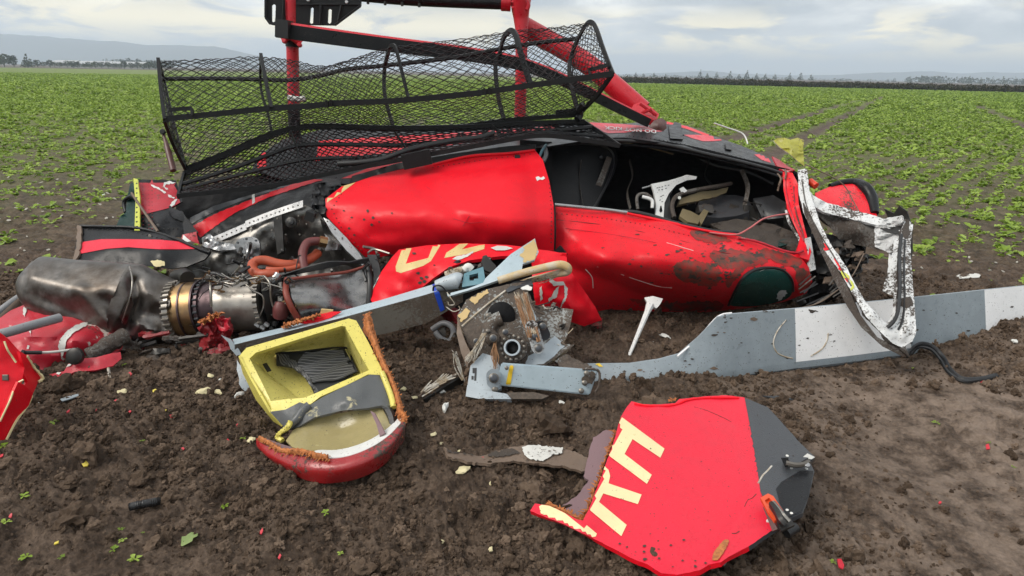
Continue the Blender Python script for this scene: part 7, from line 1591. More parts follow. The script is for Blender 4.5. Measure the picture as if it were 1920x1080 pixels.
bowlr = grid_surf('red_cowl', [
    [(480, 822, 2.62), (500, 836, 2.56), (540, 850, 2.48), (590, 858, 2.42), (640, 858, 2.41), (690, 842, 2.44), (730, 816, 2.53), (760, 784, 2.66)],
    [(482, 838, 2.60), (504, 856, 2.52), (545, 874, 2.43), (592, 882, 2.375), (640, 880, 2.37), (692, 864, 2.40), (732, 838, 2.48), (760, 800, 2.62)],
    [(492, 846, 2.60), (514, 868, 2.54), (552, 892, 2.45), (596, 906, 2.38), (640, 904, 2.39), (690, 890, 2.42), (728, 864, 2.51), (758, 826, 2.63)]], M['bowl_red'], YB, nu=7, nv=5, thick=.014, dent=.004)
for c in ([(500, 836, 2.56), (540, 850, 2.48), (590, 858, 2.42), (640, 858, 2.41), (690, 842, 2.44), (730, 816, 2.53), (758, 786, 2.66)],):
    grid_surf('white_rim', [[(x, y - 16, Y + .10) for x, y, Y in c[2:]], [(x, y - 1, Y + .006) for x, y, Y in c[2:]]], M['white_paint'], YB, nu=6, nv=3, thick=.006)
    grid_surf('mauve_rim', [[(x, y - 14, Y + .09) for x, y, Y in c[:3]], [(x, y - 1, Y + .006) for x, y, Y in c[:3]]], M['mauve'], YB, nu=6, nv=3, thick=.006)
def foam_ribbon(name, pts, r, parent, k=1.0):
    path = catmull([P3(p) for p in pts], 8); q = random.Random(len(pts) * 7); mb = MB(); v, f = tube_g(path, r, 8, wob=.25, asp=.6); mb.add(v, f)
    for p in path:
        for _ in range(int(5 * k)):
            a = Vector((q.gauss(0, 1), q.gauss(0, 1), q.gauss(0, 1))).normalized(); b = p + a * r * q.uniform(.5, 1); e = b + a * r * q.uniform(.1, .35) + Vector((q.gauss(0, .004),) * 3)
            v, f = tube_g([b, e], [.0045, .0015], 4); mb.add(v, f)
    return mb.build(name, M['orange_foam'], parent)
foam_ribbon('orange_core', [(487, 822, 2.60), (506, 832, 2.55), (530, 846, 2.50), (560, 846, 2.45), (585, 852, 2.42), (614, 858, 2.40)], .013, YB)
foam_ribbon('orange_core', [(688, 592, 3.20), (694, 622, 3.12), (706, 652, 3.04), (722, 690, 2.95), (738, 726, 2.86), (748, 758, 2.76), (752, 784, 2.68)], .022, YB)
foam_ribbon('orange_core', [(748, 770, 2.70), (758, 784, 2.66), (752, 800, 2.63), (748, 818, 2.60)], .016, YB)
sheet('core_flap', [(682, 600, 3.24), (690, 586, 3.24), (697, 606, 3.18), (704, 636, 3.1), (712, 660, 3.04), (704, 664, 3.04), (694, 640, 3.1), (680, 620, 3.18)], M['orange_foam'], YB, thick=.012, jag=1.5, sp=4)
sheet('black_liner', [(700, 640, 3.16), (716, 680, 3.04), (734, 720, 2.94), (746, 760, 2.80), (744, 784, 2.74), (734, 770, 2.78), (724, 735, 2.90), (708, 690, 3.02)], M['rubber'], YB, thick=.02)
tube('black_bracket', [(726, 766, 2.74), (734, 782, 2.70), (738, 800, 2.66)], .02, M['rubber'], YB, n=6)
sheet('mauve_tongue', [(694, 770, 2.66), (702, 774, 2.64), (716, 800, 2.58), (722, 812, 2.54), (712, 818, 2.54), (706, 796, 2.6)], M['mauve'], YB, thick=.006)

# ------------------------------------------------------------------ lettered red door panel lying in front
pb = G(1270, 960)
DP = thing('torn_cowling', (pb.x, pb.y, 0), 'red and grey door panel with big cream letters lying flat on the mud in front', 'door panel')
hz = {}
dpl = -.045
dpp = [(1184, 752, -.16), (1206, 758, -.16), (1240, 758, -.17), (1266, 756, -.17), (1274, 748, -.18), (1320, 743, -.18), (1360, 741, -.18), (1395, 745, -.18), (1440, 764, -.18), (1466, 792, -.17), (1496, 826, -.17), (1528, 857, -.16), (1519, 868, -.16), (1527, 884, -.16), (1518, 925, -.15), (1505, 962, -.14), (1474, 974, -.13), (1448, 994, -.11), (1404, 1024, -.10), (1366, 1044, -.09), (1352, 1054, -.09), (1330, 1058, -.08), (1312, 1069, -.08), (1270, 1078, -.07), (1240, 1075, -.06), (1214, 1058, -.05), (1192, 1050, -.05), (1172, 1040, -.05), (1110, 1008, -.05), (1050, 980, -.05), (994, 958, -.05), (1003, 944, -.06), (1030, 948, -.07), (1052, 958, -.075), (1082, 974, -.08), (1093, 976, -.085), (1104, 955, -.09), (1125, 900, -.10), (1150, 830, -.13), (1164, 782, -.15), (1172, 768, -.155)]
dp = sheet('red_skin', [(a, b, c + dpl) for a, b, c in dpp], M['red_flat'], DP, inner=[(1300, 900, -.165), (1440, 860, -.195), (1380, 960, -.15)], sp=7, thick=.018, dent=.007, dsc=3.5, jag=.5, edgemat=M['red'], backmat=M['mauve'], folds=[([(1254, 752), (1320, 768), (1380, 792)], -.012, 22), ([(1420, 920), (1388, 972), (1350, 1030)], .018, 34), ([(1180, 800), (1260, 900), (1290, 1000)], .012, 60)])
dp.data.materials.append(M['grey_black'])
for p in dp.data.polygons:
    if p.material_index == 2 and topix(p.center + Vector(DP['_origin']))[0] > 1402: p.material_index = 3
    elif p.material_index == 0:
        q = topix(p.center + Vector(DP['_origin']))
        if q[0] > 1500 or (q[0] > 1404 and pip([q[0]], [q[1]], [(1398, 738), (1445, 755), (1540, 850), (1540, 900), (1515, 975), (1462, 985), (1440, 950), (1428, 922), (1420, 880), (1410, 820)])[0]): p.material_index = 3
DPB = bvh_of([dp])
decal('grey_section', [(1396, 746), (1440, 765), (1466, 793), (1496, 827), (1527, 857), (1518, 868), (1526, 884), (1517, 925), (1504, 961), (1474, 973), (1456, 978), (1440, 950), (1426, 924), (1420, 880), (1412, 832), (1404, 788)], [dp], M['grey_black'], dp, off=.002, sp=8)
decal('smooth_black', [(1465, 905), (1500, 884), (1525, 884), (1517, 925), (1504, 960), (1478, 972), (1462, 945), (1455, 918)], [dp], M['black_paint'], dp, off=.0035, sp=8)
decal('letter', [(1166, 783), (1246, 842), (1238, 859), (1186, 824), (1171, 852), (1222, 891), (1213, 908), (1139, 853), (1144, 839), (1152, 834), (1167, 806), (1158, 799)], [dp], M['cream'], dp, off=.002)
decal('letter', [(1134, 875), (1141, 882), (1144, 893), (1141, 907), (1203, 928), (1196, 946), (1131, 926), (1123, 942), (1175, 985), (1165, 1006), (1103, 955), (1112, 933)], [dp], M['cream'], dp, off=.002)
decal('letter', [(1011, 950), (1016, 947), (1030, 949), (1046, 956), (1060, 963), (1095, 991), (1100, 985), (1119, 1001), (1115, 1012), (1120, 1016), (1016, 970)], [dp], M['cream'], dp, off=.002)
surf_tube('crease_line', [(1302, 763), (1326, 770), (1356, 783), (1371, 791)], dp, .0014, M['red_dark'], dp, off=.0005)
surf_tube('crease_line', [(1418, 926), (1410, 934), (1402, 938), (1396, 950)], dp, .0014, M['red_dark'], dp, off=.0005); surf_tube('crease_line', [(1372, 1000), (1380, 1000), (1386, 996)], dp, .0016, M['red_dark'], dp, off=.0005)
rg6 = random.Random(66)
for k in range(70):
    x = rg6.uniform(1120, 1510); y = rg6.uniform(770, 1060); r = rg6.uniform(.5, 1.5) if k < 55 else rg6.uniform(1.5, 4)
    if k >= 55: x, y = rg6.uniform(1150, 1340), 1010 + rg6.uniform(0, 60)
    if pip([x], [y], dpp)[0]: decal('mud_splat', [(x + r * 1.2 * math.cos(a * .9) * rg6.uniform(.5, 1.2), y + r * .8 * math.sin(a * .9) * rg6.uniform(.5, 1.2)) for a in range(7)], [dp] if k == 0 else DPB, M['mud_cake'], dp, sp=2, off=.003)
surf_tube('crack_line', [(1422, 906), (1430, 892), (1438, 884), (1447, 874)], dp, .0035, M['fibre'], dp, off=.001)
tube('folded_lip', [(1186, 754, 2.98), (1215, 764, 2.95), (1260, 760, 2.97), (1290, 752, 2.99), (1340, 744, 3.02), (1390, 745, 3.02)], [.012, .016, .016, .02, .014, .008], M['red'], dp, n=8, wob=.1) if False else None
surf_tube('folded_lip', [(1190, 757), (1215, 761), (1250, 761), (1272, 757), (1290, 750), (1330, 746), (1385, 746)], dp, .006, M['red'], dp, off=.003)
fr_ = decal('torn_core', [(1366, 1014), (1364, 1024), (1352, 1044), (1346, 1052), (1336, 1052), (1338, 1040), (1350, 1022), (1358, 1014)], [dp], M['orange_foam'], dp, off=.004, jag=1, sp=4)
sheet('grey_tag', [(1352, 1050, -.085), (1358, 1046, -.085), (1366, 1050, -.08), (1358, 1062, -.07)], M['bolt_dark'], DP, thick=.004, sp=4)
mv = sheet('torn_backing', [(1112, 820, -.085), (1136, 806, -.10), (1156, 808, -.115), (1144, 840, -.10), (1128, 880, -.085), (1108, 935, -.07), (1092, 972, -.065), (1066, 966, -.055), (1046, 955, -.05), (1062, 944, -.045), (1085, 926, -.05), (1104, 900, -.055), (1094, 893, -.055), (1104, 850, -.07)], M['mauve'], DP, thick=.012, sp=6, jag=1.2)
def edge_fringe(pts, n, ln, parent):
    mb = MB(); q = random.Random(n); path = catmull([P3(p) for p in pts], 8)
    for i in range(n):
        s = q.random() * (len(path) - 1); k = min(int(s), len(path) - 2); p = path[k].lerp(path[k + 1], s - k); e = p + Vector((q.gauss(-.3, .6), q.gauss(0, .6), q.uniform(-.1, .7))) * ln * q.uniform(.4, 1)
        v, f = tube_g([p, p.lerp(e, .5) + Vector((0, 0, .002)), e], [.0035, .003, .001], 4); mb.add(v, f)
    return mb.build('orange_fringe', M['orange_foam'], parent)
edge_fringe([(1155, 808, -.125), (1140, 850, -.115), (1118, 912, -.095), (1104, 950, -.085), (1090, 976, -.08), (1070, 966, -.075), (1046, 954, -.07), (1030, 948, -.07)], 420, .024, DP)
edge_fringe([(1255, 752, -.18), (1266, 750, -.18)], 40, .018, DP)
# quick-release latch and hinge
lt = sheet('latch_frame', [(1426, 933, -0.214), (1440, 925, -0.219), (1450, 930, -0.219), (1474, 966, -0.209), (1470, 972, -0.204), (1452, 976, -0.199), (1440, 960, -0.204)], M['orange_latch'], DP, holes=[[(1434, 938), (1442, 933), (1448, 940), (1438, 946)], [(1441, 950), (1452, 944), (1466, 966), (1455, 971)]], thick=.012, sp=4)
sheet('latch_cup', [(1433, 938, -0.204), (1443, 932, -0.204), (1449, 940, -0.204), (1438, 947, -0.204)], M['orange_latch'], DP, thick=.004, sp=4)
tube('latch_lever', [(1446, 944, -0.224), (1456, 958, -0.224), (1464, 974, -0.214), (1472, 984, -0.204)], [.010, .012, .014, .010], M['dark_metal'], DP, n=6); tube('latch_lever', [(1450, 942, -0.224), (1466, 962, -0.224), (1480, 978, -0.209)], .008, M['pipe'], DP, n=6)
sheet('latch_base', [(1430, 950, -0.194), (1440, 962, -0.194), (1452, 980, -0.184), (1458, 992, -0.174), (1448, 996, -0.164), (1442, 980, -0.174)], M['brown_metal'], DP, thick=.008, sp=4)
v, f = tube_g([G(1474, 1000, .14), G(1492, 988, .15)], .018, 12); link('latch_roller', v, f, M['rubber'], DP)
sheet('latch_plate', [(1456, 978, -0.194), (1482, 970, -0.204), (1490, 984, -0.194), (1464, 996, -0.184)], M['dark_metal'], DP, thick=.01, sp=4)
for x, y in ((1476, 957), (1484, 963), (1440, 977), (1448, 983), (1476, 855), (1484, 878), (1512, 879)): bolt('rivet', on(bvh_of([dp]), x, y, .003), Vector((0, -.3, 1)), .006, .006, M['chip_white'], DP, 8)
sheet('hinge_recess', [(1465, 858, -0.222), (1478, 858, -0.222), (1486, 872, -0.220), (1472, 874, -0.220)], M['cabin_black'], DP, thick=.004, sp=3)
tube('hinge_arm', [(1474, 868, -0.229), (1492, 872, -0.229), (1508, 870, -0.229), (1516, 866, -0.229)], .010, M['bolt'], DP, n=7)
sheet('hinge_cover', [(1478, 860, -0.234), (1500, 856, -0.239), (1516, 858, -0.234), (1498, 868, -0.234), (1484, 872, -0.229)], M['grey_black'], DP, thick=.006, sp=4)
v, f = disc_g(G(1513, 871, .23), Vector((0, -.4, 1)), .011, .008, 14, .3); link('hinge_ring', v, f, M['steel_light'], DP)
sheet('white_scrape', [(1504, 858, -0.222), (1514, 850, -0.224), (1528, 857, -0.214), (1522, 861, -0.214)], M['white_worn'], DP, thick=.003, sp=3)
# ------------------------------------------------------------------ torn red skins and tubes at the left
rp = G(20, 830)
RF = thing('skin_fragment', (rp.x, rp.y, 0), 'folded bright red skin panel standing on edge at the far left near the camera', 'red panel')
r1 = sheet('upper_facet', [(-90, 600, 2.75), (0, 624, 2.78), (18, 638, 2.78), (36, 658, 2.80), (46, 690, 2.78), (40, 720, 2.72), (20, 760, 2.66), (0, 800, 2.62), (-90, 880, 2.5)], M['red'], RF, thick=.012, dent=.012, dsc=6, sp=7)
sheet('lower_facet', [(34, 716, 2.70), (46, 722, 2.72), (62, 738, 2.76), (54, 760, 2.74), (30, 790, 2.68), (8, 832, 2.60), (-20, 842, 2.58), (-90, 900, 2.5), (-90, 860, 2.48), (0, 790, 2.60), (18, 752, 2.64)], M['red'], RF, thick=.012, dent=.006, sp=7)
sheet('torn_facet', [(36, 658, 2.80), (50, 666, 2.82), (64, 690, 2.86), (78, 706, 2.88), (72, 716, 2.86), (60, 742, 2.78), (46, 722, 2.72), (52, 716, 2.76), (44, 700, 2.76), (46, 690, 2.78)], M['red'], RF, thick=.012, dent=.02, dsc=12, sp=5)
tube('cream_edge', [(8, 640, 2.74), (14, 656, 2.73), (22, 668, 2.74), (30, 680, 2.74)], .004, M['cream'], RF, n=5); tube('cream_edge', [(50, 668, 2.81), (64, 690, 2.85), (80, 708, 2.87), (72, 716, 2.85)], .007, M['cream'], RF, n=5, wob=.3)
tube('cream_edge', [(60, 742, 2.76), (52, 760, 2.74), (30, 790, 2.67), (8, 832, 2.59), (0, 838, 2.58)], .005, M['cream'], RF, n=5); tube('cream_edge', [(44, 712, 2.72), (30, 722, 2.70), (18, 752, 2.63), (0, 790, 2.59)], .004, M['cream'], RF, n=5)
v, f = disc_g(on(bvh_of([r1]), 10, 708, .004), _fw * -1, .018, .008, 4, .2); link('fastener', v, f, M['bolt'], RF)
lp = G(150, 700)
LS = thing('crumpled_fragment', (lp.x, lp.y, 0), 'large crumpled dark red skin section under the exhaust pipe', 'torn skin')
s1 = sheet('skin_sheet', [(-60, 600, 3.75), (0, 596, 3.75), (20, 582, 3.8), (44, 572, 3.85), (90, 580, 3.8), (150, 600, 3.75), (200, 612, 3.75), (246, 632, 3.75), (240, 652, 3.7), (220, 660, 3.66), (150, 680, 3.55), (110, 700, 3.45), (112, 708, 3.42), (75, 700, 3.4), (52, 670, 3.4), (0, 640, 3.5), (-60, 640, 3.5)], M['red_scraped'], LS, inner=[(60, 640, 3.48), (150, 640, 3.5)], thick=.01, dent=.02, dsc=5, crease=.05, sp=8)
for pp in ([(112, 640), (122, 626), (140, 612), (166, 604), (162, 612), (140, 624), (126, 640), (120, 664), (116, 668), (110, 650)], [(52, 648), (56, 650), (54, 656), (50, 656)], [(46, 576), (50, 580), (48, 596), (44, 590)], [(55, 620), (60, 616), (58, 632)], [(114, 665), (122, 672), (118, 676)]):
    decal('bare_tear', pp, [s1], M['white_worn'], s1, sp=3, jag=1, off=.006)
sheet('red_trim', [(92, 702, 3.36), (120, 696, 3.36), (134, 674, 3.40), (180, 670, 3.42), (210, 662, 3.46), (226, 660, 3.5), (228, 672, 3.46), (212, 686, 3.4), (180, 694, 3.36), (140, 697, 3.34), (112, 712, 3.3)], M['red_scraped'], LS, thick=.012, dent=.01, sp=5)
decal('white_scrape', [(92, 696), (112, 694), (130, 680), (143, 680), (126, 690), (112, 704), (96, 700)], [s1] if False else [bpy.data.objects['red_trim']], M['white_worn'], LS, sp=3, jag=1, off=.006)
tube('trim_stick', [(203, 690, 3.36), (206, 710, 3.3)], .007, M['fibre'], LS, n=5)
def loose_tube(name, pts, r, mat, label, cat, group=None, origin=None, **k):
    o = tube(name, pts, r, mat, None, origin=origin or P3(pts[0]), **k); return tag(o, label, cat, group)
loose_tube('grey_tube', [(-60, 640, 3.30), (10, 624, 3.36), (60, 610, 3.46), (112, 596, 3.6)], .026, M['pipe_grey'], 'lower thick grey tube sticking out over the crumpled red skin', 'tube', n=12)
loose_tube('grey_tube', [(-50, 620, 3.8), (0, 584, 3.9), (30, 562, 3.98), (60, 545, 4.05)], .024, M['pipe_grey'], 'upper grey tube pointing up behind the exhaust outlet at the far left', 'tube', n=12)
loose_tube('torn_beam', [(-40, 640, 3.75), (0, 600, 3.82), (30, 572, 3.9), (52, 554, 3.98)], .022, M['brown_board'], 'brown splintered strip lying under the upper grey tube', 'strip', n=5, asp=.5)
cr = loose_tube('control_rod', [(44, 661, 3.24), (80, 661, 3.3), (110, 659, 3.34), (146, 654, 3.4)], .007, M['white_worn'], 'thin pale control rod with a black end across the red skin', 'rod', n=8)
sl = tube('rod_sleeve', [(42, 661, 3.235), (50, 661, 3.25), (78, 661, 3.295)], [.016, .010, .010], M['rubber'], cr, n=8)
def tagsheet(name, outl, mat, label, cat, group=None, **k):
    b = P3(outl[0]); return tag(sheet(name, outl, mat, None, origin=(b.x, b.y, 0), **k), label, cat, group)
tube2 = tube('crushed_duct', [(165, 668, 3.5), (190, 655, 3.55), (215, 640, 3.6), (240, 628, 3.65)], [.04, .045, .05, .045], M['mud_panel'], None, n=10, wob=.12, origin=G(190, 690)); tag(tube2, 'crushed grey duct lying between the red skin and the engine', 'duct')
v, f = disc_g(P(140, 668, 3.36), _fw * -1, .045, .03, 14, .3); tag(link('round_fitting', v, f, M['dark_metal'], None, origin=G(140, 690)), 'round dark fitting beside the pale control rod', 'fitting')

# ------------------------------------------------------------------ loose pieces on the soil
def ground_sheet(name, pts, h, mat, label, cat, group=None, **k):
    b = G(*pts[0]); return tag(sheet(name, [(x, y, -max(.012, h + (dz[0] if (dz := (q[2:3] or [0])) else 0))) for q in pts for x, y in [q[:2]]], mat, None, origin=(b.x, b.y, 0), **k), label, cat, group)
strip = ground_sheet('fairing_strip', [(832, 838, .03), (850, 848, .02), (900, 855, 0), (960, 838, .02), (985, 834, .02), (1040, 838, .01), (1078, 846, 0), (1104, 860, 0), (1108, 878, -.02), (1090, 884, -.01), (1060, 874, 0), (1020, 870, 0), (960, 864, .0), (915, 870, .01), (880, 866, .02), (840, 856, .03)], .06, M['brown_board'], 'muddy brown fairing strip with flaking white paint lying beside the lettered panel', 'strip', thick=.012, dent=.01, dsc=8, jag=1.2, sp=5)
decal('white_flaking', [(978, 840), (1000, 836), (1030, 840), (1056, 842), (1054, 852), (1034, 856), (1018, 868), (996, 864), (984, 856)], [strip], M['white_worn'], strip, sp=3, jag=1.5, off=.008)
decal('mud_cake', [(834, 840), (870, 850), (930, 846), (960, 842), (975, 850), (940, 858), (880, 854), (840, 850)], [strip], M['mud_cake'], strip, sp=4, jag=1.5, off=.005)
ground_sheet('black_sliver', [(1430, 742), (1470, 742), (1490, 746), (1486, 749), (1450, 746)], .03, M['grey_black'], 'thin black sliver of trim lying above the lettered door panel', 'trim', thick=.005, sp=4)
# splintered plank
pk = thing('splintered_plank', G(830, 760), 'dark splintered plank with pale frayed fibres lying left of the rotor hub', 'plank')
sheet('board', [(786, 742, -.06), (800, 728, -.08), (856, 700, -.12), (868, 705, -.10), (840, 722, -.06), (800, 748, -.03)], M['brown_board'], pk, thick=.01, jag=1, sp=5)
sheet('board', [(796, 748, -.05), (850, 716, -.09), (868, 704, -.10), (870, 718, -.05), (830, 740, -.03), (802, 762, -.01)], M['dark_metal'], pk, thick=.012, sp=5)
for k in range(16):
    x = rnd.uniform(788, 820); y = 738 - (x - 788) * .5 + rnd.uniform(-6, 10); tube('fibre_strand', [(x, y, -.10), (x + rnd.uniform(20, 44), y - rnd.uniform(12, 26), -.12)], .004, M['fibre'], pk, n=4)
tagsheet('splintered_board', [(797, 764, -.02), (830, 752, -.03), (872, 740, -.03), (872, 752, -.01), (846, 760, -.012), (800, 768, -.012)], M['brown_board'], 'flat muddy board lying in the soil below the splintered plank', 'board', thick=.01, jag=1, sp=5)
ground_sheet('white_tag', [(764, 694), (768, 691), (780, 695), (796, 702), (788, 706), (778, 706), (766, 700)], .03, M['white_paint'], 'white plastic tag lying in the soil left of the rotor hub', 'tag', thick=.006, sp=4)
ground_sheet('pale_stick', [(752, 708, 0), (762, 700, .0), (800, 690, .0)][:0] or [(113, 748), (124, 744), (147, 738), (147, 742), (130, 748), (116, 752)], .025, M['blade_grey'], 'thin pale sliver lying on the soil right of the folded red panel', 'sliver', thick=.005, sp=4)
# corrugated hose end
hs = [G(242, 951, .05), G(262, 946, .052), G(285, 942, .045), G(304, 938, .025)]; path = catmull(hs, 16); v, f = tube_g(path, [.016 if i % 2 else .0135 for i in range(46)], 12)
tag(link('corrugated_hose', v, f, M['rubber'], None, origin=hs[0]), 'short black corrugated hose half buried in the soil at lower left', 'hose')
# black flat cable from the windscreen frame
cb = tube('black_cable', [(1700, 668, -.06), (1712, 652, -.10), (1728, 645, -.11), (1750, 652, -.09), (1768, 672, -.05), (1782, 695, -.05), (1805, 711, -.045), (1840, 711, -.045), (1870, 704, -.05)], .016, M['rubber'], None, n=6, asp=.45, seg=8, origin=G(1800, 711)); tag(cb, 'flat black rubber cable snaking off the windscreen frame onto the soil', 'cable')
cb2 = tube('black_cable', [(1708, 664, -.05), (1722, 651, -.09), (1746, 656, -.08), (1764, 676, -.045), (1778, 698, -.045), (1804, 714, -.04), (1838, 713, -.04)], .010, M['rubber'], None, n=6, seg=8, origin=G(1800, 714)); tag(cb2, 'thinner round black cable running beside the flat rubber cable', 'cable')
tagsheet('pale_slab', [(1806, 720, -.012), (1850, 718, -.012), (1858, 722, -.012), (1810, 725, -.012)], M['brown_board'], 'thin flat brown flake just below the black cable end', 'flake', thick=.004, sp=4)
# chips of foam and paint
def chip(name, x, y, w_, h_, mat, label, cat, group, flat_=.5):
    q = random.Random(int(x * 3 + y)); c = G(x, y); s = m_per_px(c.y); z = gz(c.x, c.y); m = bmesh.new(); bmesh.ops.create_icosphere(m, subdivisions=2, radius=1)
    a = q.uniform(-.5, .5); V = []
    for v in m.verts:
        k = 1 + .35 * math.sin(v.co.x * 3 + x) * math.cos(v.co.y * 4 + y) + q.uniform(-.12, .12); X = v.co.x * w_ * .5 * s * k; Z = v.co.z * flat_ * h_ * .8 * s * k; Yv = v.co.y * h_ * .9 * s * k
        V.append(Vector((c.x + X * math.cos(a) - Yv * math.sin(a), c.y + X * math.sin(a) + Yv * math.cos(a), z + h_ * s * .28 + Z + X * .2 * math.sin(a * 5))))
    m.verts.index_update(); F = [tuple(v.index for v in f.verts) for f in m.faces]; m.free()
    return tag(link(name, V, F, mat, None, origin=(c.x, c.y, z), ang=30), label, cat, group)
def flake(name, x, y, w_, h_, mat, label, cat, group):
    q = random.Random(int(x * 5 + y)); c = G(x, y); s = m_per_px(c.y); z = gz(c.x, c.y) + .010; pts = []
    n = q.randint(4, 7); t = q.uniform(-.5, .5); ph = q.uniform(0, 6)
    for k in range(n):
        an = ph + 6.283 * k / n; r = q.uniform(.6, 1.1); X, Yv = math.cos(an) * w_ * .5 * s * r, math.sin(an) * h_ * s * r; pts.append(Vector((c.x + X, c.y + Yv * .7, z + X * math.sin(t) + Yv * .5)))
    V = pts + [p + Vector((0, .001, -.004)) for p in pts]; F = [tuple(range(n)), tuple(range(2 * n - 1, n - 1, -1))] + [(i, n + i, n + (i + 1) % n, (i + 1) % n) for i in range(n)]
    return tag(link(name, V, F, mat, None, origin=(c.x, c.y, z), smooth=False), label, cat, group)
gC = 'cream foam chips on the soil'
for x, y, a, b, lb in ((382, 746, 24, 16, 'large curved cream foam chip left of the yellow box'), (411, 745, 20, 6, 'flat cream foam chip right beside the large curved one'), (233, 747, 18, 10, 'cream foam chip alone below the dark red skin'), (396, 718, 14, 6, 'small pale splinter above the large curved foam chip'), (88, 778, 14, 8, 'crumbly pale chip right of the folded red panel'),
                       (869, 901, 28, 11, 'cream foam chip below the muddy fairing strip'), (923, 918, 13, 7, 'small cream chip right of the one below the strip'), (983, 874, 12, 20, 'upright curved cream foam sliver under the white flaking paint'), (930, 872, 40, 9, 'long cream foam shard tucked under the fairing strip'), (814, 838, 9, 9, 'round cream chip left of the fairing strip'),
                       (828, 848, 8, 5, 'tiny pale chip at the left tip of the fairing strip'), (828, 1010, 10, 8, 'small cream chip low in the middle of the soil'), (920, 1038, 10, 8, 'cream chip on the lowest soil left of centre'), (1031, 1047, 12, 8, 'elongated cream chip at the bottom left of the lettered panel'), (758, 751, 10, 8, 'rounded cream chip right of the orange core edge'),
                       (473, 845, 14, 10, 'white chip left of the red cowl'), (777, 763, 16, 6, 'white chip right of the rounded cream chip'), (862, 860, 9, 4, 'thin cream flake beside the fairing strip')):
    chip('foam_chip', x, y, a, b, M['chip_cream'], lb, 'foam chip', gC)
gW = 'white chips on the soil'
for x, y, a, b, lb in ((450, 760, 10, 13, 'upright white chip left of the yellow box'), (507, 790, 8, 12, 'white chip under the lower corner of the yellow box'), (828, 750, 16, 10, 'pair sized white chip below the splintered plank'), (866, 732, 10, 14, 'white chip at the left foot of the rotor hub'), (1052, 770, 12, 6, 'flat white chip left of the lettered panel top'), (808, 745, 7, 7, 'small white chip under the plank'),
                           (835, 790, 12, 18, 'frayed white splinter below the flat muddy board'), (1246, 640, 22, 8, 'white flake on the soil under the nose'), (1222, 655, 5, 4, 'tiny white speck under the nose'), (1894, 674, 12, 8, 'white chip at the far right below the blade'), (70, 758, 8, 6, 'white speck beside the folded red panel'), (413, 722, 6, 5, 'white speck below the grey shard')):
    chip('white_chip', x, y, a, b, M['chip_white'], lb, 'white chip', gW)
gP = 'red paint chips on the soil'
for x, y, a, b, lb in ((219, 764, 11, 5, 'red paint flake below the lone cream chip'), (182, 786, 8, 5, 'red paint flake below the pale sliver'), (134, 805, 9, 5, 'red paint flake left of the middle soil'), (453, 812, 18, 8, 'largest red paint flake left of the red cowl'), (345, 862, 9, 6, 'pinkish red flake left of the red cowl bottom'), (324, 797, 9, 5, 'red flake above the pinkish one'), (247, 793, 9, 5, 'faint red flake in the middle left soil'),
                       (10, 882, 10, 6, 'red flake at the left edge of the picture'), (492, 1015, 12, 10, 'red flake in the lowest soil left of centre'), (526, 1062, 8, 8, 'red flake at the bottom edge of the soil'), (922, 770, 20, 9, 'blocky red chip below the rotor hub sleeve'), (903, 882, 10, 6, 'orange red chip below the fairing strip'), (1849, 848, 10, 10, 'red chip on the dry mud at the right'), (1836, 726, 8, 6, 'red chip under the black cable end'), (1574, 1075, 18, 18, 'red shard at the bottom edge right of the panel'), (430, 848, 6, 4, 'tiny red speck beside the red cowl'),
                       (292, 845, 7, 4, 'small red speck in the middle left soil'), (25, 992, 8, 8, 'red chip low on the left edge'), (1760, 956, 7, 4, 'faint red speck on the dry mud'), (240, 708, 16, 16, 'pink torn scrap under the red trim strip')):
    flake('paint_chip', x, y, a, b, M['chip_red'], lb, 'paint chip', gP)
gY = 'yellow leaves on the soil'
for x, y, a, b, lb in ((166, 892, 16, 10, 'bright yellow fallen leaf on the left soil'), (292, 752, 10, 6, 'small yellow leaf below the engine'), (110, 1040, 20, 6, 'narrow yellow leaf low on the left'), (313, 790, 6, 4, 'yellow speck left of the yellow box')):
    flake('yellow_leaf', x, y, a, b, M['leaf_yellow'], lb, 'fallen leaf', gY)
tagsheet('white_disc', [(190, 362, -.03), (202, 361, -.03), (212, 364, -.03), (204, 367, -.03), (192, 366, -.03)], M['white_paint'], 'flat white disc lying among the seedlings behind the tail', 'disc', thick=.005, sp=3)
g2 = np.random.default_rng(77)
for i in range(46):
    x = g2.uniform(0, 250); y = g2.uniform(330, 520)
    if i > 36: x, y = g2.uniform(1700, 1910), g2.uniform(470, 520)
    flake('pale_chip', x, y, g2.uniform(4, 11), g2.uniform(1.5, 3.5), M['chip_dull'], 'small pale fragment strewn over the bare soil behind the wreck', 'fragment', 'pale fragments strewn behind the wreck')
tagsheet('pale_fragment', [(1792, 516, -.03), (1820, 511, -.03), (1840, 514, -.03), (1836, 520, -.03), (1800, 522, -.03)], M['white_worn'], 'flat pale pink fragment among the seedlings right of the windscreen frame', 'fragment', thick=.005, sp=4)
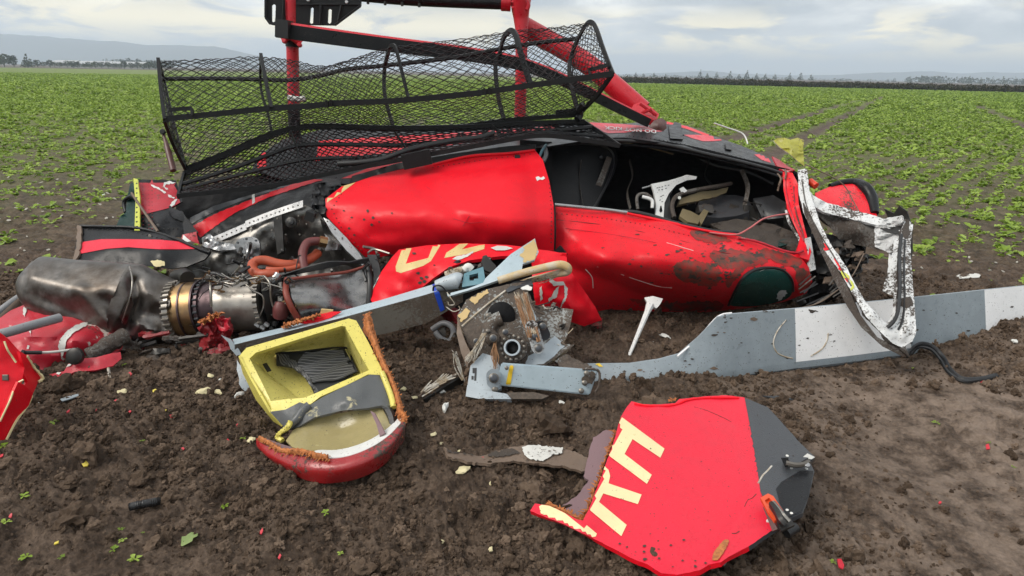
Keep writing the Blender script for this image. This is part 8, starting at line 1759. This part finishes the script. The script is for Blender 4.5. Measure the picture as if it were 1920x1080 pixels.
tagsheet('teal_fragment', [(236, 682, 3.6), (276, 680, 3.6), (277, 686, 3.58), (240, 690, 3.56)], M['teal'], 'dark green fragment below the cream bracket under the engine', 'fragment', thick=.01, sp=5)
# weeds and bruised leaves in the foreground
for i, (x, y, s, lb) in enumerate(((50, 960, .55, 'flattened weed patch at the lower left'), (20, 1010, .4, 'small weed on the left edge'), (55, 1062, .4, 'small weed in the bottom left corner'), (118, 1062, .42, 'two leafed weed near the bottom left'), (128, 1002, .25, 'tiny weed above the two leafed one'), (230, 1002, .28, 'small weed left of the trailing weed'), (232, 1022, .40, 'upper end of the trailing weed'), (215, 1042, .36, 'lower end of the trailing weed'), (255, 1060, .42, 'weed at the bottom left of the pale leaf'), (270, 1010, .25, 'tiny weed between the trailing weed and the pale leaf'),
                                   (420, 940, .3, 'weed in a hollow below the red cowl'), (612, 985, .35, 'pale weed right of the pale leaf'), (640, 1050, .35, 'weed at the bottom edge of the middle'), (270, 850, .3, 'stringy weed in the left soil'), (105, 814, .4, 'dull weed below the folded red panel'), (1560, 1070, .4, 'weed beside the red shard at the bottom right'), (1755, 800, .4, 'crushed green leaf on the dry mud'), (1850, 838, .25, 'tiny leaf beside the red chip'), (1710, 697, .3, 'green leaf on the soil below the cable'), (1900, 880, .25, 'small leaf on the right edge'), (460, 838, .3, 'tiny weed left of the red cowl'), (700 // 3, 690, .5, 'weed squashed under the red trim strip'), (12, 860, .5, 'dull weed patch by the left edge'))):
    c = G(x, y); ob = bpy.data.objects.new('weed', PM[3 if i % 2 else 1]); COL.objects.link(ob); ob.location = (c.x, c.y, gz(c.x, c.y) + .004); ob.rotation_euler = (0, 0, i * 1.7); s *= .62 if i % 3 else .4; ob.scale = (s, s, s * .7)
    tag(ob, lb, 'weed', 'weeds on the trampled soil')
lf = MB(); c = G(342, 1032); leaf_g(lf, .12, .035, 1.2, .25, .5, rnd, .05); lf.v = [v * .6 + Vector((c.x, c.y, gz(c.x, c.y) + .01)) for v in lf.v]
tag(lf.build('torn_leaf', leaf_mat('pale leaf', (.25, .33, .12), (.32, .42, .16), (.4, .5, .22)), None, origin=c), 'pale green torn leaf lying curled on the lower left soil', 'leaf')
